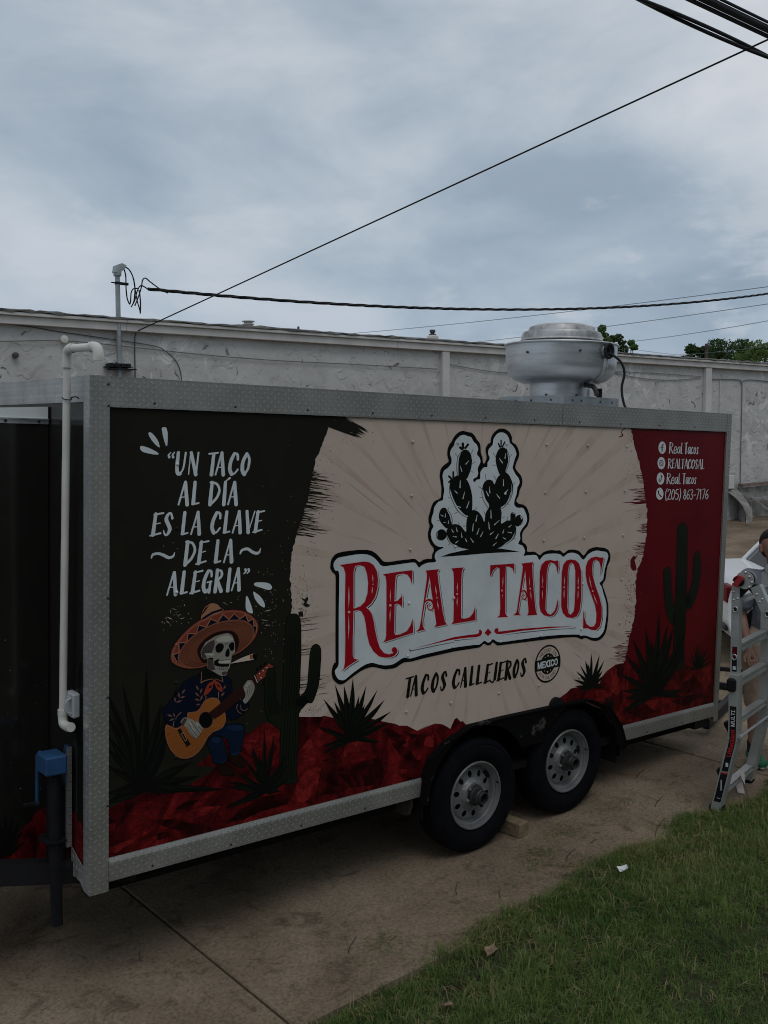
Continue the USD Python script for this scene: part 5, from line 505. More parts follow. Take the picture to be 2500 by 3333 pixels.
11|agave_light|mural_agave_highlights|+4062+575-23+194+48-195+9-137;+3999+543-90+175+113-172+26-54+21-34+27-79-49+76-19+45;+4101+532+7+158+20-160-11-111;+3976+483-126+133+144-127+89-95;+3943+414-156+94+167-83+110-70;+3981+350-151+43+152-27+108-33;+4000+318-146+20+141-2+105-16;+4005+275-155-13+141+31+112+8;+4146+626+33+231-11-234-29-161;+4341+751-86-186-76-108-6-16+2+10-5-8+7+15+25+121+72+192-47-197-11-29+12+27;+4416+643+68+67-141-172-117-109+50+64-78-62+95+105;+4314+478+163+97-138-111-115-64;+4351+312+129-49-135+35-58+25-37+6+24-1-21+9+38-10+54-2+143-22
7|ink|mural_saguaro_outline|+991+737+3-2+10-15+11-18+10+379+3+39+4+32+4+12+4+10+7+8+10+5+11+2+10+0+10-1+11-4+9-6+6-8+5-11+4-16+3-20+3-58+1-94-2-106-4-90-1-2+0-24+18+12+11+10+9+11+7+17+4+27+10+137+3+17+4+13+5+11+9+7+10+4+10+0+10-3+9-6+7-8+5-11+2-12+1-40-7-107-7-40-10-30-16-37-11-15-11-2-11+4-10+0-15-11-19-15-18-7+0-167-6-175+4-23+4-11-2-2-10-2-36+1-49+7-34+16-3+3-4+24+10+29+9+38+2+181-5+1-22+16-20+18-17+17-14+19-12+28-7+44-2+23-1+84+2+45+2+17+5+11+5+8+6+5+7+3+8+1+8-1+6-2+7-5+6-8+3-11+5-29+2-82+6-58;+4358+1244-7+241+4+29+8+8+25+12+18+5+18+1+17-4+15-9+18-17+4-11+9-90+11-173+8-220+15+14+19+21+12+22+9+24+7+33+1+115+4+48+12+22+20+8+17-1+15-7+11-14+8-23+7-39+4-49+0-47-5-43-9-41-27-76-18-35-21-27-30-18-34-8-14+1-3-274+13-113-7-33-40-17-52+3-5+2-38+29-13+68+2+233-11+1-27+16-26+25-22+30-19+39-17+47-13+60-24+176+3+16+10+15+16+10+17+3+18-3+16-9+13-22+7-37+9-94+26-88+13-35+9-14
8|cactus|mural_saguaro|+1118+681-1-172-6-175+4-25+5-8-9-2-36+1-48+7-33+15-4+22+11+29+9+39+1+54+0+120+1+11-8+2-22+15-20+18-15+15-14+19-11+26-8+45-1+23-2+83+2+45+3+16+4+11+5+7+5+5+6+3+7+0+6-1+6-2+5-3+5-7+3-10+4-29+3-81+4-52+3-16+2-2+2+7+5-1+10-14+12-22+5-13+1+16+10+380+3+39+5+32+3+12+5+9+5+7+9+4+10+2+10+0+9-1+9-3+7-5+6-8+4-10+4-15+3-20+4-57+0-95-2-105-4-90-1+26+0-60+26+16+11+11+10+11+7+18+5+27+9+137+3+17+4+13+5+10+8+6+9+3+8+0+8-2+8-5+6-8+4-9+3-12+1-40-3-55-5-50-6-40-10-30-16-37-10-13-9-2-10+4-12+0-17-12-19-15-15-6;+4650+1278+6-39+4-48+1-48-5-42-9-41-27-76-18-35-21-26-29-17-32-8-18+3-2-278+13-113-7-32-36-15-51+3-37+28-12+66+3+179-1+58-14+1-26+15-25+23-21+31-20+39-17+46-12+60-24+175+2+16+10+14+15+9+14+3+15-3+14-8+11-20+7-36+10-95+25-88+13-36+14-21+7-8-6+330-7+177+0+63+4+29+7+7+23+11+17+5+15+1+15-4+14-8+17-16+3-10+9-89+11-174+8-234+5+7+22+19+19+21+12+22+9+24+7+34+2+116+3+47+12+21+15+7+15-2+11-5+10-12
9|ink|mural_saguaro_ridges|+1152+747+24+40+9+19+5+19+3+19+5+43+6+102-1-46-2-56-4-43-4-20-5-20-8-19-24-41+7-6+26+47+7+20+5+18+4+20+4+43+2+26+2+76+1-46-1-57-5-43-3-19-5-20-8-20-25-48+24-19-5-5-2+1-12+0-24-18-43+7-2-189-6-199+0-1-2-1-2+3+5+199+2+134+1+54-8+1+6+28+3+2+4+94+3+148-1+86-3+95+4-56+3-80-1-148-2-83-3-54+38+19;+946+688-25+105+7+120-4-120+3-10+23-95-2-1;+937+781-4+12+1+65+3+53-1-119+1-2+3-9+23-95-2-2-2+3;+949+780-3+7-3+4-1+10+1+56+2+53+0-86+1-33+3-3+3-9+23-95-2-1-2+2;+959+785-4+5-2+10+1+109+1-86+3-33+3-3+4-10+23-95-2-1-2+2-22+94;+970+784-5+3-2+11-1+24-1+86+1+0+3-86+1-24+2-10+5-3+3-9+2-21-5+21;+984+729+2+5+1+0+13-54-2-1-2+2;+1023+327-2-1-3+3+12+242+6+162+3+102+6+191+6+134-8-325-8-265;+1042+323-2-1-2+3+9+197+7+209+11+428+0-94-4-233-8-265-4-98;+1058+319-3+3+8+197+12+408+3+230+1-55+1-80-3-192-6-138-2-128-3-98-6-145+0-1;+1077+315-2+3+7+198+4+210+4+102+3+148+0+86-1+94+3-56+2-79-2-147-2-84-5-100-1-129-2-99-5-145+0-1;+4408+531-2-1-2+0-3+1-1+1-15+710-3+242+7-242;+4429+529-1-2-2+0-4+2+0+1-14+711-8+242+9-169+5-151;+4447+525-2+0-4+1+0+1-7+458-6+255-12+242+13-169+6-152+14-635;+4470+524-2-2-1+0-4+2+0+1-6+458-6+255-4+74-13+169+17-169+5-74+2-78;+4490+521-2-1-2+0-3+1-1+1-7+637-3+78-5+74-16+170+20-170+5-74+3-79;+4495+987+54+21+20-43-68-55;+4342+813+19+89+23-12-7-93;+1176+732+0+3+24+49+7+19+4+19+4+19+5+43+1+27+1+76+2-76-1-27-5-43-3-20-5-19-7-21-23-49-2-1;+1193+729-1+1+0+2+20+50+6+19+9+39+5+43+0+26-1+77+4-77+0-27-5-43-8-38-6-21-20-51;+1208+727-2+2+17+51+6+20+4+19+7+40+2+22+0+27-2+77+5-77+0-27-2-22-6-41-10-39-17-52
8|ink|logo_outline|+1311+1453+6+9+8+9+9+7+10+4+11+4+16+2+22+3+81+3+29-1+43-2+27-5+12-5+22-12+9-7+20-17+20-20+17-7+28-2+68+5+103+3+15-1+7-3+13-9+7-6+7-3+8+2+19+10+12+2+25+2+20-3+7+1+3+6+0+18+12+20+2+10-6+9-20+19-7+10-12+22-3+11-1+20+1+10+4+17+5+10+1+6-9+23-2+16+0+8+21+65+11+19+9+8+15+6+18+5+13+7+5+10+1+49-15+60-1+10+3+24+4+11+6+9+8+7+9+7+33+18+4+4-13+37-1+10+2+21+4+11+11+20+13+12+15+24+13+14+16+12+18+10+19+4+10+1+36-6+22-2+11-2+10-6+18-14+12-17+23-18+5-8+6-20+3-32+15-28+5-32+5-3+5+1+6+4+5+8+5+12+3+12-3+12-8+23+0+16+3+8+12+16+6+6+13+3+4+3+5+29+9+17+15+15+9+7+21+11+11+4+13+2+27+0+13-3+25-10+11-7+9-9+13-20+0-20+3-8+8-6+24-10+8-8+14-17+8-19+2-10-2-20-3-9-16-25-8-22+0-11+5-9+8-8+37-29+11-19+4-22-3-22-17-25-10-37-15-21-3-8+5-8+10-7+11-5+37-5+21-11+10-8+9-12+14-27+5-26-4-25-12-25-30-24-11-15-3-10-1-15+2-18+3-14+8-6+19-8+12-14+4-8-1-20+5-7+19-3+25+1+22-2+17-8+15-10+14-6+12+4+12+8+15+7+41+7+21+1+19-1+36-5+25+1+11-2+11-6+11-9+11-5+13+4+13+8+15+6+18+2+38-1+40-8+18-7+15-11+14-13+13-6+13+7+26+25+14+7+14+4+31+6+33+1+77-10+13-3+26-11+10-8+8-9+9-21+2-13-4-26-19-28-5-12-7-29-4-35-3-17-10-12-12-10-6-11+3-14+19-30+29-54+13-35+5-19+4-43-1-45-9-61-6-17-7-15-11-13-13-11-15-8-15-6-16-4-18-1-19+1-41+9-41+17-19+6-14-1-12-4-12-1-40+17-41+7-90+6-131+6-468+11-9+1-9+3-23+16-10+5-7-2-9-11-18-2-11+1-22+11-11+3-8-4-8-8-11-5-13-2-198+0-242-12-85-8-48+3-13-2-22-7-21-10-14-4-22-2-25+1-23+1-22+5-56+17-9+2-25+1-28-4-31-8-40-17-68-34-11-3-8-2-17+2-10+4-8+5-18+16-7+9-5+10-5+22+1+21+6+19+9+15+3+0+3-3+2+6-4+137-5+307-2+18-5+10-14+9-6+7-11+19+4+32
9|white|logo_backing|+1325+1430+3+7+4+6+14+12+9+4+11+2+86+8+41+2+19+0+31-4+26-8+11-5+20-12+19-16+20-22+18-8+32-1+158+8+29+0+15-3+5-4+17-20+6-4+6+2+15+10+28+8+17+3+44+0+15+2+2+7-11+18+1+16+3+7+10+10+8+5+42+14+3+3-6+3-18+0-11+1-22+9-10+6-10+9-15+20-7+21-2+10+1+10+6+17+10+13+2+7-16+23+0+19+2+9+12+27+2+23+4+8+13+15+13+11+7+4+21+4+8+2+2+6+0+15+5+20+1+20-14+71-1+10+2+10+4+9+5+8+9+6+20+10+18+16+6+9+3+9-1+17-13+27+0+9+7+18+23+24+5+20+14+16+24+18+17+6+18+1+28-7+19-3+9-3+20-26+25-15+11-18+2-10-3-10-5-9-1-9+5-7+17-13+8-18+0-10-20-34+1-11+4-19-5-16-6-6-21-8-7-4-1-7+4-7+5-4+6+2+15+12+19+2+7+3+2+10-2+23+6+14+11+12+15+10+19+0+7+2+1+6-2+16+14+19+4+9-3+10-7+9-5+10+0+9+3+10+4+9+28+21+3+9+1+19+6+14+13+14+9+9+11+6+11+4+11+2+12+0+12-1+12-4+12-5+9-7+15-17+7-25+7-6+17-10+18-16+7-8+10-20+2-9-2-10-10-19-16-47+1-11+7-13+11-13+10-12+25-21+10-19+0-10-5-10-14-19-2-33-19-46-2-19+4-8+7-7+11-6+12-4+14-1+15+1+14-2+10-6+8-10+15-24+6-13+3-13+0-12-4-11-6-11-32-28-14-19-3-10+4-34-14-21-2-7+8-5+25-6+9-6+14-16+6-14+1-7-10-17-1-6+7-1+29+2+53+0+24-3+13-11+7-14+9-7+13+6+13+12+16+10+18+4+21+2+52-1+32-3+26-4+14-7+9-8+10-4+14+4+15+9+16+7+18+2+20+0+19-2+18-4+18-6+17-8+30-26+14-6+14+6+28+25+28+12+30+8+33+2+20-2+40-7+30-4+11-4+9-6+7-9+4-11-3-14-30-75-6-45-5-19-13-10-15-7-9-6+4-8+21-20+23-53+20-35+8-20+6-24+4-55-6-54-9-41-5-14-8-12-12-11-15-10-16-7-19-3-21+1-20+2-21+6-52+17-21+3-34+1-9+7-11+4-47+6-160+13-125+6-377+4-32+3-22+8-15+10-12+6-9-2-12-12-16-3-8+1-19+11-10+3-12-5-13-8-15-6-13+0-42+4-148+2-242-14-64-8-27-2-21+3-17+5-16+2-16-4-31-14-22-8-27-3-32+2-18+3-34+9-35+13-25+2-28-4-30-10-60-28-43-25-11-3-8-1-17+4-8+3-8+6-7+8-11+18-4+15+2+8+15+13+6+10+2+11-6+265-2+200-3+23-7+9-9+0-8+2-6+9-4+11-1+9
10|ink2|logo_prickly_pear|+2201+2053+4+3+6+1+5-1+7-4-4+21+1+3+4+3+5+1+4-1+4-2+2-4+4-23+20+21+3+2+5+1+4+0+4-3+1-3-1-4-23-22-4-1-5+1-3+2-1+2-1-2-3-3-4+0-1-3-4-3-5-2-6+1-17+11-2+4;+2298+2012-2-1-1+2+15+26+2+1+2-1+0-1;+2191+1995-1+0-20+20+0+1+2+1+1-1+19-19+6+9+23+23+3+0+1-1+4+5+9+5+13+1+14-3+6-2+12-8+10-11+7-13+4-14+3-15-1-16+28+11+2-1-1-1-27-11-2+0-2-14-4-16-5-14-19-35-5-5-7-4+11-9+15-21+9-18+12-30+7-29+2-31-1-35-1-11+9+4+8-1+18-5+15-6+6-4+13-11+17-19+12-22+3-4+3-1+2+6+4+32-1+0-14+23+0+1+2+1+1-1+13-20+2+9+5+9+15+18+5+8+2+9-4+9-25+26-7+11-17+38-4+17-5-17+0-10+5-19+3-10+6-10+9-13+30-35+0-2-1-1-3+1-30+35-9+13-8+15-20-3-2+1+1+2+20+3-6+23+0+10+4+16-2-1-29+15-1+1+2+2+30-15+0-1+2+7+2+0+2+14+7+12+9+9+7+4+14+6+14+1+8-1+14-4+6-3+4-4+10-15+3-1+3+3+14+29+9+11+12+10+7+4-7+4-10+16-15+31-5+15-4+15-1+17+1+5-1+0-23+26+0+2+1+1+2-1+21-24+1+7+3+8+8+16+11+13+13+8+7+2+11+2-3+1-3+2-2-2-6-1-1-2-2-2-3+0-3+0-3+2-15+22-1+2+1+3+2+1+3+1+3-1+3-1+12-18-2+34+1+2+2+2+3+1+4-1+2-2+1-2+1-34+18+27+2+1+4+1+3-1+2-1+1-2-1-3-18-27-2-1-3-1+3+1+13-2+11-6+6-4+3-4-6+8+2+1+2+0+19-26+6-12+3-14+17+16+2+0+2+0+0-2-21-17+1-4+0-12-1-12-5-16-20-42-3-2+7-2+15-9+13-12+15-21+3-6+3-1+9-23+18+12+2-1+0-2-19-12+2-7+1-14-1-14-3-17-5-17-8-15-10-13-17-15+16-8+1-2-3+0-16+8-22-17-10-6-21-8-3+1+8-16+2-8-5-54+2-8+7-1+9+3+23+10+8+2-1+1+8+26+1+0+3-1-8-25+19+1+9-2+1+13-2+20+3+8+3+4+8+5+4+0+9-1+9-5+3-3+3-12-2+16+2+1+2-1+3-22-1-4+3+2+15+9+7+2+7+1+7-1+7-3+11-10+6-11-1+5+2+2+1-2+3-15+0-10-4-9-11-7-22-8-20-5-1+2+1+1+4+1-13+4+6-14+1-7-2-15-5-16-9-15-7-7+4-1+7+10+5+11+6+18+2+2+2-2-5-19-6-12-7-10+10-3+1-3-3+0-10+4-14-9-19-9-31-14-2+0-1+2+1+1+49+23+12+8-3+1-5-5-10-6-54-20-30-16-15-5-19-2+95-14+103-18-265+6-224-2-169+1+71+16+154+17-20+2-22+4-34+9-30+10-25+12-20+14-9+8-6+9-11+22-2+0+8-18+7-13+9-11+15-9+50-22+2-1-2-2-2+0-31+13-20+9-6+4-14-8-3+1+1+2+13+7-7+4-9+11-8+13-5+14-5-9-5-4-5-4-7-2-9-2+8-1+1-1-1-1-29+3-10+2-7+5-5+5-4+6-2+6-1+6+3+17+2+2+2-2+7+8+6+3+6+3+8+2+7+0+8-1+8-2+7-3+6-5+5-4+4-6+1+0-1+3+2+10+7+10+2+2-6-1-9+2-17+12-20+18-12+14-7+16-1+17+5+20+7+11+4+4+10+5+12+1+5-1+10-6-7+6+1+1+2+0+18-14+6+15+2+0+1+0-6-17+9-6+9-9+7-10+5-10+7-21+1-9-1-18+12+2+15+0+18-4+6-2-4+15+2+2+2-2+4-17+8-3+10-7+29-28+6-3+3+5-2+45+3+19+4+13-29+10-11+6-23+14-12+9-11+10-11+13-10+14-19+30-14+26-6+14-3+12-1+13+5+31+1+1+3+6-6-4-4-1-4+1-2+2-2+2+1+3+16+12+3+1-21+15-1+3+1+3+3+2+4+1+5-1+22-16+1-2+2+2-3+2-1+3-1+31+1+3+2+2+4+0+3+0+3-2+1-3+1-29+11+5+14+4-7+28-2+29+1+20+3+20/+2732+1586+5+2+10+5+3+8+0+10-1+9+0-11-1-6-8-11/+2680+1623+3+5+0+10-1-10/+2555+1686+1+2+21+7+9+6+21+16-4+2-10-7-31-14-6-6-1-5/+2605+1721+5-2+16+15+11+13+7+15+4+15+3+17+2+14-2+17+1-12-2-18-10-31-4-9-12-16/+2600+1935+8+17+4+14+2+12+0+12-5+21-5+10-6+8+9-18+2-14+0-15-4-25/+2159+1604+1+1/+2155+1639+6-21+1+6-1+9-7+19-5+11-6+9-9+9-20+15+13-11+10-11+8-13/+2047+1540-3+9+0-6+6-11+5-5+6-3+10-3-9+4-7+4-5+5/+2189+1946+2-29+7-28+4+0-4+52+2+32+2+15+5+14+10+17-15-15-6-9-3-9-2-9/+2193+1717-24+32-12+20-11+20-7+18-2+11-1-6+1-13+4-12+5-12+14-26+18-30+11-14+11-13+11-10+10-8+22-14+11-5+28-10+4+7-18+5-10+5-10+6-24+19-22+20/+2149+1864-1+0+0-1/+2672+1600+0+1+0-1;+2320+1904-2+0-19+12+0+1+1+1+21-13;+2148+1759-1-1-22+3-2+1+2+2+22-4;+2351+1684-2-1-2+1+2+22+1+1+2-2;+2204+1676-26-9-3+1+1+1+27+10+2-2;+2061+1635+2-2-2-1-15+0-2+2+1+1;+2274+1593-2-1-22+1-2+1+2+2+22-1;+2507+1948-2-1-30+1-2+1+2+1+30+0;+2428+1860-2-2-2+2-9+36+2+2+2-2;+2509+1860-2+1-20+24+0+2+2+0+2+0+19-25;+2593+1638-1-2-23-5-3+0+1+2+24+6
11|white|logo_prickly_pear_ticks|+2198+1892-2+1-5+55+2+31+3+10+4+9+17+22+1+0+0-1-14-23-3-9-2-8-1-9-1-21+4-56;+2229+1911-2-1-3+2-12+33+2+1+1-1+16-32;+2219+1816-2-1-3+2-1+1+2+42+2+1+2-1+2-42;+2195+1783-22+19+0+1+1+1+26-17+0-3-1-1;+2214+1684-11+12-23+28-19+31-8+16-13+40+0+1+17-40+8-16+20-30+10-12+32-8+1-1+0-3-1-1-4+0-26+10+11-13+12-12+12-10+23-16+10-5+22-7+2-1-2-1-16+2-9+3-11+5-24+17;+2108+1649-3+1-1+1+3+22+1+1+2-1+2-22-2-2;+2093+1656-2-1-3+0-17+9+0+2+1+0+19-6+1-1;+2157+1612-10+34-4+10-7+11-21+27+1+1+2-1+23-25+6-11+5-12+3-13+4-20-1-1;+2133+1611-3+2-1+1+4+17+1+1+2-1+0-17-1-2;+2110+1618-17+2-1+1+1+1+15+1+3-2+1-1;+2206+1562-2+0-3+1-8+25+2+1+1+0+12-24;+2171+1560-14+19+0+1+3+0+16-17+0-3-1+0;+2051+1542-2-1-3+2+0+21+2+2+2-2;+2202+1533-2-2-2-1-28+5-1+2+29-1+3-2;+2168+1490-13+6-11+11-7+12-11+20+1+1+2+0+20-31+9-9+13-7+41-14+0-2-1+0-27+7;+2197+1496-3+0-2+1+0+3+23+11+2-1+0-1;+2283+1974-23-22-4+0-1+1+0+3+27+20+1-1;+2460+1782-3+1-1+1-2+37+2+1+1-1+7-37-2-2;+2452+1764-4+0-2+1-19+29+0+2+1+0+2+0+23-28+0-3;+2245+1752-2-1-4+2+0+1+14+40+1+1+2-1-9-40;+2449+1704-1+1-27+35-8+13-5+15-8+36+1+0+2-1+10-35+6-12+8-13+29-34+1-2-1-2-1-1;+2276+1697-3+0-2+1+0+3+20+37+2+0+1+0+0-2-16-38;+2479+1632-2-1-4+2+0+1-2+48+2+1+2-1+6-48;+2354+1616-2+0-3+1-1+2+11+36+2+1+2-1-7-36;+2466+1565-3+1-1+2-7+43+2+1+2-1+11-43-2-3;+2329+1561-2-1-4+2+0+1+7+44+2+1+2-1-3-44;+2367+1539-4+0-1+1-1+3+17+32+2+1+2-2-14-34;+2472+1533-2+2+0+2+1+1+30+14+2-1+0-1-27-17;+2397+1524-4+0-2+1+0+3+21+27+2+1+1-1+0-1-17-29;+2245+1526-2+0-3+1-1+2-4+27+2+1+1-1+9-28;+2280+1500-1+1-12+21+1+0+2+0+15-18+0-3-1-1;+2338+1493-4+1-2+1-22+26+0+1+2+1+27-26+0-3;+2504+1466-4+0-1+2+0+2+31+16+2-1+0-1;+2579+1987-3+2-1+1+9+31+2+1+1-1-4-31-1-2;+2561+1959-4+0-1+1-28+29+0+2+2+0+1+0+32-28+0-3;+2605+1962+2+10+0+9-3+18-2+9-8+23+1+1+1+0+11-24+3-9+2-18+0-9-2-10-4-14-17-36-1-1-2+2+15+36;+2574+1823-4+1+0+2-3+38+2+1+2-1+7-38-2-3;+2615+1801-28-25-4+0-2+1+0+3+32+23+1-1;+2559+1692+2+2+20+10+13+8+11+11+11+15+10+19+15+35+3+13+0+12-1+16+1+1+1-1+2-16+0-12-2-13-6-17-9-20-10-19-10-15-12-11-14-9-20-11-3+0;+2541+1749-26+26+0+1+1+1+31-24+0-3-2-1;+2674+1654+1-2-3+0-12+5-1+1+2+2;+2743+1618-4+0-2+1-9+19+0+1+3+1+2-2+11-16+1-3;+2505+1590-2+1+0+3+2+1+43+25+1+0+0-2-40-28;+2632+1572-4+0-1+1+0+3+26+11+2-1+0-1;+2583+1538-4+0-2+1+0+3+10+18+2+1+2-1-7-21;+2659+1538-2-2-2-1-34+8-1+2+2+0+32-4+4-1;+2525+1506-5+1-1+1+0+3+22+26+2+1+1-1+0-1-18-29;+2604+1475+1+2+35+14+11+6+10+9+22+31+2+0+0-1-11-20-9-12-9-9-13-8-13-6-22-8-2+0;+2609+1501-1-1-4+0-23+11-1+2+2+0+26-8+1-1
10|ink|logo_letter_shadows|+1877+1286+0+66+4+1+1-1+0-49-1-26-1+0;+1468+1372+4-186-4+0-5+192+9+26+25+2+3-1-22-3;+1763+1330-5-40-1-88-4-1-1+1+1+94+5+37+10+6+38+0+2-1-31-1;+1586+1193+28+35+16+49+2+51-9+41+1+1+2-4+10-45-1-49-16-48-27-34-29-17-5+3+0+1;+1999+1273+2-1+2-11-15-68-5-1-1+0;+1806+1155+4+32-3+29+3+7+0-1+4-42-3-30-1+0;+1966+1069+4-38-1+0-4+4-4+41+15+86+14+8+4+1+9-1+0-1-5-1-16-9-1-2-2-2-1-9+1-3;+1759+1169+0-154-1+0-3+5-1+152+10+3+5-2+0-1;+1635+991-15+56-13+55-13+34+1+1+1-1+15-42+13-55+15-54-1+0;+1925+1002+58+6+3-2-1-1-62-6-1+1;+1687+970+206+29-1+37-3+32+2+5+1+0+5-44+1-32-214-31-1+1;+1471+1011+3-89+4-12-1+0-8+19-2+88+2+144+18+3+5-2-1-1-18-2;+1871+898-2+2-4+1+0+1+1+1-6+8+0+2+3+1+3-1+7-9+201+9+132+4+3-2-3-1-179-7-151-7+0-2-1-1;+1698+878-2+1+32-1+32+7+21+18-1+16+1+0+3-2+2-19-19-16-29-6;+1416+854+17+10+69+29+7-2+0-1-69-28-36-21-1+1;+2698+1288-2+53+4+0+2-59-1+0;+2494+1284+3+2+15+28+27+15+5-2+0-1-27-15-15-28-6-5-2+1;+2771+1183-1+1+15+72+1+1+1-1+2-10-14-62;+2627+1250+7-204-1-1-3+5-8+206+1+72+1+1+3-1;+2261+1275+5-217+1-2-1+0-1+0-4+10-5+216+2+49+9+12+8+0+0-1-11-16;+2770+1158-1-3-5-1+1+7+11+4+5-2+0-1;+2071+1330+12-64+38-174+15-46-1-1-2+3-18+52-37+173-11+62+7+10+8+1+0-1;+2779+1136+1-5-2+0-3+4+0+5+6+3+13+4+1-4-13-5;+2003+1149+16+5+1+0+1-3-14-6-3-3+0-5-1+0-2+4-2+4;+2750+1050+5-16-1-1-2+2-7+21+13+69+1+0+4-4;+2029+1110-5+2+5+1+7+4+1-1+0-5;+2194+1018+188+5-6+68+2+6+2+0+7-76-194-5-1+1;+2062+1015+91+6+2-2-1-1-93-6-1+1;+2206+921-2+2+2+2+93-2+91-7+1-1-92+5;+3554+1328+0-1-25-107-1-1-1+1+1+22+20+86;+3096+1337+3+0+9-40-6-42-2+0-3+9+6+39;+3442+1225-8+50+7+38+21+9+5-3+0-1-20-8-8-41+8-51+0-1-2+0;+2992+1041+0+54+2+86-1+91+11+47+17+10+6-2-18-12-11-48+0-92-2-86+1-52-2-1;+2861+1318+10-85+19-123+17-77-1-1-3+5-17+80-20+122-10+85+6+16+5+1+1-1;+3205+1028+12-33-1-1-2+1-14+39-7+231+9+41+17+9+5-2+0-1-17-9-8-43;+3249+952-1+1+47+8+29+35+10+70-2+89-9+109+1+1+4-8+9-108+3-89-11-69-27-32-47-8;+2804+1113+5+3+2+0+0-6-5-2-10+1+0+1;+3031+982-1+1+38+5+29+25+13+34-2+28+2+8+2+0+3-41-13-33-26-23-40-5;+3525+1070+29-73+5-72-17-57-38-22-8+1-1+1+41+24+17+59-4+73-28+69+1+0+1+0;+3375+949-5+34+1+5+1+1+1-1+7-45-1-1-1+0;+2775+914+266-9+130-9+97-7+12+8+2-1+1-2-12-8-165+11-131+6-254+8-119+2-1+1
10|pink2|logo_letter_edges|+3099+1303-8-48-3+0-3+2-14+47-18+18-33+11-19-13-11-47-2-232+19-28+28-11+33+20+16+35+12+40+4+1+2-1+1-2+3-47-13-34-27-23-43-6-52+15-34+29-14+48-5+207+13+43+36+23+51+3+37-9+31+2+4-1;+2757+1139-15-83+7-23+15-9+1-3-3-1-69+6-2+2+1+2+27+15+10+55+29+189+4+35-12+19+0+2+3+1+105+3+2-3-7-22+10-85+19-122+17-80+15-26-1-2-93+3-3+1-1+3+10+21-13+86-11-9-7-2-9+0-10+3-6+4-6+4-3+5/+2758+1146+6+4+15+6+5+0+3-1+2-4-1-2-17-8+1-6+4-6+7-4+4-1+7+4+4+5+2+3-1+6-2+6-7+11-7+6-7+3-15-6/+2765+1180+10+1+8-1+11-3+11-8-18+110;+3211+1345+50-9+36-25+22-47+9-108+2-89-10-70-28-33-50-9-55+12-40+33-18+46-5+218+11+50+33+27/+3260+1161-6+107-16+40-20+10-20-10-8-42+7-232+14-40+19-10+25+21+6+55;+2688+1350+4-2+3-64-2-2-3+0-2+1-15+33-28+13-25+3-1-76+7-206+11-15+13-12+0-2-2-1-93+5-3+2+1+3+19+10+2+43-14+240-22+9-29-17-15-28-9-6-3+0-2+3-2+66+3+3;+3516+1214-5+0-2+2+2+55-17+38-32+16-25-10-7-39+8-51+33-73+44-74+30-74+4-73-17-57-42-24-51+9-35+13-47+5-3+3-5+96+7+27+4+0+3-2+8-52+21-43+38-22+36+0+17+22+1+57-18+59-87+149-21+65+0+52+18+37+34+19+51+6+40-9+41-4+3-2;+2263+1353+3-1+0-3-12-16-3-51+5-216+6-13+24-5+37+5+26+23+14+33+2+1+2+0+3-3+4-40+3-38-2-2-196-6-4+2+1+2+15+14-1+135-4+113-7+45-14+18+0+2+1+1;+1939+1060+37+243+1+27-10+22+2+1+102+2+2-1+0-2-11-16+11-63+38-173+18-54+16-19+0-2-2-1-96-7-3+1+0+3+14+15-19+89-4-4-8-5-10-1-11+3-7+3-7+5-4+5-3+7-3+8+1+7+6+5+18+6+4+0+3-3+0-2-2-2-15-7-2-2+1-8+6-8+9-4+7-1+7+7+2+5+1+6-1+5-4+7-5+8-4+4-10+4-12+1-4-1-16-8-16-89+5-41+15-21+1-2-2-1-66-7-3+1-1+2+1+1+22+15/+2013+1230-13+70-24-115+9+4+12+1+9-1+12-4+7-3;+1759+1359+110+3+3-1+1-51-1-30-2-2-2+1-2+1-11+31-20+23-29+8-40+0-12-6-5-40-1-99+20+2+22+18+5+17+3+2+3-3+4-46-3-32-2-2-3+1-11+15-22+10-14-5+1-155+8-13+33+1+46+13+26+29+13+36+3+1+2-1+1-2+5-46+1-33-2-2-217-31-2+2+0+2+15+13+5+19-2+168-5+135-6+27-18+13+0+2+1+1;+1402+1200-2+174-11+30-24+14+0+2+2+2+80+6+77+3+40-6+30-18+24-33+10-46-2-50-16-49-27-33-32-19+16-10+20-23+16-42+13-55+15-56+21-47+29-30+33-10+28+3-11+13+4+16+2+2+21+2+17-15+2-20-20-18-30-5-41+1-42+14-41+32-30+45-19+56-10+59-12+41-19+29-26+8-22-3-2-146+2-89+9-21+26-8+2-1+0-2-1-1-71-29-39-23-3+0-2+1+0+2+16+15+7+30+0+132/+1528+1399-31+10-28-2-9-28+4-196+8-1+35+8+29+21+15+43+4+56-10+54
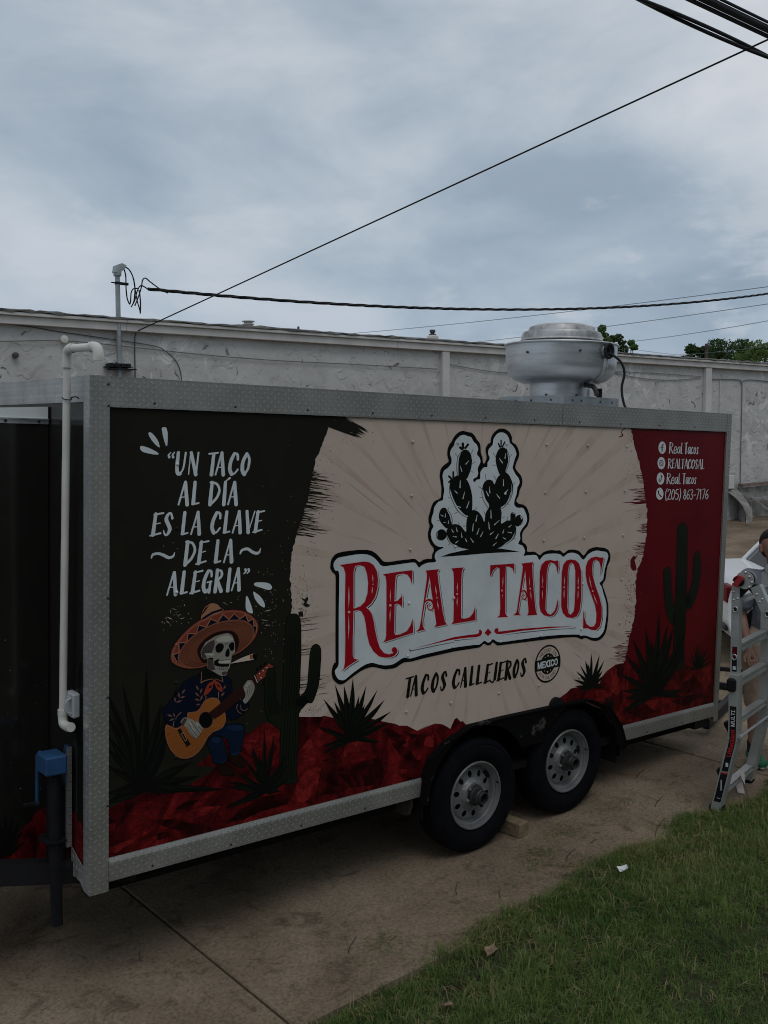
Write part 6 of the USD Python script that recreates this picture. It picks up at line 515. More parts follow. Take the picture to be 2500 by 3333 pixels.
11|logo_red|logo_letter|+1367+1420+81+5+76+4+39-6+29-17+23-33+10-45-2-49-15-48-28-34-34-20+19-12+20-22+15-41+13-56+16-55+21-48+29-31+35-11+32+4-12+15+4+15+19+3+15-14+2-18-18-16-29-6-41+2-41+12-40+32-30+44-18+56-10+59-12+41-20+31-28+8-25-3-1-148+2-89+9-23+27-8-70-29-40-23+16+15+7+30-1+132-7+176-1+175-12+31/+1462+1181+11-1+35+8+30+22+16+43+4+57-10+54-18+37-33+11-30-3-10-30;+1759+1357+111+3+0-49-1-30-11+30-22+25-30+9-41-1-14-7-5-40-1-103+25+3+23+19+5+17+4-46-3-31-11+14-24+11-17-5+1-157+10-15+35+1+47+13+26+30+14+36+5-47+1-33-216-31+16+14+5+20-2+167-5+136-6+28-19+13;+1970+1351+101+2-12-16+11-64+38-173+18-54+16-20-95-6+14+16-21+96-2-4-6-5-7-5-8-1-9+3-7+3-7+4-3+5-3+6-3+8+1+6+5+4+17+6+2+0+1-2-1-1-15-7-3-3+0-4+5-11+3-4+10-4+6-1+4+0+3+2+5+6+2+6+1+5-2+7-3+7-6+8-4+4-6+4-5+1-14+2-5-2-17-9-16-89+5-43+16-21-66-6+23+15+11+37+37+244+1+28/+1972+1178+7+6+7+2+11+1+8-1+13-3+7-4+5-5-14+56-16+85;+2263+1351-12-18-3-50+5-217+6-15+27-5+39+5+27+23+14+34+7-79-195-5+16+14-1+136-4+113-7+45-14+19;+2482+1350+206-2+3-64-16+34-30+13-29+3-1-77+8-208+11-16+13-11-92+6+20+11+3+44-15+242-25+10-32-18-15-28-8-6;+2753+1344+104+3-8-22+10-86+19-122+18-81+14-25-90+4+10+21-15+97-3-6-5-5-7-5-6-2-8+0-8+2-11+8-3+4-4+11+1+5+5+3+15+6+3-1+1-2-15-7-2-2+0-7+5-8+9-5+7+0+8+5+5+5+1+3+0+7-2+6-8+12-8+7-9+3-4+0-14-6-20-107+7-25+16-9-66+5+27+15+10+56+30+189+4+36/+2760+1174+6+3+9+2+7-1+10-3+6-4+8-6+5-10-24+144;+3095+1303-7-46-13+47-19+20-37+12-22-14-11-49+0-91-2-86+0-55+20-30+32-12+35+21+17+36+12+39+2-46-12-33-26-23-41-5-50+14-33+27-14+47-5+208+13+41+35+23+49+3+37-10+32+3;+3212+1343+47-9+35-24+21-46+9-108+2-89-10-69-27-32-47-8-52+11-39+32-18+45-6+218+12+49+31+26/+3217+1322-22-13-9-43+7-232+14-42+24-11+27+22+7+57-1+101-6+107-16+42;+3541+1335-28-119+2+55-17+39-36+18-29-11-7-41+8-51+33-73+44-75+30-73+4-72-17-57-38-22-50+8-35+14-47+4-5+97+6+25+8-52+22-44+40-23+39-1+19+24+1+58-18+60-87+148-21+65+0+50+17+37+33+19+49+5+40-8
11|logo_red|logo_swash|+2026+926+179+20+117+0+71-2+14+10-6+11+13+4+14-11+2-16-13-12-27-4-107+5-77+0-66-2-245-16;+2546+963+20-2+3-13-6-6+25-3+186-3+266-13+229-22-229+12-265+10-186-1-34+5-21+13+0+12;+2511+942-29-21-31+23+27+24
12|pink2|logo_letter_highlights|+1591+1312-6+23+1+22+6-22;+1593+1304+1-4-1-2-4+0-3+2+0+3+1+1+4+1;+2217+1210-4+29+4+28+4-29;+1585+1248-2+22+6+20+2-21;+2595+1193+2-3+0-3-3-3-3-1-4+1-3+1-2+4+1+4+3+2+5+0;+2057+1199-11+32-2+32+11-32;+2223+1201+2-3+0-2-3-4-3+0-4+0-3+2-2+3+1+4+3+2+5+0;+2595+1146-5+15+2+15+6-15;+1715+1190-4+39+4+38+4-39;+1430+1179-5+64+3+64+5-64;+2064+1192+2-3+0-1-2-3-6+0-4+4+1+3+3+2+3+0;+2220+1123-5+29+3+29+5-29;+2076+1117-12+29-3+29+12-29;+1722+1180+3-4+0-3-1-3-3-1-3-1-6+1-3+2-2+4+0+2+1+3+4+2+5+0;+1438+1168+3-3+0-3-1-3-3-1-6-1-3+2-4+3+0+3+0+2+3+3+7+1;+1716+1081-4+39+4+38+4-39;+1433+1012-5+70+3+69+5-70;+2950+1190-5+34+3+34+6-34;+3157+1175-4+33+5+32+4-33;+3292+1162-6+33+3+33+6-33;+2835+1193-9+34-3+33+10-34;+3429+1135-23+48-12+47+23-47;+2593+1205-3+36+4+35+3-36;+2956+1186+2-3+0-2-3-4-3-1-4+1-3+2-2+3-1+2+2+2+3+2+5+0;+3161+1171+3-4+0-2-1-2-2-2-3+0-5+0-3+2-2+3-1+3+2+2+3+2+5+0;+3300+1158+2-3+0-3-1-2-2-2-3+0-5+0-3+2-3+3+0+3+1+2+4+2+5+0;+2843+1186+2-4+0-2-3-3-3-1-4+1-3+1-2+3+0+3+1+2+3+2+5+0;+3447+1124+2-4+1-2-2-2-2-2-3-1-5+1-3+2-3+3+0+3+1+2+4+2+5+0;+3158+1091-6+33+4+32+6-33;+2952+1105-5+34+4+33+5-34;+3294+1076-5+34+4+33+5-34;+2849+1141+2-31-10+31-2+31;+3474+1066+21-42-31+40-20+41
5|white|lettering|+441+1921+5+12+4+23+7+47+1+3+2+1+2+1+3-1+2-1+0-2-7-48-5-24-7-15-6-8+0-4-1-4-4-3-13-2-4+1-7+6-4+11-1+10+0+14+2+21+6+44+2+4+3+3+4+1+4-1+3-3+0-4-6-65+1-14+2-11+5+1;+506+1897-18+81-8-76-2-2-1-1-2+2-1+1+10+94-2+8+2+3+3+3+4+1+4-1+3-3+18-71+7+68+1+2+2+2+2+0+3+0+2-2+0-2-11-92+2-11-1-4-4-3-5-2-5+2;+589+1896-1+4+13+96-17-1-4+2+0+4+4+2+26+3+22+3+3-1+1-1+1-3-1-2-2-2-16-2-10-98-2-4-4-4-5-1-5+2;+625+1934+1+2+19+65+0+3+1+4+4+3+4+1+4-1+3-3+1-4+10-105-2-4-4-4-5-1-5+2-3+3-1+4-2+34-15-1-11-34-2-2-4+0-3+4/+647+1973-11-36+13+1;+721+1909+18+20+2+1+3-1+2-2+0-2+0-3-12-13-8-8-9-3-4-4-5-1-5+1-4+3-8+14-4+14+0+12+2+12+5+18+6+14+15+24+3+3+4+1+6-2+10-1+8-6+2-10+0-17-1-3-3-2-3-1-3+1-2+2-1+3-1+16-1+4-6+2-11-23-5-11-2-12-2-13+0-10+2-6+8-13;+756+1922+0+12+1+14+3+14+8+19+16+24+3+3+5+1+4-1+3-2+1-4+8-10+5-14+0-15-3-18-5-18-7-12-10-12+1-2-2-5-4-3-5-1-6+1-7+8-5+7/+780+1961-3-13+0-15+0-10+2-6+2-3+6+7+6+11+3+13+2+18+0+14-3+8-2+3-8-15;+432+1796+1+1+22+72+3+3+4+1+4-1+3-3+1-4+11-105-1-4-4-4-5-1-5+2-4+3-1+4-2+34-17-1-11-34-2-1-5+0-2+3/+455+1837-12-39+15+1;+493+1764+10+101+2+4+3+3+4+0+5-1+3-2+0-4-7-98+18+4+2-1+2-1+1-3-1-2-2-2-24-4-7-2-8+2-2+4;+590+1860-1+3+1+3+8+4+5+1+4-1+3-3+7-1+14-5+10-11+5-12+3-15-3-13-8-17-9-12-11-11-16-13-2-4-4-3-5-1-5+1-3+4-2+4+12+100/+617+1787+9+12+6+13+3+11-1+11-5+10-6+7-9+4-4+1-7-82;+661+1749-3+3-2+5+10+106+1+4+3+3+5+1+4-1+3-3+1-4-6-107-2-4-4-3-5-2;+695+1791+1+2+20+67+0+2+1+4+4+3+4+1+5-1+3-3+1-4+11-107-2-5-4-3-5-1-5+1-4+4-1+4-3+35-16-1-11-35-2-2-5+1-1+1-1+2+10+34/+718+1832-12-38+15+1;+282+1625+7+1+14+88-3+2+1+3+3+2+2+4+3+3+4+1+4-1+3-4+30+5+2-1+2-2+1-2-1-2-2-2-32-5-5-38+20+4+2-2+0-2-1-1-22-4-5-42+27+6+2-1+2-1+1-3-1-2-2-2-32-6-4-4-4-1-5+1-2+2-7-1-2+0-2+4;+351+1628-3+16+0+1+3+1+2-1+6-13+3-5+3+0+5+7+2+6+2+9-1+3-16+33-2+12+5+12+5+8+9+7+4+3+8+1+3-1+5-4+3-6+5-19-1-3-3-2-3-1-3+1-2+2-3+18-2+5-3-2-4-6-3-6-1-7+1-4+15-32+3-13-5-13-6-8-8-8-8-3-7+1-5+5;+439+1620+12+103+1+4+4+3+4+1+4-1+3-3+1-4-10-96+16+4+3+0+2-2+0-2-1-2-2-2-22-5-6-2-8+3;+498+1653+2+2+22+71+3+3+5+1+4-1+3-3+0-4+9-103-2-5-3-3-6-1-4+1-4+4-1+4-1+33-17-1-12-34-1-1-5+0-2+3/+522+1694-12-38+14+1;+627+1628+17+20+3+0+3+0+1-2+1-2-1-3-11-13-8-8-9-2-4-4-5-2-5+2-4+3-7+13-4+14+0+11+2+13+6+17+6+13+14+24+4+3+4+1+5-2+10-2+7-5+3-10-1-17-1-2-2-2-4-1-3+1-2+2+0+2-1+16-1+4-5+2-16-33-3-12-2-12+0-10+2-6+7-13;+662+1618+13+103+1+4+4+2+4+1+4-1+3-2+1-4-9-96+16+4+2-1+2-1+1-3-1-2-2-2-23-4-6-2-8+2;+722+1651+2+2+20+64+0+3+1+4+4+3+4+1+4-1+3-3+1-4+8-104-2-4-4-3-5-1-5+1-3+3-1+5-2+33-15-1-11-34-2-1-5+0-1+1-1+2/+745+1689-11-35+13+1;+795+1612-1+4-6+104+1+4+4+2+4+1+4-1+3-3+8-77+25+73+1+2+3+1+2-1+1-2-31-86+2-17-2-4-4-4-5-1-5+1;+830+1619+5+1+14+88-2+2+0+2+1+2+3+2+1+4+4+3+4+1+4-1+4-4+27+4+3+0+2-2+0-2-1-3-2-1-30-5-5-38+18+3+3-1+0-3-1-1-20-3-6-42+25+5+3+0+2-2+0-2-1-3-2-1-29-7-4-4-6-1-5+1-1+2-7-1-2+0-2+2+0+2;+463+1582-1+3+1+3+9+4+4+1+4-1+4-3+6-1+14-5+9-12+6-12+2-16-3-13-9-17-8-13-11-11-17-13-2-4-4-4-5-1-5+1-3+4-1+4+13+104/+489+1507+8+12+7+13+3+12-1+10-5+11-5+8-9+4-3+0-9-83;+518+1480+6+1+14+92-2+2-1+2+1+2+4+2+1+4+4+3+4+1+4-1+4-5+29+5+2+0+2-2+1-3-1-2-2-2-32-4-5-41+19+4+3-1+0-3-1-1-21-4-6-43+27+6+2-1+2-2+1-2-1-3-2-1-31-7-4-5-6-1-5+1-2+2-6-1-2+1-2+1-1+2;+615+1481+13+102+1+4+4+2+4+1+4-1+3-3+1-4-9-98+15+4+2-1+2-2+1-2-1-2-2-2-28-7-7+2-2+2;+676+1511+1+1+21+66-1+3+2+4+3+3+5+1+4-1+3-3+1-4+8-106-2-4-4-3-5-2-5+2-4+3-1+4-1+34-15-1-12-35-4-2-2+1-2+2+0+2/+699+1549-12-35+14+0;+377+1375+1+1+23+72+3+2+5+1+4-1+3-2+0-4+9-104-2-5-4-3-5-1-5+1-3+4-1+4-2+33-17+0-11-34-2-2-4+0-2+4/+401+1416-13-38+15+0;+436+1342+14+102+1+3+4+3+4+1+4-1+3-3+1-4-10-96+16+4+3-1+2-1+0-3-1-2-2-2-23-4-6-2-8+2;+487+1342+6+1+15+89-3+2+1+4+3+1+2+5+3+2+4+1+4-1+4-4+29+5+2+0+2-2+1-3-1-2-2-2-32-4-5-39+19+3+3-1+0-3-2-1-21-3-5-42+26+5+3-1+1-1+1-3-1-2-2-2-31-6-4-4-5-1-5+1-1+2-7-1-2+0-2+4;+584+1335-2-1-12-2-5+1-8+8-3+9-3+14+1+11+2+13+3+13+8+18+14+24+4+3+4+1+14-2+7-5+2-11+1-16-2-3-2-2-3-1-3+1-2+2-2+18-1+5-4+0-16-34-3-11-2-13+0-11+1-6+3-8+13+8+3+24-9-1-3+0-1+2-1+2+1+2+2+1+13+2+3+2+3+1+8-2+1-1+1-3-1-2-2-2-2+0-4-31+1-2-4-18-3-2-3-1-4+1-2+2;+647+1332-10+31-3-26-2-5-4-3-5-1-5+1-3+3-1+5+13+100-1+4+1+2+5+5+4+1+5-1+3-4+9-1+7-4+3-2+3-7+2-12-4-11-7-8-12-9+21-49+1-5-2-4-4-4-5-1-5+1/+652+1412+2+6-1+7-2+5-7+3-4-31+6+4;+687+1328-3+3-1+5+12+105+2+4+3+3+4+1+5-1+3-3+1-4-10-106-1-4-4-3-6-1;+711+1335+32+102-1+4+2+3+3+3+5+1+4-1+3-3+1-3+7-107-2-4-4-3-5-1-5+1-4+3-1+5-1+34-14-1-12-35-4-2-4+2/+744+1408-11-35+12+1;+4257+2033-28+36-1-33-1-2-5-2-6+2-1+2+4+72-3+1-1+1+2+2+4+2+6+0+2-2+12-1+12-3+7-6+2-8-2-7-9-7-14-6+31-37+0-4-5-2/+4245+2084+7+5+2+5-2+6-4+4-8+2-10+1-1-29;+4271+2043-1+16+8+18+5+6+8+3+7-1+5-4+3-7+2-8-2-7-12-4-15-1+1-11+2-5+2-1+7+0+15+12+4+0+3-2-10-10-8-4-7-2-8+1-6+3/+4281+2067-2-8+14+1+5+1+2+5-2+8-2+5-2+2-4-1;+4343+2035+0+15-3-8-5-5-9-3-8+2-4+6-2+7-1+8+2+9+5+9+7+7+8+1+9-2+2+2+2+1+2-1+2-2+2-47-2-2-5+0/+4333+2079-3-1-5-5-3-8-2-8+0-8+5-10+7+6+10+31;+4359+2042-1+20+2+48+2+2+2+0+2+0+2-2-1-68+2-4+5+0+3-2-2-3-5-1-6+1-2+1;+4409+2034+3+73-14-1-2+1+0+2+38+5+3-1-1-3-12-2-2-75-3-3-7+0;+4465+2033+0+10-5-7-5-4-9+1-1+1-4+6-2+8+0+9+5+18+5+6+8+3+7-2+2+2+2+0+2+0+2-2+3-49-2-3-5+0/+4458+2079-2-1-7-13-1-8+0-9+4-10+4+5+8+34;+4477+2041-1+19+4+10+5+8+4+5+4+1+8-2+5-8-2-3-4+0-5+6-7-9-2-8-1-9+3-13+12+8+5+0+3-3-1-1-14-9-8-1-4+2;+4509+2050+0+10+3+9+8+12+4+2+3-1+8-5+3-5+2-16-1-8-5-8-7-7-8-2-2+1-5+7/+4520+2067-3-7+1-10+4-12+8+11+1+7-2+15-4+4;+4542+2037-1+1+3+3+2+0+10-4+2+6+0+6-10+19+1+5+4+7+6+3+2+1+7-3+6-8-2-2-4+0-7+6-3-4-1-5+11-19+0-6-1-6-3-5-5-1-6+0;+4245+1928-23+31-1-29+0-2-5-1-5+1-1+2+2+64-2+2+1+2+6+1+2+0+3-2+9-1+10-2+6-6+2-6-2-7-8-6-11-5+27-33+0-3-2-2-6+0/+4235+1973+6+4+1+5-2+4-3+4-7+2-8+1+0-26;+4258+1931+3+59-3+2+3+1+0+3+2+1+5+0+2-2+19+3+2-1-1-2-20-4+0-26+12+2+2-1-1-1-13-2-1-30+17+4+3-1+0-1-20-5-3-2-6+1-5-1-3+1+2+2;+4297+1952+13+44+2+2+5+0+2-2+17-68-3-3-3+0-5+1-5+25-18-1-7-21-1-2-4+1+6+22-1+1/+4312+1985-10-33+17+1;+4336+1931+2+65+2+2+3+1+2-1+3-2-1-65+20+3+3-2-2-1-17-3-15+0-2+1;+4378+1927+4+65-16-1-2+1+0+1+39+4+3-1-2-2-13-1-1-66-3-3-6+0;+4411+1950+13+45+3+3+5+0+2-3+17-69-3-3-3+0-5+2-6+24-18+0-6-22-2-2-3+1+6+23-1+0/+4427+1984-10-33+17+0;+4474+1931+11+13+3+1+3-1+0-2-13-13-14-4-5+1-7+9-4+8-1+8+2+17+5+11+9+16+4+1+12-2+6-3+2-6+1-11-1-2-5+1-4+16-7+2-11-23-2-17+1-8+3-4+7-9;+4490+1941-1+8-1+9+2+9+6+11+12+16+4+2+4-2+11-8+4-7+2-11-1-12-3-11-6-8-9-9-1-2-2-2-6+0-10+9/+4501+1967-1-18+2-8+3-5+4-4+8+7+5+8+2+9+1+12-2+9-3+6-6+5;+4535+1941+3+0+9-13+4-1+5+5+2+11-1+5-16+21-3+8+2+7+4+5+10+6+5+1+7-3+3-4+5-13-4-1-3+1-4+12-2+3-2+1-4-2-3-4-2-9+1-5+16-22+3-7-2-7-8-11-7-2-6+0-5+3;+4579+1948+14+47+2+2+5+0+3-2+17-71-3-3-3-1-5+2-6+25-19+0-6-23-2-1-3+0+6+24-1+0/+4595+1983-10-34+18+0;+4621+1926+1+68+1+2+4+1+5-1+1-2+0-67+20+3+3-2-1-2-19-2-15-1-3+2;+4243+1819-28+35+0-33-3-3-3-1-4+1-3+3+3+71-2+1-1+1+2+2+7+2+2-1+3-2+11-1+12-3+7-5+3-8-3-7-9-7-14-6+31-36+0-4-2-1-6+0/+4232+1869+7+4+1+5-2+5-4+4-8+3-10+1+0-29;+4257+1828-1+8+0+8+3+9+9+14+9+3+7-1+5-4+3-7+1-8-1-6-2-2-8-2-18-1+2-12+2-4+2-2+6+1+15+12+5+0+1-1+0-3-9-8-7-5-8-1-7+1-6+3/+4267+1851-2-8+13+1+6+2+1+4-1+8-2+5-3+2-4-1;+4328+1819+0+15-4-7-4-5-9-4-8+2-4+6-2+8-1+8+7+17+7+7+8+1+9-2+2+2+2+0+2+0+2-2+2-46-2-3-5+0/+4318+1863-3-1-4-5-4-8-2-7+1-8+4-10+7+5+10+31;+4343+1826+0+20+2+47+1+2+2+1+2-1+2-2+0-67+2-4+5+0+2-2-2-3-5+0-6+0-2+1;+4365+1818-2+2+2+2+4+1+4-1+1-2-1-1-4-1;+4400+1817+4+72-14-1-3+1+0+2+38+5+4-2-2-2-12-2-2-73-3-3-7+0;+4456+1817+0+10-5-7-6-4-2+0-8+2-3+6-3+16+6+18+4+6+9+2+7-2+4+2+2+0+2-2+2-48-2-2-5+0/+4448+1861-2+0-6-13-2-8+1-8+3-10+4+5+9+32;+4467+1825+0+18+4+10+4+7+5+5+3+1+8-2+5-8-2-2-4+0-5+6-7-10-2-7-1-9+3-12+13+7+4+0+3-2-1-2-14-8-8-1-4+1;+4499+1834+0+9+3+9+8+11+4+2+2-1+8-5+4-5+2-15-2-8-4-8-8-6-7-2-2+0-5+7/+4510+1849-3-6+1-10+3-11+8+10+1+7-1+15-4+4;+4531+1821+0+1+0+1+4+2+11-5+0+2+2+10-11+18+2+7+4+5+5+3+2+0+7-2+6-8-2-2-4+0-6+6-4-4-1-5+11-18+0-6-5-10-4-2-6+1;+4195+1731-1+22+1+10+5+11+10+14+5+1+2-2-10-16-4-8-1-10+1-22+9-30-1-2-3-1-4+1;+4264+1713+0-3-4-1-38+0-4+1+0+1+22+31+9+14+2+8+0+6-2+4-4+3-6+1-4+0-3-3-6-11-4-1-3+1+0+2+6+12+6+5+9+0+9-2+7-5+3-6+1-6-4-10-27-40+31+0;+4265+1729+0+11+1+12+5+12+10+18+4+1+14-7+6-7+3-21-2-11-4-13-6-11-7-7-10+0-7+5-4+7/+4278+1761-4-9-2-12+4-20+3-6+4-3+6+5+5+10+4+11+1+11-3+21-4+4-5+3;+4310+1714+3+1+16-4+5+1+5+4+4+7+2+8-2+7-3+7-4+3-11-3-9+2-2+10+1+12+4+11+12+3+20-3+2-2-2-2-2+0-18+2-5-1-3-8-1-12+2-7+6+3+10+0+7-6+5-9+2-7-2-8-6-10-7-6-10-1-19+5;+4367+1718+4+11+1+11-1+21-2+10-7+14+0+1+3+1+4-1+7-15+3-10+2-21-2-11-4-12-10-20-4-1-2+1-2+2;+4408+1724+3+8+11+12-8+8-3+8+2+8+5+7+6+4+2+1+8-4+6-8+3-6-3-6-9-12+12-12+4-8-4-9-6-7-8-4-4+0-8+5-6+7/+4420+1766-2-6+3-5+5-7+7+9+1+5-2+5-6+7/+4418+1729-2-5+3-6+6-7+2-1+3+1+6+7+2+6-3+6-8+8;+4449+1726+2+11+10+23+7+8+7+5+7+4+3+0+2-2+0-1-13-9-6-7-9-20+9+5+8+1+4-1+5-7+2-8+0-9-5-7-7-5-9-3-3+0-6+5-5+7/+4458+1731-1-5+2-8+5-7+2-2+3+1+6+5+4+6+0+7-3+7-2+4;+4490+1711+4+2+13-5+2+0+5+4+6+8+2+6-4+6-9+5-5+7+4+7+7+6+4+4-1+5-4+6-3+2-3+0-11-5-4+0-2+2+2+2+11+5+10+1+7-5+5-7+1-7-5-6-7-6-3-4+4-4+9-6+5-6-2-9-6-9-8-7-11+0-13+6;+4532+1734+0+2+2+1+26+2+4-1+0-2-2-2-26-1;+4573+1705+20+49+4+20-5+3-26-4-4+1+0+1+2+2+29+5+12-6+1-2-5-20-20-50-4-2-4+2;+4619+1768-5-7-3+0-2+2+8+15+3+2+5-2+2-2+1-21-1-51-1-1-4-1-4+1;+4647+1704+20+49+4+20-5+4-26-5-2+0-2+2+2+2+29+5+11-5+2-2-4-21-21-50-4-1-4+1;+4682+1724+2+11+10+23+7+8+8+5+7+4+4+0+2-2-1-1-13-9-7-7-8-20+9+5+8+1+4-1+5-7+3-9-1-9-4-6-8-6-10-3-2+1-7+4-5+8/+4691+1728+0-4+2-9+4-7+3-1+3+0+6+6+4+5+0+8-3+7-2+3
5|white|quotation_mark|+701+1888+3-2+0-2+0-3-3-2-23-12-3+0-1+2+0+1+21+18+3+1;+386+2006+2-1+0-2-9-11+1-3+3-4+1-3-1-3-2-2-3-1-3+0-3+3-2+10+1+5+3+3;+405+2008+2-2+0-2-8-12+1-3+3-4+1-3-1-3-2-2-3-1-4+1-2+2-2+10+1+5+2+4;+785+1437+3+2+4+0+3-1+3-2+1-4+1-7-2-5-5-4-12-6-2+1+0+2+10+11-5+9;+803+1436+2+3+4+0+4-1+3-2+2-11-2-5-3-2-13-8-2+1+0+2+9+10-4+7-1+3
5|white|flourish|+311+1543+15+1+7-1+25-9+18-10+8-2+9+1+5+2+2+2+7+12+2+0+2-1-1-9-1-5-3-6-7-5-5-2-10-2-6-1-10+3-12+7-19+10-11+3-15+0-9-2-2-2-6-10-1-1-3+0-2+3+1+7+2+7+5+6+5+2;+780+1540+12+2+8+0+11-3+20-13+17-8+8-1+6+1+3+2+2+2+9+14+2+0+1-2-1-9-3-13-6-5-9-4-9-1-16+5-13+6-19+14-4+1-13+0-13-4-2-2-7-11-1-1-4+0-2+3+1+8+2+7+6+6
5|white|accent_stroke|+235+2030+4+2+13-2+18-5+19-7+25-12+8-6+3-4-1-1-5-2-21+1-23+4-20+4-9+4-6+4-5+6-2+5+0+4;+274+2090+3+4+6+0+3-1+10-7+12-12+12-16+5-10+4-15+1-5-1-2-7+2-13+10-19+20-11+16-4+9;+339+2110+1+5+4+3+6+2+9-2+3-2+3-7+4-16+1-27-2-27-3-6-1-1-4+4-7+17-9+32;+842+1361+3+2+8+1+6+1+26-2+29-4+12-4+5-2+8-7+6-6+1-3+1-6-2-5-5-3-9-2-10+1-71+25-7+5-2+2+0+4;+838+1320+2+0+10-6+21-14+13-13+11-15+10-18+2-11-2-7-4-1-3+1-9+5-11+7-15+15-10+13-8+13-5+15-3+12;+802+1301+7-9+19-42+9-30+0-6-2-2-5+0-8+2-9+4-8+6-6+7-3+10-1+14+1+42+3+5
5|ink2|lettering|+1848+638-1+5+15+101-18-2-2+1-2+1-1+2+1+3+5+2+51+5+3+0+2-2+1-2-1-3-2-2-16-2-12-103-2-4-5-4-6-1-6+1;+1906+747+0+5+2+3+4+3+5+1+5-1+4-3+1-4+8-109-2-5-4-3-7-1-6+1-4+3-1+5-2+35-12-1-11-36-5-2-2+1-2+1-1+2/+1908+711-9-30+10+1;+1993+657+11+14+3+2+3+0+3+0+2-2+1-3-1-2-11-14-9-8-6-3-1-1-5-3-6-2-6+2-4+3-8+14-4+15+0+12+2+13+4+13+8+19+15+26+4+3+5+1+5-1+1-2+9-1+8-6+3-11-1-17-1-3-3-2-4-1-4+1-2+2-1+3+0+17-1+4-3+2-10-22-5-12-3-13-1-14-1-11+2-6+7-12;+2032+665-1+12+2+15+3+15+9+19+16+25+4+3+6+1+5-1+4-3+1-4+8-10+4-14+0-15-3-19-6-19-7-12-10-11+1-3-2-5-5-3-6-1-6+1-4+3-9+12/+2060+707-3-15-1-15+0-11+3-7+5+5+6+11+4+15+2+18+0+14-4+10-8-15;+2106+650-2+14+0+2+3+1+3-1+6-14+4-6+6+14+1+10-1+5-15+33-2+14+5+13+6+7+5+6+9+5+8+1+3-1+6-4+3-7+6-20-2-3-3-2-4-1-5+1-2+2-4+23-3-6-3-6-1-8+1-7+15-32+3-13-6-14-6-10-9-8-4-2-4-1-8+1-6+5;+2237+655+11+14+3+2+3+1+3-1+2-2+1-2-1-3-12-14-9-8-7-3-1-1-4-4-7-1-6+1-4+4-8+14-5+15+0+12+2+13+6+18+7+15+15+25+4+3+6+1+5-1+1-1+10-1+8-6+3-11-1-18-1-3-3-2-4+0-4+0-2+2-1+3-1+18-1+4-3+1-11-22-5-12-3-13-2-13+0-12+2-6+7-12;+2272+637-5-2-2+0-2+2-1+2+29+104-1+6+2+4+4+3+6+1+5-1+4-3+1-4+8-111-2-4-5-4-7-1-6+1-4+4-2+5-1+35-10-1/+2292+702-7-23+8+0;+2335+644+13+105+1+4+5+3+5+1+6-1+3-3+1-4-8-102+14+4+3-1+2-2+1-2-1-3-3-2-30-7-6+2-5+3;+2390+642+14+107+1+4+5+2+5+1+6-1+3-3+2-4-10-102+23+4+3-1+2-1+1-3-1-2-3-2-26-5-5+0-2-1-6-1-11+2-2+2+0+2;+2456+641+4+1+16+95-2+1-1+2+1+2+3+2+2+5+4+3+5+1+6-1+4-4+28+5+4-1+2-2+1-2-1-3-3-2-31-5-5-41+18+4+3-2+0-3-2-1-19-3-6-45+25+6+3-1+3-2+0-2-1-3-2-2-30-6-1-1-5-4-7-1-6+1-2+2-5-1-3+0-2+2-1+2+1+2;+2510+640+1+3+3+1+3+1+4-1+12-8+7+8-1+1-1+5+15+98+2+4+4+3+6+1+5-1+4-3+1-4-11-98-2-5-5-4-6-1-5-7-8-6-4-1-9+2-14+10;+2566+640+5+1+16+95-2+2-1+2+1+2+3+1+2+5+4+3+6+1+6-1+4-4+32+5+3-1+3-1+1-3-2-2-2-2-35-5-5-42+20+4+3-2+0-2-1-1-23-4-6-45+29+6+3-1+3-2+0-2-1-3-3-2-33-6-1-1-5-4-7-1-6+1-2+2-7-1-3+1-2+1-1+2+1+2;+2672+631-11+28-2-24-3-4-5-4-6-1-7+1-5+4-1+5+14+107-2+3+2+3+6+5+6+1+6-1+3-3+1-1+10-2+9-4+3-2+4-7+2-13-3-12-9-8-13-9+25-53+1-5-2-5-5-3-7-1-6+1/+2676+716+2+6-1+8-2+5-7+3-3-32+4+2;+2704+660-1+12+2+15+3+15+9+20+15+25+5+3+5+1+6-1+4-3+1-4+7-10+5-15-1-15-3-19-4-16-8-16-9-10+1-4-2-5-5-3-7-1-7+1-4+3-8+12/+2734+702-3-15-1-15+0-13+2-4+7+14+4+15+3+19+0+15-2+7;+2776+644-3+15+1+1+4+2+3-2+6-14+4-5+5+14+1+9-1+6-15+34-3+13+6+13+6+8+6+6+9+5+9+1+3-1+6-4+4-7+5-20-1-3-4-3-4+0-5+0-3+3-3+23-6-12-1-9+2-7+14-32+3-14-6-14-6-9-9-9-5-2-5-1-8+1-6+5
5|white|contact_icon|+4179+2065-2-8-3-7-5-7-7-5-7-4-8-3-9-1-8+1-8+2-8+4-7+5-6+7-5+7-3+8-1+9+0+8+2+8+4+8+5+6+6+6+7+4+8+2+8+1+9+0+8-3+8-4+7-5+6-6+5-8+3-8+1-8;+4176+1957-2-8-3-7-5-7-7-5-7-4-8-2-8-1-9+1-8+2-8+4-7+5-6+7-4+7-3+8-2+8+0+9+2+8+4+7+5+6+6+6+7+4+8+2+9+1+8-1+9-2+7-4+8-5+5-7+5-7+3-8+2-8;+4174+1849-2-8-3-8-5-6-7-5-7-4-8-3-9+0-8+1-9+2-7+4-7+6-6+6-5+7-3+8-1+9+0+8+2+8+4+7+4+7+7+5+7+4+8+2+8+1+9-1+8-2+8-4+7-6+6-6+5-7+3-8+1-9;+4171+1743-2-8-3-8-5-6-6-5-7-4-8-2-8-1-9+1-8+3-7+4-7+5-6+7-4+7-3+8-1+8+0+8+2+8+3+7+5+7+6+5+7+4+8+2+8+1+8-1+8-3+8-4+7-5+6-7+4-7+3-8+1-8
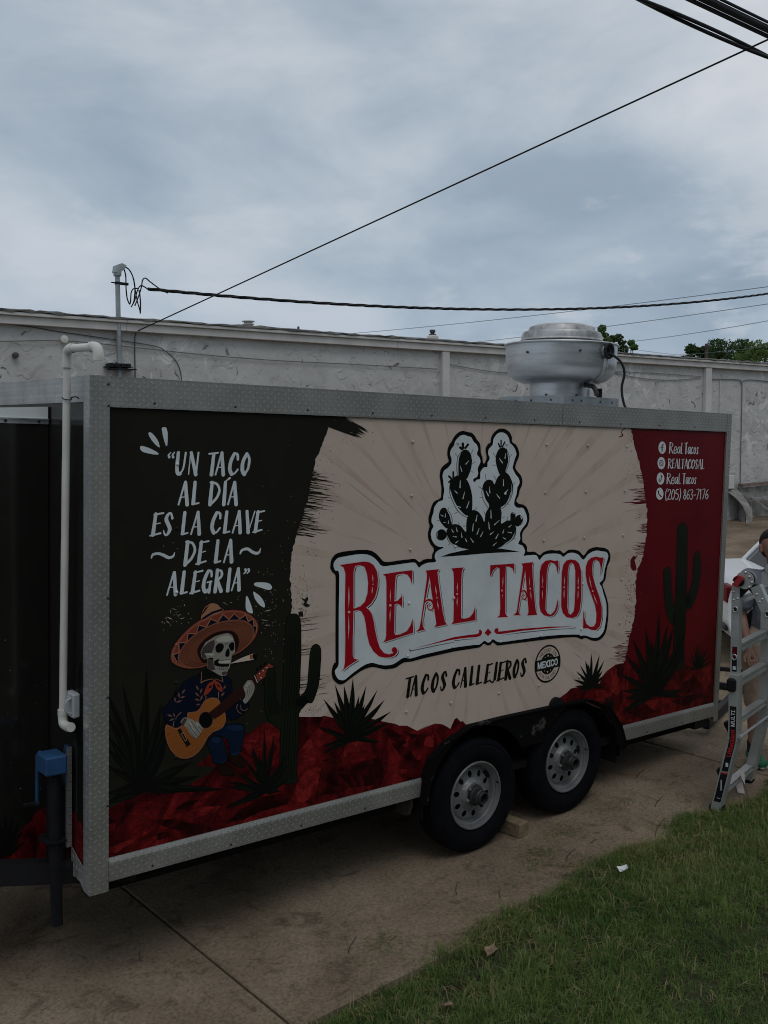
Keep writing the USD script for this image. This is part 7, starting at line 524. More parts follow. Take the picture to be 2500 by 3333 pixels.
6|red|contact_icon_sign|+4139+2089+0-9+9+1+4-2+1-1-2-3-11-1+1-26-3-3-3-1-5+2-1+2-2+25-7+0-5+1+0+2+2+3+10+0+0+11+2+4+8+3+13+2+4-1+1-2-2-2-11-2;+4142+1972+2-4+1-5-2-4-3-3-4-2-5+0-4+2-5+5-2+4+1+5+2+4+4+2+5+1+5-1/+4138+1962+1+3-2+5-5+2-4-2-2-2+0-4+3-4+5-1;+4122+1944-11+9-2+25+10+9+25+0+11-9+2-25-10-9/+4144+1980-2+2-20+0-7-7+1-19+8-7+20+0+7+7-1+19-2+1-1+0-3+0+0+2;+4147+1868-4+1+1-10+0-7-3-7-3-4-9-6-8+0-6+3-5+4-1+6+2+4+5+5+9+2+5-1+0-2-10-3-2-3+0-6+4-3+2-1+5+4+6+8+0+7-3+24+3+2+4+0+3-2+0-4+4-6+10-3-1-3;+4117+1745-8+10-6+15+1+2+3+2+4+0+4+0+3-2+1-3+0-9+2-5+9-9+22-11+2-3-1-2-3-2-4-1-5+1-16+11
10|ink|mural_musician_outline|+931+921-15-40-42-23-3+0-2+2-18+42+1+4+81+47+4-1+30-24+1-3-3-3;+355+765-8+44+2+1+21+10+46+47+37+46+41+22+44+7+10+18+3+2+70-21-39+27-1+2-1+6-22-4-19-1-32+1-17+2-16+3-24+8-22+10-18+11-11+9-5+7-4+8-2+13+0+12+1+14+2+6+5+13+8+12+15+19+13+15+15+14+18+15+20+15+33+21+27+13+0+9+3+16+2+7+6+11+8+10+9+8+9+5+13+6+10+1+9+0+11-3+12-5+9-6+14-16+12-7+4-4+29+0+23-1+32-5+11-2+20-8+18-9+17-10+15-13+13-13+9-11+7-13+3-12+0-12-2-13-5-15-7-14-7-13-10-10-10-9-16-12-39-24-13-5-20-7-23-5-1-22-1-4+53+18+61+13+20-1+11-15+1-3-6-13-16-6-128-4-5-21-9-9-1-16-9-7+6-4+25-22+5-59-66-43+13-30+9+3+28+3+31+5+24+12+8+3+9+1+9+10+2+11-1+9-10+23-1+5+1+9+9+13+12+12+9+4+10-2+6-2+10-5+7-9+5-11+3-10+1-7-3-16-4-11-6-11-14-19-14-12+8-10+1-5-3-20-2-3-6-7-18-10-41-20-13-4-10-1-10+2-8+4-7+7-12+14+1-7+0-13-2-7-5-13+46-1+49-9+2-2+15-19+1-24-10-48-11-48-1-2-15-8+9-3+9-5+7-8+5-8+11-25+2-9-2-12-3-3-6-3-7+1-21+8-23+12-10+7-19+18-7+10-5+10+1+8+10+4-3+3-4+50-8+28-41+25+24-29+13-38+8-45-8-25-23-5+13-4+24-10+10-6+16-15+10-12+4-8-14-16-6-2-8+1-24+7-15+6-13+6-11+8-6+9-4+10-3+11+1+9+4+6+3+1-32+13-3+2-8+48-24+47+8+25+23+13+0+4+16+14-11-2-10-6-8-6-7-7-27-39-17-19-20-14-16-9-9-3-16-2-10+0-16+2-16+4-16+7-15+12-16+18-14+19-6+10-8+21-9+29-4+20-1+16+0+15+4+12+2+3+3+2+6-1/+654+624-2+1+3-1
11|navy|musician_jacket|+552+958+65-18+46-20+8+6+23-14+24-21+5-56-66-43-47+17-38-15-45-41-44-17-26-20-26-24-22+18-29+19-22+37-7+41+21+11+47+46+36+46+41+22+45+7;+673+754+4+4+7+2+28+2+32+6+24+12+8+3+7+0+8-2+7-4+18-16+2-4+1-4-3-18-1-3-6-6-17-10-41-20-12-4-10-1-8+2-7+4-6+6-17+20-13+17-4+8
11|jeans|musician_trousers|+666+671+67+0+48-10+14-18+1-22-10-48-11-48-28-16-32+9-4+51-9+29-47+30-35+2;+590+590+7+23+23+14+35-6+24-29+12-37+9-44-8-24-31-6-39+16-9+47
11|boot|musician_boot|+707+509+8+3+13+1+16+0+15-2+12-3+8-5+6-6+4-8+12-24+2-9-3-10-2-3-4-1-6+0-19+8-24+12-9+6-18+18-7+9-4+9;+653+477+7+1+11-2+13-3+24-10+9-5+15-14+10-12+3-6-13-13-5-2-6+0-24+7-14+6-13+6-9+7-6+8-4+10-2+9+1+8
11|hat_red|musician_hat|+391+1054+2+14+1+6+6+12+7+11+15+20+13+14+15+15+18+15+19+14+33+21+35+17+22+9+23+6+23+6+24+4+35+3+24+0+22-1+32-5+10-3+19-6+18-9+17-11+14-12+13-12+9-12+6-11+3-12+0-11-2-13-5-14-6-15-8-12-9-10-10-9-16-11-38-23-13-6-19-6-66-17-75-16-45-9-19-1-31+2-17+1-16+4-24+7-20+10-18+10-11+9-4+6-4+7-2+13
11|tan|musician_trim|+548+1220+6+22+5+11+8+10+8+7+9+5+13+6+8+1+9+0+10-3+11-4+9-7+14-16+12-6+2-2-1-3-4-2-38-13-41-18-23-9-7-1-4+1-3+2-2+6
12|hat_rim|musician_hat_rim|+395+1045+1+11+3+11+8+18+7+12+15+19+13+14+33+30+29+21+32+17+22+10+23+8+35+10+35+7+34+2+22+0+30-2+20-3+19-6+19-8+17-9+21-16+12-12+9-12+6-11+3-11-1-10-4-17-5-14-7-12-7-11-9-9-13-12-12-8-54-26-21-7-25-8-33-7-40-8-79-14-29-4-17-1-10+0-9+4-28+8-13+5-20+10-19+12-6+5-4+7-3+8/+405+1044+0-8+3-10+4-4+9-7+16-10+13-7+13-5+21-6+14-5+9-1+17+2+66+10+83+16+32+7+25+8+20+8+56+30+16+13+9+9+7+10+9+19+6+17+1+10-1+10-2+5-9+16-10+11-12+11-14+10-16+8-26+11-27+5-30+3-21+0-33-3-34-7-33-10-21-8-22-10-21-11-21-12-28-21-17-14-14-14-12-14-9-13-7-13-6-16-2-11
12|navy|musician_jacket|+422+1020-21+36+35+5-4+48+42-3+6+43+44-7+12+41+42-14+22+38+39-20+29+35+33-28+30+27+30-31+34+19+15-35+29+10+4-38+18+5-6-37-26-17-28+69-105+17-131-24-102-68-29-60;+572+1225+35+16+51+10+12-9-52-10-66-28-2+7
13|tan|musician_trim|+536+1185+40-13+23+37+3+0+36-19+28+34+3+0+32-27+27+25+3+1+30-30+34+18+2-1+15-33+26+9+2+0+1-2+5-35+15+4+2-3-5-36-1-2-2+0-2+2+5+33-13-3-4+1-4+36-25-9-3+0-15+33-32-17-2+1-29+29-28-25-2-1-33+27-27-33-2-1-37+19-23-37-41+13-13-40-43+6-6-40-1-2-41+3+4-47-33-6+19-33-1-3-2+0-22+38+1+2+33+5-3+48+2+0+40-3+6+42+2+1+43-6+11+39;+554+956+1+0+1-2-3-51+17+8+45+2+1-1+0-1-44-3-20-9-1+0-1+1+3+55;+664+914+3-1+6-23-1-1-41+20+1+2+1-1+36-17-5+20
13|hat_rim|musician_hat_rim|+428+1037+2+14+9+19+15+20+21+21+27+20+35+21+26+12+39+13+26+7+41+5+49+2+34-3+22-4+10-3+19-8+15-10+13-12+8-11+6-13+1-12+0-7-3-14-6-13-4-6-14-15-19-14-44-23-27-8-95-22-75-15-19-2-25+1-18+3-24+8-14+8-11+8-10+10-7+11-2+6
14|hat_under|musician_hat_brim|+432+1037+2+12+9+20+14+19+21+20+27+20+35+21+25+12+39+13+26+6+40+5+49+2+33-2+21-5+10-3+18-7+15-10+11-11+9-11+4-11+2-11+0-7-4-13-5-13-4-5-13-15-19-13-43-23-26-9-95-21-75-15-19-3-24+1-17+4-23+7-14+7-11+9-9+9-7+10-1+5
15|ink|musician_ink_line|+442+1039+2+12+8+18+14+18+20+19+25+19+33+19+24+12+36+12+25+6+38+5+46+1+30-2+20-4+10-3+17-7+14-9+11-11+8-10+4-10+2-11-1-6-3-13-5-12-3-5-13-14-18-13-40-21-25-8-89-20-71-15-17-2-23+1-16+3-22+7-13+7-10+8-9+9-6+9-2+5/+443+1039+3-11+6-9+8-8+11-8+19-9+15-5+16-3+22-1+18+2+71+15+65+14+24+6+24+8+40+21+18+13+13+13+3+5+5+12+3+13+0+6-1+10-4+10-8+11-11+10-14+9-16+7-10+3-20+4-30+2-46-1-38-5-24-6-25-8-12-4-23-12-33-19-26-19-19-19-14-18-8-18;+455+1041+2+11+7+17+13+17+18+17+24+18+30+18+22+10+34+12+23+5+35+4+43+2+28-2+18-4+9-3+16-6+13-9+10-10+7-9+4-10+1-10+0-5-3-12-4-11-3-5-12-12-17-13-37-19-23-8-82-18-66-14-16-2-21+1-15+3-21+7-11+6-10+7-8+8-6+9/+456+1041+2-10+6-8+8-8+9-7+12-6+20-7+15-3+21-1+16+2+65+14+83+18+23+8+36+19+17+12+12+13+2+4+5+11+3+12+0+5-1+10-4+9-7+10-10+10-13+8-24+9-18+4-28+2-43-2-35-4-23-5-33-12-22-10-30-18-24-17-18-18-13-17-7-16;+470+1043+1+10+7+16+12+15+16+16+22+16+27+16+21+10+30+10+21+5+32+4+38+1+26-2+17-3+22-9+11-7+10-9+6-9+4-9+1-9+0-5-3-11-4-9-3-5-10-11-16-11-33-18-21-7-74-17-60-12-15-2-19+1-14+2-18+7-11+5-9+7-7+7-6+8/+471+1043+1-8+6-8+7-7+9-7+10-5+18-6+14-3+19-1+15+2+59+12+75+17+20+7+34+18+15+11+10+11+3+4+4+10+3+10+0+5-1+9-4+9-6+8-9+9-12+8-22+8-16+3-26+2-38-1-32-4-20-5-31-10-20-10-27-16-22-16-17-16-11-15-7-15
15|hat_dark|musician_hat_shadow|+534+1074+5+9+8+9+19+17+10+7+26+13+14+5+14+4+15+2+16+2+30-1+13-1+10-2+8-4+7-4+7-5+11-12+5-8+4-9+3-9+2-9-2-10-3-11-4-10-12-23-106-23-30-5-23-2-14+1-8+4-6+5-13+21-5+10-3+10-2+10+0+9
12|brown|musician_guitar_detail|+554+1239+17+24+22+11-22-27-19-20
16|bone|musician_bone|+573+1095+50+24+37+7+36+2+23-13+10-21+7-27+1-40-19-9-2-31-6-19-4-16-9-9-1-17-12-8-22+1-22+13-56+38-1+46-15-3-16+17-4+23+11+21
17|bone_dark|musician_bone_shadow|+620+1103+4-17-4-19-12-26-40+1+13-22-12-5-13+13-6+21+12+25+33+22;+586+970-2+46+33-1+0-26+12-34-22+1;+669+920-7+18+22+3+13-5-2-11
18|ink|musician_ink_line|+702+1058-1+8+4+7+4+3+7+4+6+0+6-3+2-3+1-4+1-18-2-8-2-3-5-4-2-1-3+0-8+7-4+7;+629+1050-2+15+3+6+4+5+9+6+8+1+7-1+8-4+6-5+1-4+1-8-1-4-4-8-7-7-5-3-8-3-9+1-7+4;+683+1016-2+3+1+9+4+13+8+10+5+2+4-5+4-12+0-13-2-7-3-4-5-2-3+0-6+2;+610+1008-15+3-3+7+25-4;+632+974-11+6+0+18+25+10+1-23+22-7+37-4-4-13-40+4;+651+982-2+15-12+0+0+1+12+1+1+2+1-2+44-2+1+1+1-1+8-1+1+1+0-1+9+0+1-1-9+0+1-19-1-1-1+1-1+19-8+0+2-19-1-1-1+1-1+20-11+0+3-20-1+0-1+1-1+19-11+1+2-20-1-1-1+1-2+20-10+0+2-18-1+0-1+1-2+17-9+0+2-16-1+0;+652+956-1+1-1+10+1+1+0-1+2-10;+663+953-1+1-1+10+1+1+1-1+1-10;+673+951-1+11+1+1+1-1+1-11+9+0-1+10+1+1+1-1+1-10+13+1+1-1-1-1-17-1-20+1-9+3-18+11+1+1+18-11+8-2;+678+1070+0+1+6+8+4+1+4-1+9-7+1-1-2-1-9+7-3+1-2-1-6-7;+695+952-1+1-2+9+1+0+1-1+2-8
18|bone_light|musician_bone_highlight|+631+1105+3+3+5+2+21+5+18+2+11+0+12-3+14-8+7-7+2-4+0-4-1-3-4-1-7-1-29+0-23+3-15-2-3+1-7+6-5+8;+581+1033-13+10+42-4+18-9-18-4;+647+984-4+12+68-4-1-13
21|ink|musician_ink_line|+843+1009+4+0+9-3+3-1+3-6+0-7-3-6-5-5-6-2-5+2-4+5-1+3-1+13+3+7
19|cream|musician_cigar|+773+996+61+13+17+0+10-13-6-13-13-5-134-3
20|guitar|musician_guitar|+836+1007+2-25-15+0-4+23
12|ink2|musician_ink_line|+589+969+28-29+42-22+8-13-103+0-12+16+3+37
13|scarf|musician_scarf|+616+909+16-2+0-8+14-7+10-10+3-4+6-12+4-14+1-8+0-2-2-1-8+2-11+6-4+4-8+10-6+11-3+10+0+4-10+1-1-12-2-6-6-11-9-10-11-7-12-6-6-1-3+1-1+3+0+5+4+12+8+17+7+11+4+5+11+6+11+3+3-1+2-3+1-3
14|boot|musician_boot|+637+885+14-8+5-14-13+8;+591+867+3+7+4+6+16+3-3-7-4-6
12|leaf|musician_embroidery|+450+860+5+15+13+9-5-15;+437+843-7+15+3+15+7-15;+470+849-14-8-17+2+14+7;+419+827-8+12+1+13+8-12;+452+829-15-6-18+3+15+6;+414+754-7+12+2+12+7-12;+403+759-16+4-13+12+17-4;+414+749-12-8-17+1+13+8;+672+851+4+13+13+7-4-13;+541+864-13+14-4+16+13-13;+546+848+2+16+11+11-2-16;+660+819+7+13+15+5-7-13;+545+834-16+10-10+16+16-10;+549+813+1+16+10+12+0-16;+547+815-16+2-14+11+17-2;+551+797-12-4-14+5+12+4
12|tan|musician_trim|+646+842+2+1+1-1+1-32-2-1-1+2;+578+833+2+1+1-2-2-15-1-1-1+2;+773+744-2+17+1+0+1-1+2-16+2-5+9-7+10-3+5+0+13+8+1-1+0-1-13-8-5-1-6+2-12+6-4+4;+749+750+0+5+6+12+1+0+1-1-5-12-1-5+1-5+3-6+6-11+4-3+12-8+1-1-1-1-13+8-5+4-3+5-6+13;+407+728+6+13+13+18+12+10+10+6+1+0+0-2-15-11-6-4-9-12-7-13-2-6-3-16-1-1-2+1
12|jeans_light|musician_trousers_highlight|+697+662+1+4+9+1+16-1+37-5+13-4+7-4+4-5+2-5-1-5-3-3-7-2-20-1-12+1-9+3-10+4-11+8-10+7;+659+606+0-7-4-5-6-3-4-1-9+1-9+3-7+4-6+6-1+3+0+7+3+5+7+3+8+1+5-1+9-2+7-5+5-6;+745+509-30+11+56+6+2-8;+672+481-8+5+34+18-4-13
13|guitar_rim|musician_guitar_rim|+364+712+4+11+1+3+3+1+4-1+8-4+21-14+12-5+11-2+10+3+11+6+10+8+16+16+4+7+0+21+3+4+7+2+30-3+8+1+7+3+11+8+8+10+15+21+11+8+13+4+14+1+19-3+12-4+11-8+5-7+17-39+12-21+5-11+4-20-1-12-1-7-6-12-7-11-4-3-10-5-17-5-25-5-10-6-9-6-8-7-26-40-17-19-19-14-16-8-8-2-17-3-8+0-16+2-15+4-15+7-15+12-16+17-13+18-5+10-9+20-9+29-5+36
14|guitar|musician_guitar|+370+710+3+11+0+1+3-1+6-3+21-14+13-6+13-2+12+3+11+6+11+9+17+16+4+9+1+20+1+3+5+1+29-3+9+1+8+3+12+9+9+10+15+22+10+7+10+3+13+0+18-2+11-4+9-6+5-6+16-38+12-22+5-10+3-18-1-12-1-5-5-12-7-10-3-3-9-4-17-5-25-5-11-6-9-7-8-8-27-39-16-19-19-13-15-8-7-2-16-3-8+0-15+2-14+4-14+6-13+11-16+16-13+18-5+9-8+20-9+29-5+34
15|brown|musician_guitar_detail|+371+702+18+9+0-1-18-9;+372+692+26+13+1+0-27-14;+373+682+35+18+1-1-36-18;+374+673+45+22+2+0-46-24;+376+663+74+38+1-1-75-38;+379+654+87+44+0-1-87-44;+381+645+101+51+0-1-100-51;+384+636+113+57+1-1-114-57;+387+627+126+63+0-1-125-63;+391+619+138+69+0-1-137-69;+395+611+150+74+0-1-149-74;+400+603+157+78+1-1-157-78;+406+595+160+80+2-1-162-80;+411+587+168+83+2+0-169-83;+418+580+191+94+0-1-190-94;+425+573+200+99+0-1-200-99;+432+566+209+103+1-1-209-102;+649+662+9+4+0-1-3-1;+441+560+144+71-1-2-142-69;+452+555+123+60-2-2-119-58;+466+552+98+47-1-2-95-46;+485+550+65+32-2-3-61-29
15|guitar_rim|musician_guitar_rim|+621+699-2-8-4-7-5-6-7-5-7-3-8-1-9+0-8+3-8+4-7+5-7+7-5+8-4+8-3+9-1+9+1+9+2+8+4+7+5+6+7+5+7+3+8+1+8+0+9-2+8-4+7-5+7-7+5-8+4-9+3-9+1-9
16|brown|musician_guitar_detail|+617+701-2-7-4-7-5-5-5-4-7-3-7-1-8+0-7+2-7+4-7+5-6+6-5+7-3+7-2+8-1+8+1+8+2+8+3+6+5+5+5+5+7+2+7+2+7-1+8-2+7-3+7-5+6-6+5-7+3-8+2-8+1-8
17|ink|musician_ink_line|+612+703-2-6-3-6-4-5-5-4-6-2-6-1-7+1-6+1-7+3-5+5-6+5-4+6-3+7-2+7-1+7+1+7+2+6+3+6+4+4+5+4+6+2+6+1+6+0+7-2+6-3+6-4+5-5+5-6+3-7+2-7+1-7
18|brown|musician_guitar_detail|+790+862+59+35+21-38-51-35-154-96-42-16-27+37
18|hat_red|musician_hat|+934+949+30-23-36-2-16-41-40-21-17+41
19|ink2|musician_ink_line|+554+699+301+189+0-1-300-189;+562+690+296+192+0-1-296-192;+569+681+293+195+0-1-292-195;+865+869-288-197+288+198;+499+611-20-11-51+90+14+8
19|brown|musician_guitar_detail|+930+925+0-2-17-31-2+0-1+3+14+26-64-18-3+1+1+2+70+20
20|white|musician_guitar_peg|+924+928+0-2-2-1-3+0-2+3+1+2+3+1+2-1;+902+915-1-2-2-1-3+1-1+3+1+2+2+1+3-2;+881+905+0-3-3-1-3+1-1+3+1+2+2+1+3-2;+891+882+0-2-3-2-2+1-2+3+1+2+2+1+3-1;+865+859-17+39+2+0+1-1+17-37+0-2
20|tan|musician_trim|+446+670+13+7+21-42-10-8/+450+668+20-36+6+5-18+35
21|bone|musician_bone|+787+852+8+12+12+13+6+2+10-1+5-1+9-5+6-9+5-10+2-8+1-7-3-16-4-10-6-11-14-18-9-9-9-8-4-2-4+0-4+1-4+3-5+8-2+4+1+3+9+9+2+4+3+12-1+9-2+5-8+18-1+5;+445+730+3+5+5+5+6+4+5+2+5+0+6-2+24-11+21-12+12-5+7-5+7-8+14-22+2-4-1-9-4-7-23-24-4-2-4+0-8+3-8+6-8+8-11+14-19+31-25+23-3+5
22|ink|musician_ink_line|+833+868-20+10+13-5+7-4+7-4+3-6+2-7+3-11-1+0-5+18-4+5;+824+859-25+11+2+0+24-10+6-5+4-5+3-6+0-12-1-7-9-20-1+1+8+20+1+7+0+6+0+5-2+5-4+5;+814+847-23+11+2+1+22-10+7-5+2-4+1-5-1-11-5-17-5-15-1+1+7+23+3+19+0+4-3+4;+800+836-14+7+1+1+9-4+9-6+6-8+1-6+0-5-2-7-13-20+0+1+11+20+2+6+0+5-1+5-5+8;+561+664-2+0-44+58+1+1+1-1+44-57;+548+652-51+71+1+1+20-26+32-45+0-1;+535+641-27+35-28+43+1+1+29-43+27-35+0-2;+516+639-22+33-19+31+1+1+19-31+23-33+0-2
22|bone_light|musician_bone_highlight|+815+859-9+8+12-1+9-7;+805+849-5+3-4+4+11+1+8-7;+795+833-4+8+9-3+5-8;+495+708-12+21+18-18+12-21;+531+698-11+15+16-10+11-15;+508+680-10+19+16-16+10-19
22|bone_dark|musician_bone_shadow|+464+744+15-7-15-25-7-6-11+19
19|ink|musician_ink_line|+916+951-1-5-4-2-5+1-2+2-1+5+2+4+4+2+5-3;+893+941-1-6-4-2-5+2-2+2-1+4+2+5+5+1+4-3;+871+928-1-5-4-2-5+1-2+3-1+4+2+5+4+1+5-3;+905+855-1-5-2-2-3-1-5+3-2+2+0+5+3+4+3+1+5-3
2|ray|mural_rays|+1727+133-53+0+440+729;+1471+133-127+0+778+870;+1099+143-11-10-98+0+12+10;+1116+159-1+77+750+621;+1110+530+771+454-770-528;+438+133+17+10+201+0-15-10;+1128+710-2+6+3+7-11+17+0+5+2+8-4+9-3+4+576+223-558-283;+83+368+10+4+0-193-10-5;+93+643-10-3+0+183+10+2;+1079+932-2+12+2+9-3+10+2+9-4+8-3+12+2+13-1+10+865+169;+93+998-10-2+0+97+10+0;+1062+1125+2+4-7+10-1+4+1+11+3+5-6+7-1+5+934+75;+93+1308-10+0+0+156+10-1;+1049+1308-2+15+5+9-2+14-6+9-2+12+0+4+1+8+814-72;+1053+1495-2+8+2+4+6+9-1+7+2+14+8+12+609-140;+83+1776+10-3+0-148-10+1;+1104+1659+4+8+8+11+1+7+1+4+529-183;+83+2046+10-4+0-99-10+3;+321+2207-23+10+245+0+19-10;+1157+1836+0+5+5+17+1+9+3+7+6+3-1+4+1+5+693-365;+921+2207-16+10+123+0+13-10;+1215+2023+5+16+9+10+1+9+3+10+558-405;+1271+2207-12+10+64+0+11-10;+1351+2192-6-5-5-2-4+0-3+0+0-4-1-4-5-6-4-2-5-1-11+9+1+5+4+5+9+4+6+0-1+4+2+4+2+3+5+4;+1366+2128+43-12-1+5+2+4+2+3+5+2+470-435;+1573+2217+472-576-526+576;+1753+2217+368-587-424+587;+2437+390-13+0-6+149;+2553+390-10+0-32+167;+2202+344-41-14+108+488;+2329+386-31-10+39+528;+1883+133+299+697-225-697;+2704+389-37+0-159+479;+2886+389-52+0-219+433;+2980+2217+35+0-255-342;+2644+2217+47+0-210-552;+2819+2217-173-330+148+330;+1925+2217+123-294-159+294;+2509+2217+47+0-121-506;+2258+2217+27-370-64+370;+2090+2217+60-235-76+235;+2376+2217+24+0-21-234;+3031+389-240+329+270-329;+3265+388-63+0-369+408;+3720+170-120+130-77+34-593+504+981-691+1-4+4+0+15-10-172+0-37+32;+4680+143+20-10-369+0-17+10;+3806+565+35-142-1142+676;+4899+430+10-3+0-133-10+4;+3862+769-1-2-2-23-1-5+0-6-3-13-3-7-852+338;+3912+978-1-8+5-16-1-4-5-9+4-10+1-3-1-4-7-11+1-1-822+213;+4909+652-10+2+0+148+10-2;+4899+1284+10+0+0-197-10+1;+3954+1275-1-2-9-17-15-13-9-9+2-11+0-4-4-17-8-10+4-18-1030+90;+4899+1454+10+0+0-159-10+0;+3992+1384-5-4+0-16-6-14+0-3-1-11+3-8+0-6-2-3-14-14+0-4-967+7;+3990+1688+1-9-3-9+14-14+6-20+0-6-7-13+2-26+3-4-1021-167;+4909+1734-10-1+0+197+10+3;+3904+1937+6-12+14-22+1-4+3-4+2-10-1079-400+1053+455;+4826+2217-27-10-279+0+24+10;+3784+2207+15+10+180+0-18-10;+3781+2205+0-3+10-9+2-3+1-4-1-11+12-9+2-3+8-18-3-11+5-7-857-472;+3566+2217-864-650+746+650;+3247+2217-655-669+564+669
2|ray2|mural_scratches|+1579+447+124+137-121-139-124-137;+1346+523+38+25-36-29-38-25;+1495+572+56+37-53-41-55-37;+1278+687+85+49-83-53-85-50;+1525+1112+75+13-75-17-76-14;+1611+1151+169+28-169-33-168-28;+1825+1363-132+22-132+26+132-22;+1715+1401-34+6-32+8+32-5;+1373+1878+168-104+165-108-167+104;+1770+2217+31-52-33+52;+2506+428+8-38-2+0;+2400+487+6-97-2+0;+2294+410+6+42-4-42-5-36;+2277+711-10-60-11-59+9+59;+1976+767-92-112-96-110+92+112;+2701+1007-34+28+36-25+34-28;+1887+1025+105+60-103-62-105-60;+1950+1692-92+94+94-93+93-95;+1805+1751-133+108+135-104+132-108;+2047+1766-40+61+44-58+40-61;+2621+1871+15+27-12-29-15-27;+1901+1874-47+68+51-66+47-69;+2169+2030-32+105+33-104+32-105;+2460+1997+16+220+3+0;+3189+388-47+51+49-51;+3256+738+62-34+58-39-61+34;+3569+751-60+32+62-29+59-32;+2813+845-47+52+50-50+46-51;+3134+960-30+17+33-13+30-17;+2986+1060-135+45+136-43+134-46;+3801+1036-167+25-167+27+167-24;+3914+1075+0-2-77+7;+3337+1219-132+4-131+9+131-5;+2989+1611-108-64-111-60+108+64;+3856+1652-31-8-28-5-108-16+108+21;+2858+1651+44+29-43-32-44-29;+3145+2078+49+45-46-50-49-45;+3008+2102+80+91-76-93-80-92;+2937+2217-9-12+7+12;+3121+2217-75-88+72+88
5|ink2|badge_ring|+3146+666-5-19-7-18-10-16-13-15-14-12-17-10-17-8-19-4-19-2-19+2-19+4-18+8-16+10-15+12-12+15-10+16-7+18-5+19-1+19+1+19+5+19+7+17+10+17+12+14+15+13+16+10+18+7+19+5+19+1+19-1+19-5+17-7+17-10+14-13+13-14+10-17+7-17+5-19+1-19
6|cream|badge_field|+3134+668-4-17-7-16-9-15-11-13-13-11-15-9-16-7-17-4-17-1-17+1-17+4-16+7-15+9-13+11-11+13-9+15-7+16-4+17-1+17+1+17+4+17+7+16+9+15+11+13+13+11+15+9+16+7+17+4+17+1+17-1+17-4+16-7+15-9+13-11+11-13+9-15+7-16+4-17+1-17
7|ink2|badge_band|+3146+704+1-19-1-19-3-13-58-2-5-7-7-8-8-7-9-5-10-4-10-3-11-1-11+1-10+3-10+4-9+5-9+7-8+11-59-2-5+21-1+19+1+19+3+12+58+2+4+7+7+8+9+7+9+6+10+4+10+2+11+1+11-1+10-2+10-4+9-6+8-7+9-11+59+2
8|white|badge_lettering|+3086+692+1+6+3+6+6+5+3+1+9+0+5-3+5-8+2-6+0-10-1-6-3-6-6-5-9-2-7+3-5+6-3+9/+3097+676+3-2+5+0+4+2+3+7-1+10-2+6-5+2-3+0-4-2-3-7+1-10;+3052+690+1+7+3+6+6+5+3+1+9-1+5-3+4-5+1-4-1-4-6+0-4+7-6+1-5-4-2-5+1-12+2-4+3-2+5+0+3+1+4+7+6+1+1-1-2-9-7-7-9-2-5+2-7+6-3+10;+2972+705+23+1+1-1+1-6-1-2-15-1+0-8+14+0+1-2+1-4-2-3-14+0+0-9+15+0+2-1+0-4+11+20-10+16-1+2+1+3+7+0+8-12+8+13+7+0+1-1+2+2+16+0+2-2+0-6-6-2+1-26+6+0+1-8-1-1-27-1-9+14-8-14-7-1-2+2-1-2-23+0-1+1/+3030+668+1+3+6+1-1+26-5+0-1+5-10-18;+2931+704+8+0+1-1+10-27+8+28+9+1+1-1+2-43-1-1-7+1-2+20-6-21-6+0-8+20-1-20-6-1-1+1-2+43
8|ink2|badge_lettering|+2944+745+7-6+8+9-7+6+1+3+18-15-2-3-8+7-8-9+8-7-1-2-18+15;+2973+771+1-2-9-6+4-6+9+6+1-3-8-6+4-6+9+7+2-3-12-8-13+19;+2983+767+0+5+1+4+2+2+7+3+3-1+4-2+1-2-3-1-4+3-5-1-2-2-1-5+2-7+2-2+6-2+3+2+2+3+0+3+3+1+0-5-3-4-5-2-4+0-4+2-3+4;+3008+784+1-9+12+1-1+10+3+0+2-23-2+0-2+10-12-1+1-11-3+0-2+23;+3028+777+2+5+3+2+3+1+7-1+4-4+1-3+0-3-1-7-3-3-5-3-5+1-4+2-2+3-1+5/+3031+768+3-3+4-1+5+2+2+3+0+6+0+3-4+4-6+0-4-4-1-7;+3092+760-1-2-9+7-5-6+8-6-1-2-9+6-4-6+9-7-2-2-11+9+14+18;+3101+751-7-20+14+11+2-2-18-15-2+4+7+20-15-11-2+2+19+14;+2961+637+2-2-11-18-2+2+3+5-5+6-5-2-2+2/+2955+626+5+8-9-3;+2969+628-12-12+6-6-1-2-8+8+13+14;+2974+623+13-8-1-2-6+3-9-14-2+1+9+14-5+4;+2990+613+3-1-2-21-2+1+0+6-7+3-4-4-2+1/+2989+600+2+10-7-7;+3007+599+2+4+5+3+5-1+2-1+2-5-2+0-2+4-4+1-2-1-3-3-1-6+1-3+3-3+4+0+2+2+1+2+3-1-2-3-4-2-5+0-3+2-2+3-1+4;+3027+605+3+0+8-19-3+0-2+5-8+0-2-6-2+0/+3032+594-3+9-3-10;+3038+606+4-17+8+2+1-2-11-2-4+19;+3055+592+3+2-5+14-4-1+0+2+9+3+0-2-3-1+5-14+4+1+0-2-8-4;+3066+616+3+1+3-1+5-6+1-4-1-4-2-3-7-4-10+17/+3074+602+2+5-4+6-5+1-6-3+8-13;+3074+622+2+2+18-11-2-2-5+3-6-5+2-5-2-2/+3085+616-8+5+3-9;+3085+633+3+1+4+0+6-4+2-4+0-3-1-4-5-6-15+13/+3098+621-1+5-5+5-5+0-5-5+12-10
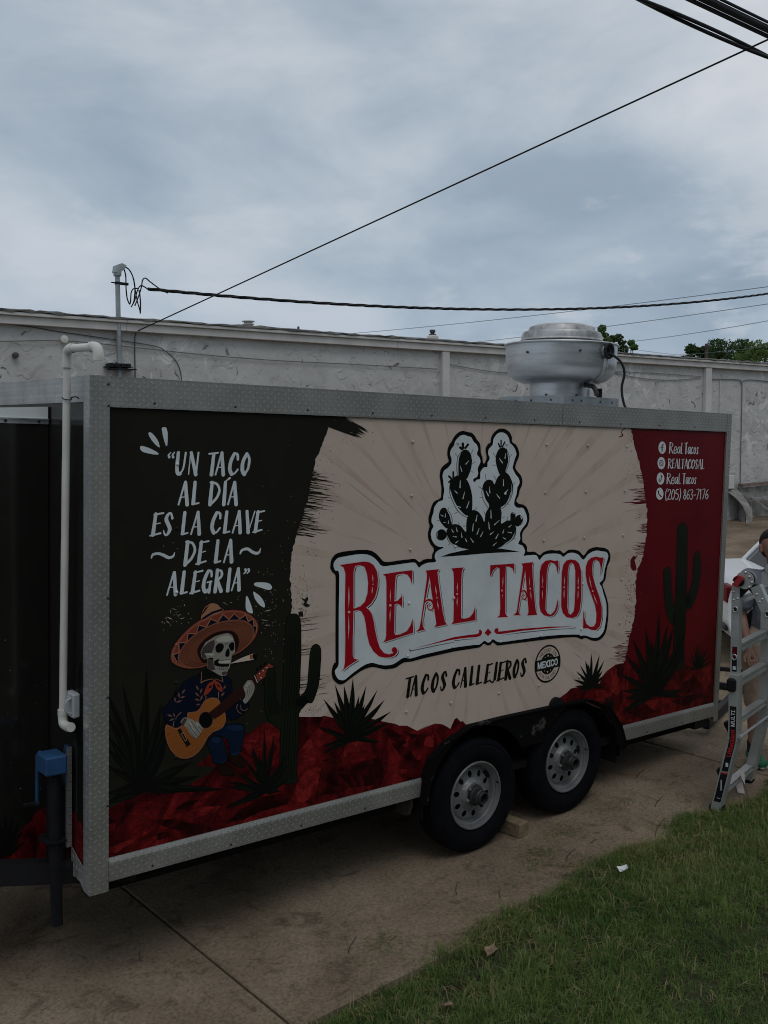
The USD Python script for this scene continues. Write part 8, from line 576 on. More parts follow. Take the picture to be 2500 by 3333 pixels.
8|cream|badge_star|+3027+740+7-1-5-4+1-6-5+3-5-3+1+6-5+4+6+1+3+5;+2999+731+4-1-3-2+1-3-3+2-3-2+1+3-3+2+4+1+1+3;+3053+731+3-1-2-2+1-3-3+2-3-2+1+3-3+2+4+1+1+3;+3027+636+7-1-5-4+1-6-5+3-5-3+1+6-5+4+6+1+3+5;+2999+643+4-1-3-2+1-3-3+2-3-2+1+3-3+2+4+1+1+3;+3053+643+3-1-2-2+1-3-3+2-3-2+1+3-3+2+4+1+1+3
'''
# ------------------------------------------------------------------ the food trailer (own tilted frame: x along, y in, z up; origin at the front kerb-side corner)
tp, tr = 0.0204, 0.0192
c, s = math.cos(tp), math.sin(tp); R1 = np.array([[c, 0, s], [0, 1, 0], [-s, 0, c]]); c, s = math.cos(tr), math.sin(tr); R2 = np.array([[1, 0, 0], [0, c, -s], [0, s, c]])
RT = R1 @ R2; Rr = RT.T
TM = Gf.Matrix4d(*[float(v) for v in (*RT[:, 0], 0, *RT[:, 1], 0, *RT[:, 2], 0, 0, 0, 0, 1)])
toW = lambda p: RT @ np.asarray(p, float)
T = thing('food_trailer', 'tandem axle food trailer with a printed desert taco mural and tread plate trim', 'trailer', matrix=TM)
L, W, HB = 4.964, 2.06, 2.333
ZR0, ZR1, FB = 0.046, 0.153, 0.120
opening = Polygon([(1.985, -.2), (1.985, .05), (1.998, .17), (2.04, .245), (2.145, .318), (2.34, .385), (2.63, .388), (3.1, .386), (3.4, .381), (3.595, .30), (3.71, .17), (3.76, .07), (3.76, -.2)])
side = obj('side_wall', prism(sbox(.02, .05, L - .02, HB - .01).difference(opening), 'y', .004, .03), 'print_cream', T)
obj('far_wall', bx(.02, L - .02, W - .03, W, .05, HB - .01), 'pale_panel', T); obj('rear_wall', bx(L - .03, L - .004, .032, W - .032, .05, HB - .012), 'pale_panel', T)
front = obj('front_wall', bx(.004, .03, .032, W - .032, .02, HB - .012), 'wrap_gloss', T)
obj('roof', bx(.02, L - .02, .01, W - .01, HB - .03, HB - .008), 'galvanised', T); obj('floor', bx(.03, L - .03, .035, W - .035, .03, .075), 'underside', T)
# printed mural: flat shapes in thin layers over the side wall
def rings(s_):
    v = np.array([int(x) for x in s_.replace('-', ' -').replace('+', ' ').split()], float).reshape(-1, 2); return np.cumsum(v, 0) / 1000.0
layers = []
for li, line in enumerate(ART.strip().split('\n')):
    zk, col, nm, body = line.split('|'); zk = int(zk); y = .004 - .00022 * zk - .0000022 * li; gs = []
    for poly in body.split(';'):
        rr = [rings(x) for x in poly.split('/')]; g = Polygon(rr[0], [h for h in rr[1:] if len(h) > 2]) if len(rr[0]) > 2 else None
        if g is None: continue
        gs.append(g if g.is_valid else shapely.make_valid(g))
    layers.append((zk, col, unary_union(gs)))
    split = nm in ('logo_letter', 'logo_swash', 'lettering', 'contact_icon', 'accent_stroke', 'flourish', 'quotation_mark', 'mural_agave', 'mural_saguaro')
    few = sum(len(getattr(g, 'geoms', [g])) for g in gs) <= 60
    geo = [p for g in gs for p in getattr(g, 'geoms', [g])] if split or few else [unary_union(gs)]
    for g in geo:
        gg = [p for p in getattr(g, 'geoms', [g]) if p.geom_type in ('Polygon', 'MultiPolygon') and p.area > 1e-6]
        if not gg: continue
        m = flat(unary_union(gg), lambda v, y=y: np.c_[v[:, 0], np.full(len(v), y), v[:, 1]]); m.invert() if m.face_normals[0][1] > 0 else None
        obj(nm, m, 'print_' + col, side, kind=None if split or few else 'stuff')
def top_colour(x, z):
    return max((l for l in layers if l[2].intersects(Point(x, z))), key=lambda l: l[0], default=(0, 'cream'))[1]
rv = lathe([(.0, -.006), (.004, -.0055), (.0075, -.003), (.009, 0)], 10, 'y')
for x in (1.85, 2.19, 2.588, 2.945, 3.335, 3.738):
    for z in (2.077, 1.778, 1.478, 1.177, .878, .558):
        if not (x == 3.738 and z < .7 or x == 1.85 and z < .5): obj('rivet', moved(rv, (x, -.0015, z)), 'print_' + top_colour(x, z), side, smooth=True)
for z in (1.95, 1.65, 1.35, 1.10, .92, .74, .56): obj('rivet', moved(rv, (.42, .0025, z)), 'print_' + top_colour(.42, z), side, smooth=True)
# tread plate trim
obj('corner_trim', prism(Polygon([(-.006, -.006), (.085, -.006), (.085, -.0035), (-.0035, -.0035), (-.0035, .057), (-.006, .057)]), 'z', 0.0, HB + .004), 'tread_plate_side', T)
obj('corner_trim_return', bx(-.0085, -.0062, -.0062, .057, .004, HB + .003), 'tread_plate_front', T)
RE = L - .055
for a, b in ((.0865, 3.075), (3.079, RE - .002)): obj('top_rail', cat_(bx(a, b, -.0045, -.002, HB - FB, HB), bx(a, b, -.0045, .06, HB + .0005, HB + .003), bx(a, b, -.0075, -.0047, HB - FB - .012, HB - FB + .004)), 'tread_plate_side', T)
obj('front_top_rail', cat_(bx(-.0045, -.002, .0585, W, HB - .112, HB), bx(-.0045, .06, .0585, W, HB + .0005, HB + .0028)), 'tread_plate_front', T)
pr = [(-.010, ZR0), (-.010, ZR1 - .022), (-.0015, ZR1), (.003, ZR1), (.003, ZR0)]
for a, b in ((.0865, 1.978), (3.772, RE - .002)): obj('bottom_rail', prism(Polygon(pr), 'x', a, b), 'tread_plate_side', T)
obj('rear_corner_trim', cat_(bx(RE, L + .004, -.006, -.0035, .004, HB + .002), bx(L + .001, L + .004, -.0034, .06, .004, HB + .002)), 'tread_plate_side', T)
gus = Polygon([(.0575, .0), (.0575, .105), (.21, .163), (.205, .022), (.165, .03), (.150, .035), (.146, .075), (.136, .075), (.140, .03), (.10, .03)])
obj('front_corner_plate', prism(gus, 'x', -.0065, -.003), 'tread_plate_front', T)
obj('stone_guard', prism(Polygon([(.197, .164), (.216, .164), (.214, .60), (.2, .64)]), 'x', -.03, -.006), 'tread_plate_front', T)
obj('taped_plate', prism(Polygon([(.222, .44), (.242, .44), (.248, .60), (.238, .64), (.224, .625), (.219, .58)]), 'x', -.028, -.006), 'blue_tape', T)
scr = lathe([(0, -.004), (.005, -.003), (.006, 0)], 8, 'y')
for x in np.arange(.3, 4.9, .42):
    obj('screw', moved(scr, (x, -.0045, HB - FB + .012)), 'hub_dark', T); 
    if x < 1.95 or x > 3.8: obj('screw', moved(scr, (x, -.010, ZR0 + .02)), 'hub_dark', T)
for z in (2.30, 2.205, 1.35, .9, .4): obj('screw', moved(scr, (.079, -.006, z)), 'hub_dark', T)
# front wall print: dark wrap, red ground, cactus, plus fittings
fq = lambda poly, xx: flat(poly, lambda v, xx=xx: np.c_[np.full(len(v), xx), v[:, 0], v[:, 1]])
def fput(nm, poly, xx, m): 
    g = fq(poly, xx); g.invert() if g.face_normals[0][0] > 0 else None; obj(nm, g, m, front)
fput('mural_red_ground', Polygon([(.05, .02), (.05, .30), (.09, .35), (.14, .31), (.2, .33), (.3, .27), (.5, .24), (.5, .02)]), .0034, 'print_rock')
fput('mural_saguaro', Polygon([(.10, .3), (.10, 1.0), (.12, 1.05), (.15, 1.0), (.16, .7), (.2, .66), (.23, .7), (.235, .85), (.21, .86), (.2, .75), (.165, .74), (.16, .3)]), .0030, 'print_agave')
inl = obj('power_inlet', rbx(-.035, .0025, .115, .205, .79, .905, .008), 'grey_plastic', T)
obj('inlet_handle', cat_(tube(cr([(-.036, .13, .885), (-.06, .13, .87), (-.062, .13, .83), (-.036, .13, .812)], 5), .006, 6), bx(-.041, -.0352, .145, .195, .81, .885)), 'grey_plastic', inl)
# tongue box on the front
tb = obj('tongue_box', prism(Polygon([(-1.1, .0), (-.0035, .0), (-.0035, 2.205), (-1.1, 2.10)]), 'y', .50, 1.56), 'wrap_gloss', T)
sq = lambda poly, yy: flat(poly, lambda v, yy=yy: np.c_[v[:, 0], np.full(len(v), yy), v[:, 1]])
def tput(nm, poly, yy, m):
    g = sq(poly, yy); g.invert() if g.face_normals[0][1] > 0 else None; obj(nm, g, m, tb)
tput('pale_top_strip', Polygon([(-1.1, 2.148), (-.004, 2.148), (-.004, 2.2045), (-1.1, 2.0995)]), .4985, 'pale_panel')
obj('angle_strip', cat_(bx(-1.1, -.004, .492, .4995, 2.122, 2.147), bx(-1.1, -.004, .484, .4915, 2.142, 2.147)), 'aluminium', tb)
for x in (-.05, -.205, -.36, -.52): obj('screw', moved(lathe([(0, -.006), (.007, -.004), (.008, 0)], 8, 'y'), (x, .492, 2.133)), 'hub_dark', tb)
tput('mural_red_ground', Polygon([(-1.1, .003), (-.004, .003), (-.004, .262), (-.06, .255), (-.09, .21), (-.14, .175), (-.17, .12), (-.2, .10), (-.3, .09), (-1.1, .1)]), .4984, 'print_rock')
ag = [Polygon([(-.215 - .03, .06), (-.215 + .03, .06), (-.215 + .11 * math.sin(a), .07 + .2 * math.cos(a))]) for a in np.linspace(-1.3, 1.3, 9)]
tput('mural_agave', unary_union(ag), .4978, 'print_agave')
sp = random.Random(4); tput('mural_speckles', unary_union([Point(-sp.uniform(0, .3), sp.uniform(.3, 1.2)).buffer(sp.uniform(.0008, .0018), 2) for _ in range(26)]), .4982, 'print_cream')
# plastic vent pipe standing before the front wall
vp = obj('vent_pipe', tube([(-.05, .196, .80), (-.05, .14, 2.40)], .0172, 18), 'plastic_pipe', T, smooth=40)
obj('pipe_elbow', cat_(tube(cr([(-.05, .196, .815), (-.05, .196, .78), (-.05, .185, .757), (-.045, .15, .75), (-.043, .115, .755)], 6), .0215, 18), tube([(-.05, .1965, .795), (-.05, .196, .82)], .0228, 18)), 'plastic_pipe', vp, smooth=40)
obj('pipe_elbow', cat_(tube(cr([(-.05, .14, 2.375), (-.05, .139, 2.42), (-.05, .13, 2.443), (-.05, .10, 2.452), (-.05, .07, 2.452)], 6), .0215, 18), tube([(-.05, .1405, 2.37), (-.05, .14, 2.395)], .0228, 18)), 'plastic_pipe', vp, smooth=40)
obj('pipe_arm', tube([(-.05, .08, 2.452), (-.05, -.17, 2.444)], .0172, 18), 'plastic_pipe', vp, smooth=40)
obj('pipe_elbow', cat_(tube(cr([(-.05, -.135, 2.445), (-.05, -.165, 2.444), (-.05, -.192, 2.434), (-.05, -.203, 2.41), (-.05, -.203, 2.385)], 6), .0215, 18, caps=False), tube([(-.05, -.125, 2.4455), (-.05, -.15, 2.4448)], .0228, 18)), 'plastic_pipe', vp, smooth=40)
obj('wire_tie', cat_(tube([(-.05 + .021 * math.cos(a), .143 + .021 * math.sin(a), 2.235 + .006 * math.sin(a)) for a in np.linspace(0, 2 * PI, 15)], .0022, 5), tube(cr([(-.04, .125, 2.238), (-.025, .105, 2.243), (-.012, .10, 2.235)], 4), .003, 5)), 'cable_black', vp)
# tongue, jack, tow ring
def beam(a, b, w, z0, z1):
    a, b = np.array(a, float), np.array(b, float); d = (b - a) / np.linalg.norm(b - a); n = np.array([-d[1], d[0]]) * w / 2; return prism(Polygon([a + n, b + n, b - n, a - n]), 'z', z0, z1)
obj('tongue_beam', beam((.25, .07), (-1.35, 1.0), .06, -.01, .095), 'black_steel', T); obj('tongue_beam', beam((.25, W - .07), (-1.35, W - 1.0), .06, -.01, .095), 'black_steel', T); obj('coupler', rbx(-1.75, -1.3, W / 2 - .06, W / 2 + .06, -.02, .10, .02), 'black_steel', T)
jk = obj('jack_tube', cat_(cyl((-.10, .178, .545), (-.10, .152, .12), .030, 20), cyl((-.10, .152, .12), (-.10, .138, -.16), .0265, 20), cyl((-.10, .1535, .13), (-.10, .1525, .105), .033, 20)), 'black_paint', T, smooth=40)
hd = rbx(-.157, -.057, .118, .242, .542, .63, .008); obj('jack_head', hd, 'blue_tape', jk, label='jack gear head wrapped in blue tape')
obj('jack_flange', prism(Polygon([(-.14, .25), (-.16, .20), (-.14, .12), (-.06, .12), (-.06, .2), (-.11, .26)]).difference(Point(-.132, .225).buffer(.006)), 'z', .226, .235), 'black_paint', jk)
obj('jack_crank', tube([(-.11, .25, .60), (-.12, .30, .605), (-.125, .315, .585), (-.125, .318, .36)], .009, 8), 'blue_tape', jk, label='crank arm wrapped in blue tape'); obj('crank_handle', tube([(-.125, .31, .362), (-.125, .335, .352), (-.125, .48, .30)], .011, 10), 'black_steel', jk)
obj('battery_box', rbx(-.095, -.02, .225, .30, -.0, .46, .01), 'black_paint', T)
ring = [(-.33 + .055 * math.cos(a) * .8, .58 + .055 * math.cos(a) * .6, -.035 + .055 * math.sin(a)) for a in np.linspace(0, 2 * PI, 25)]
obj('tow_ring', tube(ring, .008, 8), 'brass', T, smooth=True); obj('ring_shackle', cyl((-.30, .60, .03), (-.30, .60, -.0), .008, 8), 'brass', T)
# chassis
for y in (.16, W - .22): obj('frame_rail', bx(.05, L - .06, y, y + .06, -.075, .028), 'underside', T)
for x in np.arange(.4, 4.9, .55): obj('cross_member', bx(x, x + .05, .222, W - .222, -.06, .027), 'underside', T)
WX = ((2.411, -.041), (3.24, .015))
for x, z in WX: obj('axle', cyl((x, .12, z), (x, W - .12, z), .038, 12), 'underside', T); obj('leaf_spring', prism(Polygon([(x - .33, z + .06), (x, z - .03), (x + .33, z + .06), (x + .33, z + .075), (x, z - .005), (x - .33, z + .075)]), 'y', .165, .215), 'underside', T)
obj('spring_hanger', bx(2.78, 2.87, .17, .21, -.10, -.076), 'underside', T)
obj('wheel_well', cat_(prism(opening.buffer(-.001).difference(opening.buffer(-.007)).intersection(sbox(1.9, -.1, 3.9, .5)), 'y', -.0015, .34), bx(1.99, 3.755, .335, .345, -.02, .40)), 'underside', T)
fo = Polygon([(1.955, .0), (1.960, .06), (1.974, .175), (2.02, .262), (2.13, .338), (2.335, .406), (2.63, .412), (3.1, .410), (3.41, .404), (3.62, .318), (3.745, .18), (3.80, .06), (3.80, .0)])
c1 = Point(2.41, -.02).buffer(.414, 24); c2 = Point(3.31, .01).buffer(.40, 24)
fin = unary_union([c1, c2, sbox(2.006, -.3, 3.70, -.02)]).union(Point(2.865, .02).buffer(.165)).intersection(fo.buffer(-.011))
fin = unary_union([fin, sbox(2.0, -.2, 3.735, .05).difference(sbox(2.86 - .02, .0, 2.86 + .02, .05).buffer(-1))]); skirt = fo.difference(fin).intersection(sbox(1.9, .0, 3.9, .5))
skirt = skirt.difference(sbox(2.7, -.1, 3.0, .2)).buffer(.008).buffer(-.008)
fd = obj('fender', prism(skirt, 'y', -.040, -.034), 'fender_paint', T, smooth=30)
top = fo.difference(fo.buffer(-.007)).intersection(sbox(1.9, .01, 3.9, .5)); obj('fender_top', prism(top, 'y', -.0335, .012), 'fender_paint', fd)
obj('fender_bead', prism(fo.buffer(.004).difference(fo.buffer(-.006)).intersection(sbox(1.9, .012, 3.9, .5)), 'y', -.047, -.0405), 'fender_paint', fd)
obj('marker_lamp', prism(Point(3.10, .405).buffer(.055).intersection(sbox(3.0, .413, 3.2, .5)), 'y', -.03, -.002), 'black_paint', T)
obj('mud_flap', prism(Polygon([(.03, .06), (.03, -.02), (.05, -.07), (.09, -.085), (.22, -.085), (.22, .06)]), 'x', 1.925, 1.94), 'mud_flap', T); obj('mud_flap', prism(sbox(.0, -.06, .2, .08), 'x', 3.79, 3.8), 'black_paint', T)
RT_ = .3476
def wheel(x, y, z, sgn, lb=None):
    """y is the rim's outer flange, sgn -1 faces the kerb side"""
    s = sgn; f = lambda prof: [(r, -s * d) for r, d in prof]
    flip = (lambda m: m) if s < 0 else (lambda m: (m.invert(), m)[1])
    tyre_p = [(.198, .165), (.24, .185), (.30, .178), (.333, .165), (.3445, .150), (.3476, .11), (.3476, .108), (.341, .107), (.341, .100), (.3476, .099), (.3476, .085), (.341, .084), (.341, .077), (.3476, .076), (.3476, .045), (.341, .044), (.341, .037), (.3476, .036), (.3476, .02), (.3445, .008), (.336, -.002), (.324, -.010), (.315, -.012), (.312, -.009), (.305, -.015), (.28, -.020), (.255, -.018), (.235, -.011), (.222, -.003), (.214, .004), (.205, .010)]
    t = obj('wheel', flip(lathe([(r, d * -s) for r, d in tyre_p][::-1], 72, 'y', (x, y, z))), 'black_rubber', T, smooth=35)
    rim_p = [(.2075, .006), (.2078, -.002), (.2045, -.006), (.198, -.006), (.195, .004), (.193, .010), (.188, .010), (.185, .012), (.183, .024), (.179, .028), (.175, .030), (.171, .052), (.166, .058)]
    if s > 0: return
    obj('rim', flip(lathe([(r, d * -s) for r, d in rim_p][::-1], 64, 'y', (x, y, z))), 'rim_grey', t, smooth=40)
    rot = rs.uniform(0, 1)
    ds = []
    for ra, rb in ((.06, .078), (.078, .10), (.10, .150), (.150, .168)):
        for k in range(10):
            am = rot + k * 2 * PI / 10; aa = np.linspace(am - PI / 10, am + PI / 10, 7); sec = Polygon([(ra * math.cos(q), ra * math.sin(q)) for q in aa] + [(rb * math.cos(q), rb * math.sin(q)) for q in aa[::-1]])
            if ra == .10: sec = sec.difference(affinity.rotate(affinity.scale(Point(.126, 0).buffer(.0175, 8), 1.12, .9), math.degrees(am), origin=(0, 0)))
            v, fc = triangulate_polygon(sec, engine='earcut'); r = np.hypot(v[:, 0], v[:, 1]); dep = np.interp(r, [.06, .078, .10, .150, .168], [.012, .012, .036, .044, .057]); mm = trimesh.Trimesh(np.c_[x + v[:, 0], y + dep, z + v[:, 1]], fc, process=False)
            if mm.face_normals[:, 1].mean() > 0: mm.invert()
            ds.append(mm)
    obj('wheel_disc', cat_(*ds), 'rim_grey', t, smooth=40)
    obj('disc_back', lathe([(.165, .075), (.0, .075)], 32, 'y', (x, y, z)), 'black_rubber', t)
    obj('hub', cat_(lathe([(.043, -.062), (.047, -.057), (.047, -.025), (.060, -.018), (.062, .03)][::1], 24, 'y', (x, y + .01, z)), lathe([(.0, -.045), (.029, -.045), (.030, -.080), (.034, -.083), (.037, -.076), (.040, -.061)], 24, 'y', (x, y + .01, z))), 'hub_dark', t, smooth=30)
    for k in range(6):
        a = k * PI / 3 + .3; obj('lug_nut', lathe([(0, -.026), (.007, -.025), (.010, -.02), (.0105, .0), (.014, .004)], 6, 'y', (x + .069 * math.cos(a), y + .018, z + .069 * math.sin(a))), 'rim_grey', t)
    a = rs.uniform(-.6, .6); obj('valve_stem', cyl((x + .185 * math.cos(a), y + .008, z + .185 * math.sin(a)), (x + .18 * math.cos(a), y - .012, z + .18 * math.sin(a)), .004, 6), 'black_rubber', t)
for x, z in WX: wheel(x, -.008, z, -1)
for x, z in WX: wheel(x, W + .008, z, 1)
obj('rear_foot', bx(L - .24, L - .058, .03, .12, -.035, .044), 'black_steel', T); obj('rear_bumper', bx(L - .05, L - .008, .07, W - .07, -.05, .03), 'black_steel', T)
# roof fan
FC = (4.245, 1.055)
fan = obj('exhaust_fan', lathe([(.234, 2.446), (.234, 2.540), (.236, 2.548), (.300, 2.556), (.355, 2.575), (.398, 2.612), (.420, 2.655), (.427, 2.70), (.430, 2.835), (.440, 2.838), (.443, 2.846), (.438, 2.853), (.426, 2.850), (.42, 2.80)], 72, 'z', (*FC, 0)), 'fan_metal', T, smooth=35)
obj('fan_cap', lathe([(.30, 2.80), (.322, 2.868), (.322, 2.880), (.312, 2.892), (.309, 2.925), (.298, 2.945), (.262, 2.955), (.258, 2.968), (.25, 2.985), (.20, 3.003), (.12, 3.012), (0, 3.015)], 64, 'z', (*FC, 0)), 'fan_cap', fan, smooth=30)
obj('cap_gap', lathe([(.326, 2.862), (.329, 2.868), (.326, 2.876)], 64, 'z', (*FC, 0)), 'cable_dark', fan)
h_ = .322; cx_, cy_ = FC
obj('fan_curb', cat_(bx(cx_ - h_, cx_ + h_, cy_ - h_, cy_ - h_ + .012, 2.375, 2.444), bx(cx_ - h_, cx_ - h_ + .012, cy_ - h_ + .0125, cy_ + h_ - .0125, 2.375, 2.444), bx(cx_ + h_ - .012, cx_ + h_, cy_ - h_ + .0125, cy_ + h_ - .0125, 2.375, 2.444), bx(cx_ - h_, cx_ + h_, cy_ + h_ - .012, cy_ + h_, 2.375, 2.444), bx(cx_ - h_ + .0125, cx_ + h_ - .0125, cy_ - h_ + .0125, cy_ + h_ - .0125, 2.425, 2.4445)), 'galvanised', fan)
obj('curb_flashing', bx(cx_ - h_ + .015, cx_ + h_ - .015, cy_ - h_ + .015, cy_ + h_ - .015, 2.326, 2.3745), 'black_steel', fan)
dv = np.array([.83, -.56]) / np.hypot(.83, .56); 
def fcyl(ang, r0, r1, z, rad, n=20): return cyl((cx_ + r0 * math.cos(ang), cy_ + r0 * math.sin(ang), z), (cx_ + r1 * math.cos(ang), cy_ + r1 * math.sin(ang), z), rad, n)
vw = math.atan2(CAM[1] - cy_, CAM[0] - cx_)          # bearing from the fan towards the front left of the lot
ga = vw + .88; gx = lambda r, z, da=0: (cx_ + r * math.cos(ga + da), cy_ + r * math.sin(ga + da), z)
def wire_pipe():
    a = np.array(gx(.405, 2.785)); b = np.array(gx(.455, 2.785)); t = np.linspace(0, 2 * PI, 25); d = (b - a) / np.linalg.norm(b - a); s_ = np.cross(d, [0, 0, 1]); u_ = np.array([0, 0, 1.0])
    return a, b, tube([b + .05 * (np.cos(q) * s_ + np.sin(q) * u_) for q in t], .012, 8)
a_, b_, gr = wire_pipe()
obj('cable_grommet', gr, 'cable_black', fan, smooth=True); obj('conduit_sleeve', tube([a_, b_ + (b_ - a_) * .15], .043, 20, caps=False), 'aluminium', fan, smooth=True); obj('sleeve_inside', cyl(a_ + (b_ - a_) * .4, a_ + (b_ - a_) * .5, .041, 20), 'cable_black', fan)
obj('fan_groove', tube(cr([gx(.424, 2.73), gx(.424, 2.70), gx(.418, 2.655), gx(.39, 2.60), gx(.34, 2.565)], 4), .022, 8), 'fan_cap', fan, smooth=True)
obj('fan_cable', tube(cr([gx(.43, 2.765), gx(.47, 2.755, .05), gx(.52, 2.70, .14), gx(.54, 2.62, .18), gx(.525, 2.52, .17), gx(.54, 2.43, .16), gx(.56, 2.365, .18), gx(.60, 2.335, .2)], 8), .0095, 8), 'cable_black', fan, smooth=True)
for da, z, r in ((-.62, 2.765, .430), (.32, 2.775, .430), (-.45, 2.455, .234), (.55, 2.455, .234)):
    p = np.array((cx_ + (r - .002) * math.cos(vw + da), cy_ + (r - .002) * math.sin(vw + da), z)); q = np.array((cx_ + (r + .008) * math.cos(vw + da), cy_ + (r + .008) * math.sin(vw + da), z)); obj('fan_bolt', cyl(p, q, .009, 8), 'hub_dark', fan)
obj('grease_spout', cat_(tube(cr([gx(.25, 2.535, -.05), gx(.33, 2.52, -.03), gx(.36, 2.47, -.02), gx(.36, 2.45, -.02)], 5), .018, 10), bx(cx_ + .20, cx_ + .21, cy_ - .25, cy_ - .2, 2.4455, 2.52)), 'hub_dark', fan, smooth=30)
for t_ in (-.22, -.12, .10, .24): obj('curb_hole', lathe([(0, -.0005), (.009, -.0005)], 10, 'y', (cx_ + t_, cy_ - h_ - .0006, 2.41)), 'cable_black', fan)
for t_ in (-.2, .0, .16): obj('curb_hole', lathe([(0, -.0005), (.009, -.0005)], 10, 'x', (cx_ - h_ - .0006, cy_ + t_, 2.41)), 'cable_black', fan)
obj('roof_hatch', rbx(4.62, 4.90, .75, 1.15, 2.326, 2.352, .008), 'black_paint', T); obj('roof_cable', tube(cr([(4.55, .55, 2.33), (4.62, .56, 2.35), (4.70, .57, 2.345), (4.78, .58, 2.328)], 6), .009, 8), 'cable_black', T)

# ------------------------------------------------------------------ wheel chock
blk = obj('wood_block', (lambda m: m)(rbx(-.045, .045, -.11, .12, 0, .088, .004)), 'wood_old'); tag(blk, 'weathered square timber block lying between the two trailer wheels', 'wood block')
UsdGeom.Xformable(blk).AddTranslateOp().Set(Gf.Vec3d(2.762, .045, float(gz(2.762)))); UsdGeom.Xformable(blk).AddRotateZOp().Set(4.0)

# ------------------------------------------------------------------ folding ladder
LA = math.radians(14); e1 = np.array([math.cos(LA), math.sin(LA), 0]); e2 = np.array([-math.sin(LA), math.cos(LA), 0])
LF = np.array([3.985, -.815, 0]); LG = float(gz(3.9)) - .01
lad = thing('ladder', 'silver folding multi position ladder standing on the grass edge by the trailer rear', 'ladder', (LF[0], LF[1], LG), LA)
LZ = 1.155 - LG     # hinge height
LW = .62            # rail spacing
def rail(pts, w=.066, t=.026):
    """channel rail: a path in local (x, y, z), broad face towards the viewer"""
    ms = []
    for p, q in zip(pts[:-1], pts[1:]):
        p, q = np.array(p), np.array(q); d = q - p; l = np.linalg.norm(d); d = d / l; x = np.array([1.0, 0, 0]); x = x - d * (x @ d); x /= np.linalg.norm(x); y = np.cross(d, x)
        m = trimesh.creation.box([w, t, l]); m.apply_transform(np.r_[np.c_[x, y, d, (p + q) / 2], [[0, 0, 0, 1]]]); ms.append(m)
    return cat_(*ms)
def up_sec(x, y0, y1, name='rail', lb=None):
    pass
def rail(pts, w, t):
    # box rail along a path in local (x along the rungs, y away from the viewer, z): w along x, t along y
    ms = []
    for p, q in zip(pts[:-1], pts[1:]):
        p, q = np.array(p, float), np.array(q, float); d = q - p; l = np.linalg.norm(d); d = d / l; x = np.array([1.0, 0, 0]); y = np.cross(d, x); y /= np.linalg.norm(y)
        m = trimesh.creation.box([w, t, l]); m.apply_transform(np.r_[np.c_[x, y, d, (p + q) / 2], [[0, 0, 0, 1]]]); ms.append(m)
    return cat_(*ms)
zj = .90; Y1 = .055
FLARE = [(-.0, Y1 - .004, zj + .03), (-.0, Y1 - .004, .50), (-.0, Y1 + .012, .44), (-.0, Y1 + .10, .03)]
for x, sgn in ((.0, -1), (LW, 1)):
    obj('rail', cat_(rail([(x, Y1, LZ - .02), (x, Y1, zj)], .060, .050)), 'ladder_metal', lad)
    obj('outer_rail', cat_(*[rail([np.array(a) + [x + sgn * .006, 0, 0], np.array(b) + [x + sgn * .006, 0, 0]], .082, .060) for a, b in zip(FLARE[:-1], FLARE[1:])]), 'ladder_metal', lad)
    obj('foot', rbx(x - .045, x + .045, Y1 + .06, Y1 + .145, .0, .06, .012), 'black_rubber', lad)
def rung(z, y, x0=.041, x1=LW - .041, h=.055, d=.045):
    obj('rung', cat_(bx(x0, x1, y - d / 2, y + d / 2, z, z + h * .75), bx(x0, x1, y - d / 2 - .006, y + d / 2, z + h * .76, z + h), bx(x0, x1, y - d / 2 - .006, y - d / 2 - .0005, z + .004, z + h * .34)), 'ladder_metal', lad)
for z in (LZ - .155, LZ - .465, zj - .055): rung(z, Y1)
for z in (.60, .13): rung(z, Y1 + .10 * max(0, (.44 - z) / .41), h=.045)
obj('spreader_bar', cat_(cyl((-.01, Y1 - .045, .535), (LW + .01, Y1 - .045, .535), .0085, 8), cyl((-.045, Y1 - .045, .535), (-.01, Y1 - .045, .535), .012, 8)), 'aluminium', lad)
for x0 in (-.034, LW - .03):
    obj('hinge', cat_(*[prism(Point(.0, LZ + .005).buffer(.056, 20), 'x', x0 + a, x0 + b) for a, b in ((0, .008), (.056, .064))]), 'ladder_metal', lad)
    obj('hinge_core', prism(Point(.0, LZ + .005).buffer(.048, 16).union(Polygon([(-.065, LZ - .02), (.07, LZ - .02), (.075, LZ - .09), (.03, LZ - .11), (-.02, LZ - .05), (-.06, LZ - .09)])), 'x', x0 + .0085, x0 + .0555), 'black_paint', lad)
obj('hinge_knob', lathe([(0, -.030), (.022, -.029), (.031, -.022), (.033, -.010), (.028, -.003), (.028, 0)], 14, 'x', (-.034, .030, LZ - .002)), 'black_paint', lad, smooth=30)
obj('knob_grip', cat_(prism(affinity.rotate(sbox(-.010, -.030, .010, .030), 35).buffer(.007), 'x', -.072, -.0645).apply_translation([0, .030, LZ - .002]), prism(Point(.030, LZ - .002).buffer(.037).difference(Point(.030, LZ - .002).buffer(.031)).intersection(sbox(.0, LZ - .002, .1, LZ + .06)), 'x', -.060, -.040)), 'red_plastic', lad, smooth=30)
obj('hinge_bolt', cat_(*[lathe([(0, -.007), (.007, -.006), (.009, 0)], 8, 'x', (-.0345, y, LZ + z)) for y, z in ((-.03, .03), (-.005, .055), (-.045, -.005), (-.03, -.035))]), 'aluminium', lad, smooth=True)
ty = math.radians(25)
def sec2(x, d): return np.array((x, -.055 - d * math.sin(ty), LZ - .01 - d * math.cos(ty)))
for x in (.0, LW):
    obj('rail', rail([sec2(x, .02), sec2(x, 1.60)], .060, .062), 'ladder_metal', lad)
    obj('foot', rbx(x - .04, x + .04, sec2(x, 1.66)[1] - .03, sec2(x, 1.66)[1] + .04, .0, sec2(x, 1.58)[2], .01), 'black_rubber', lad)
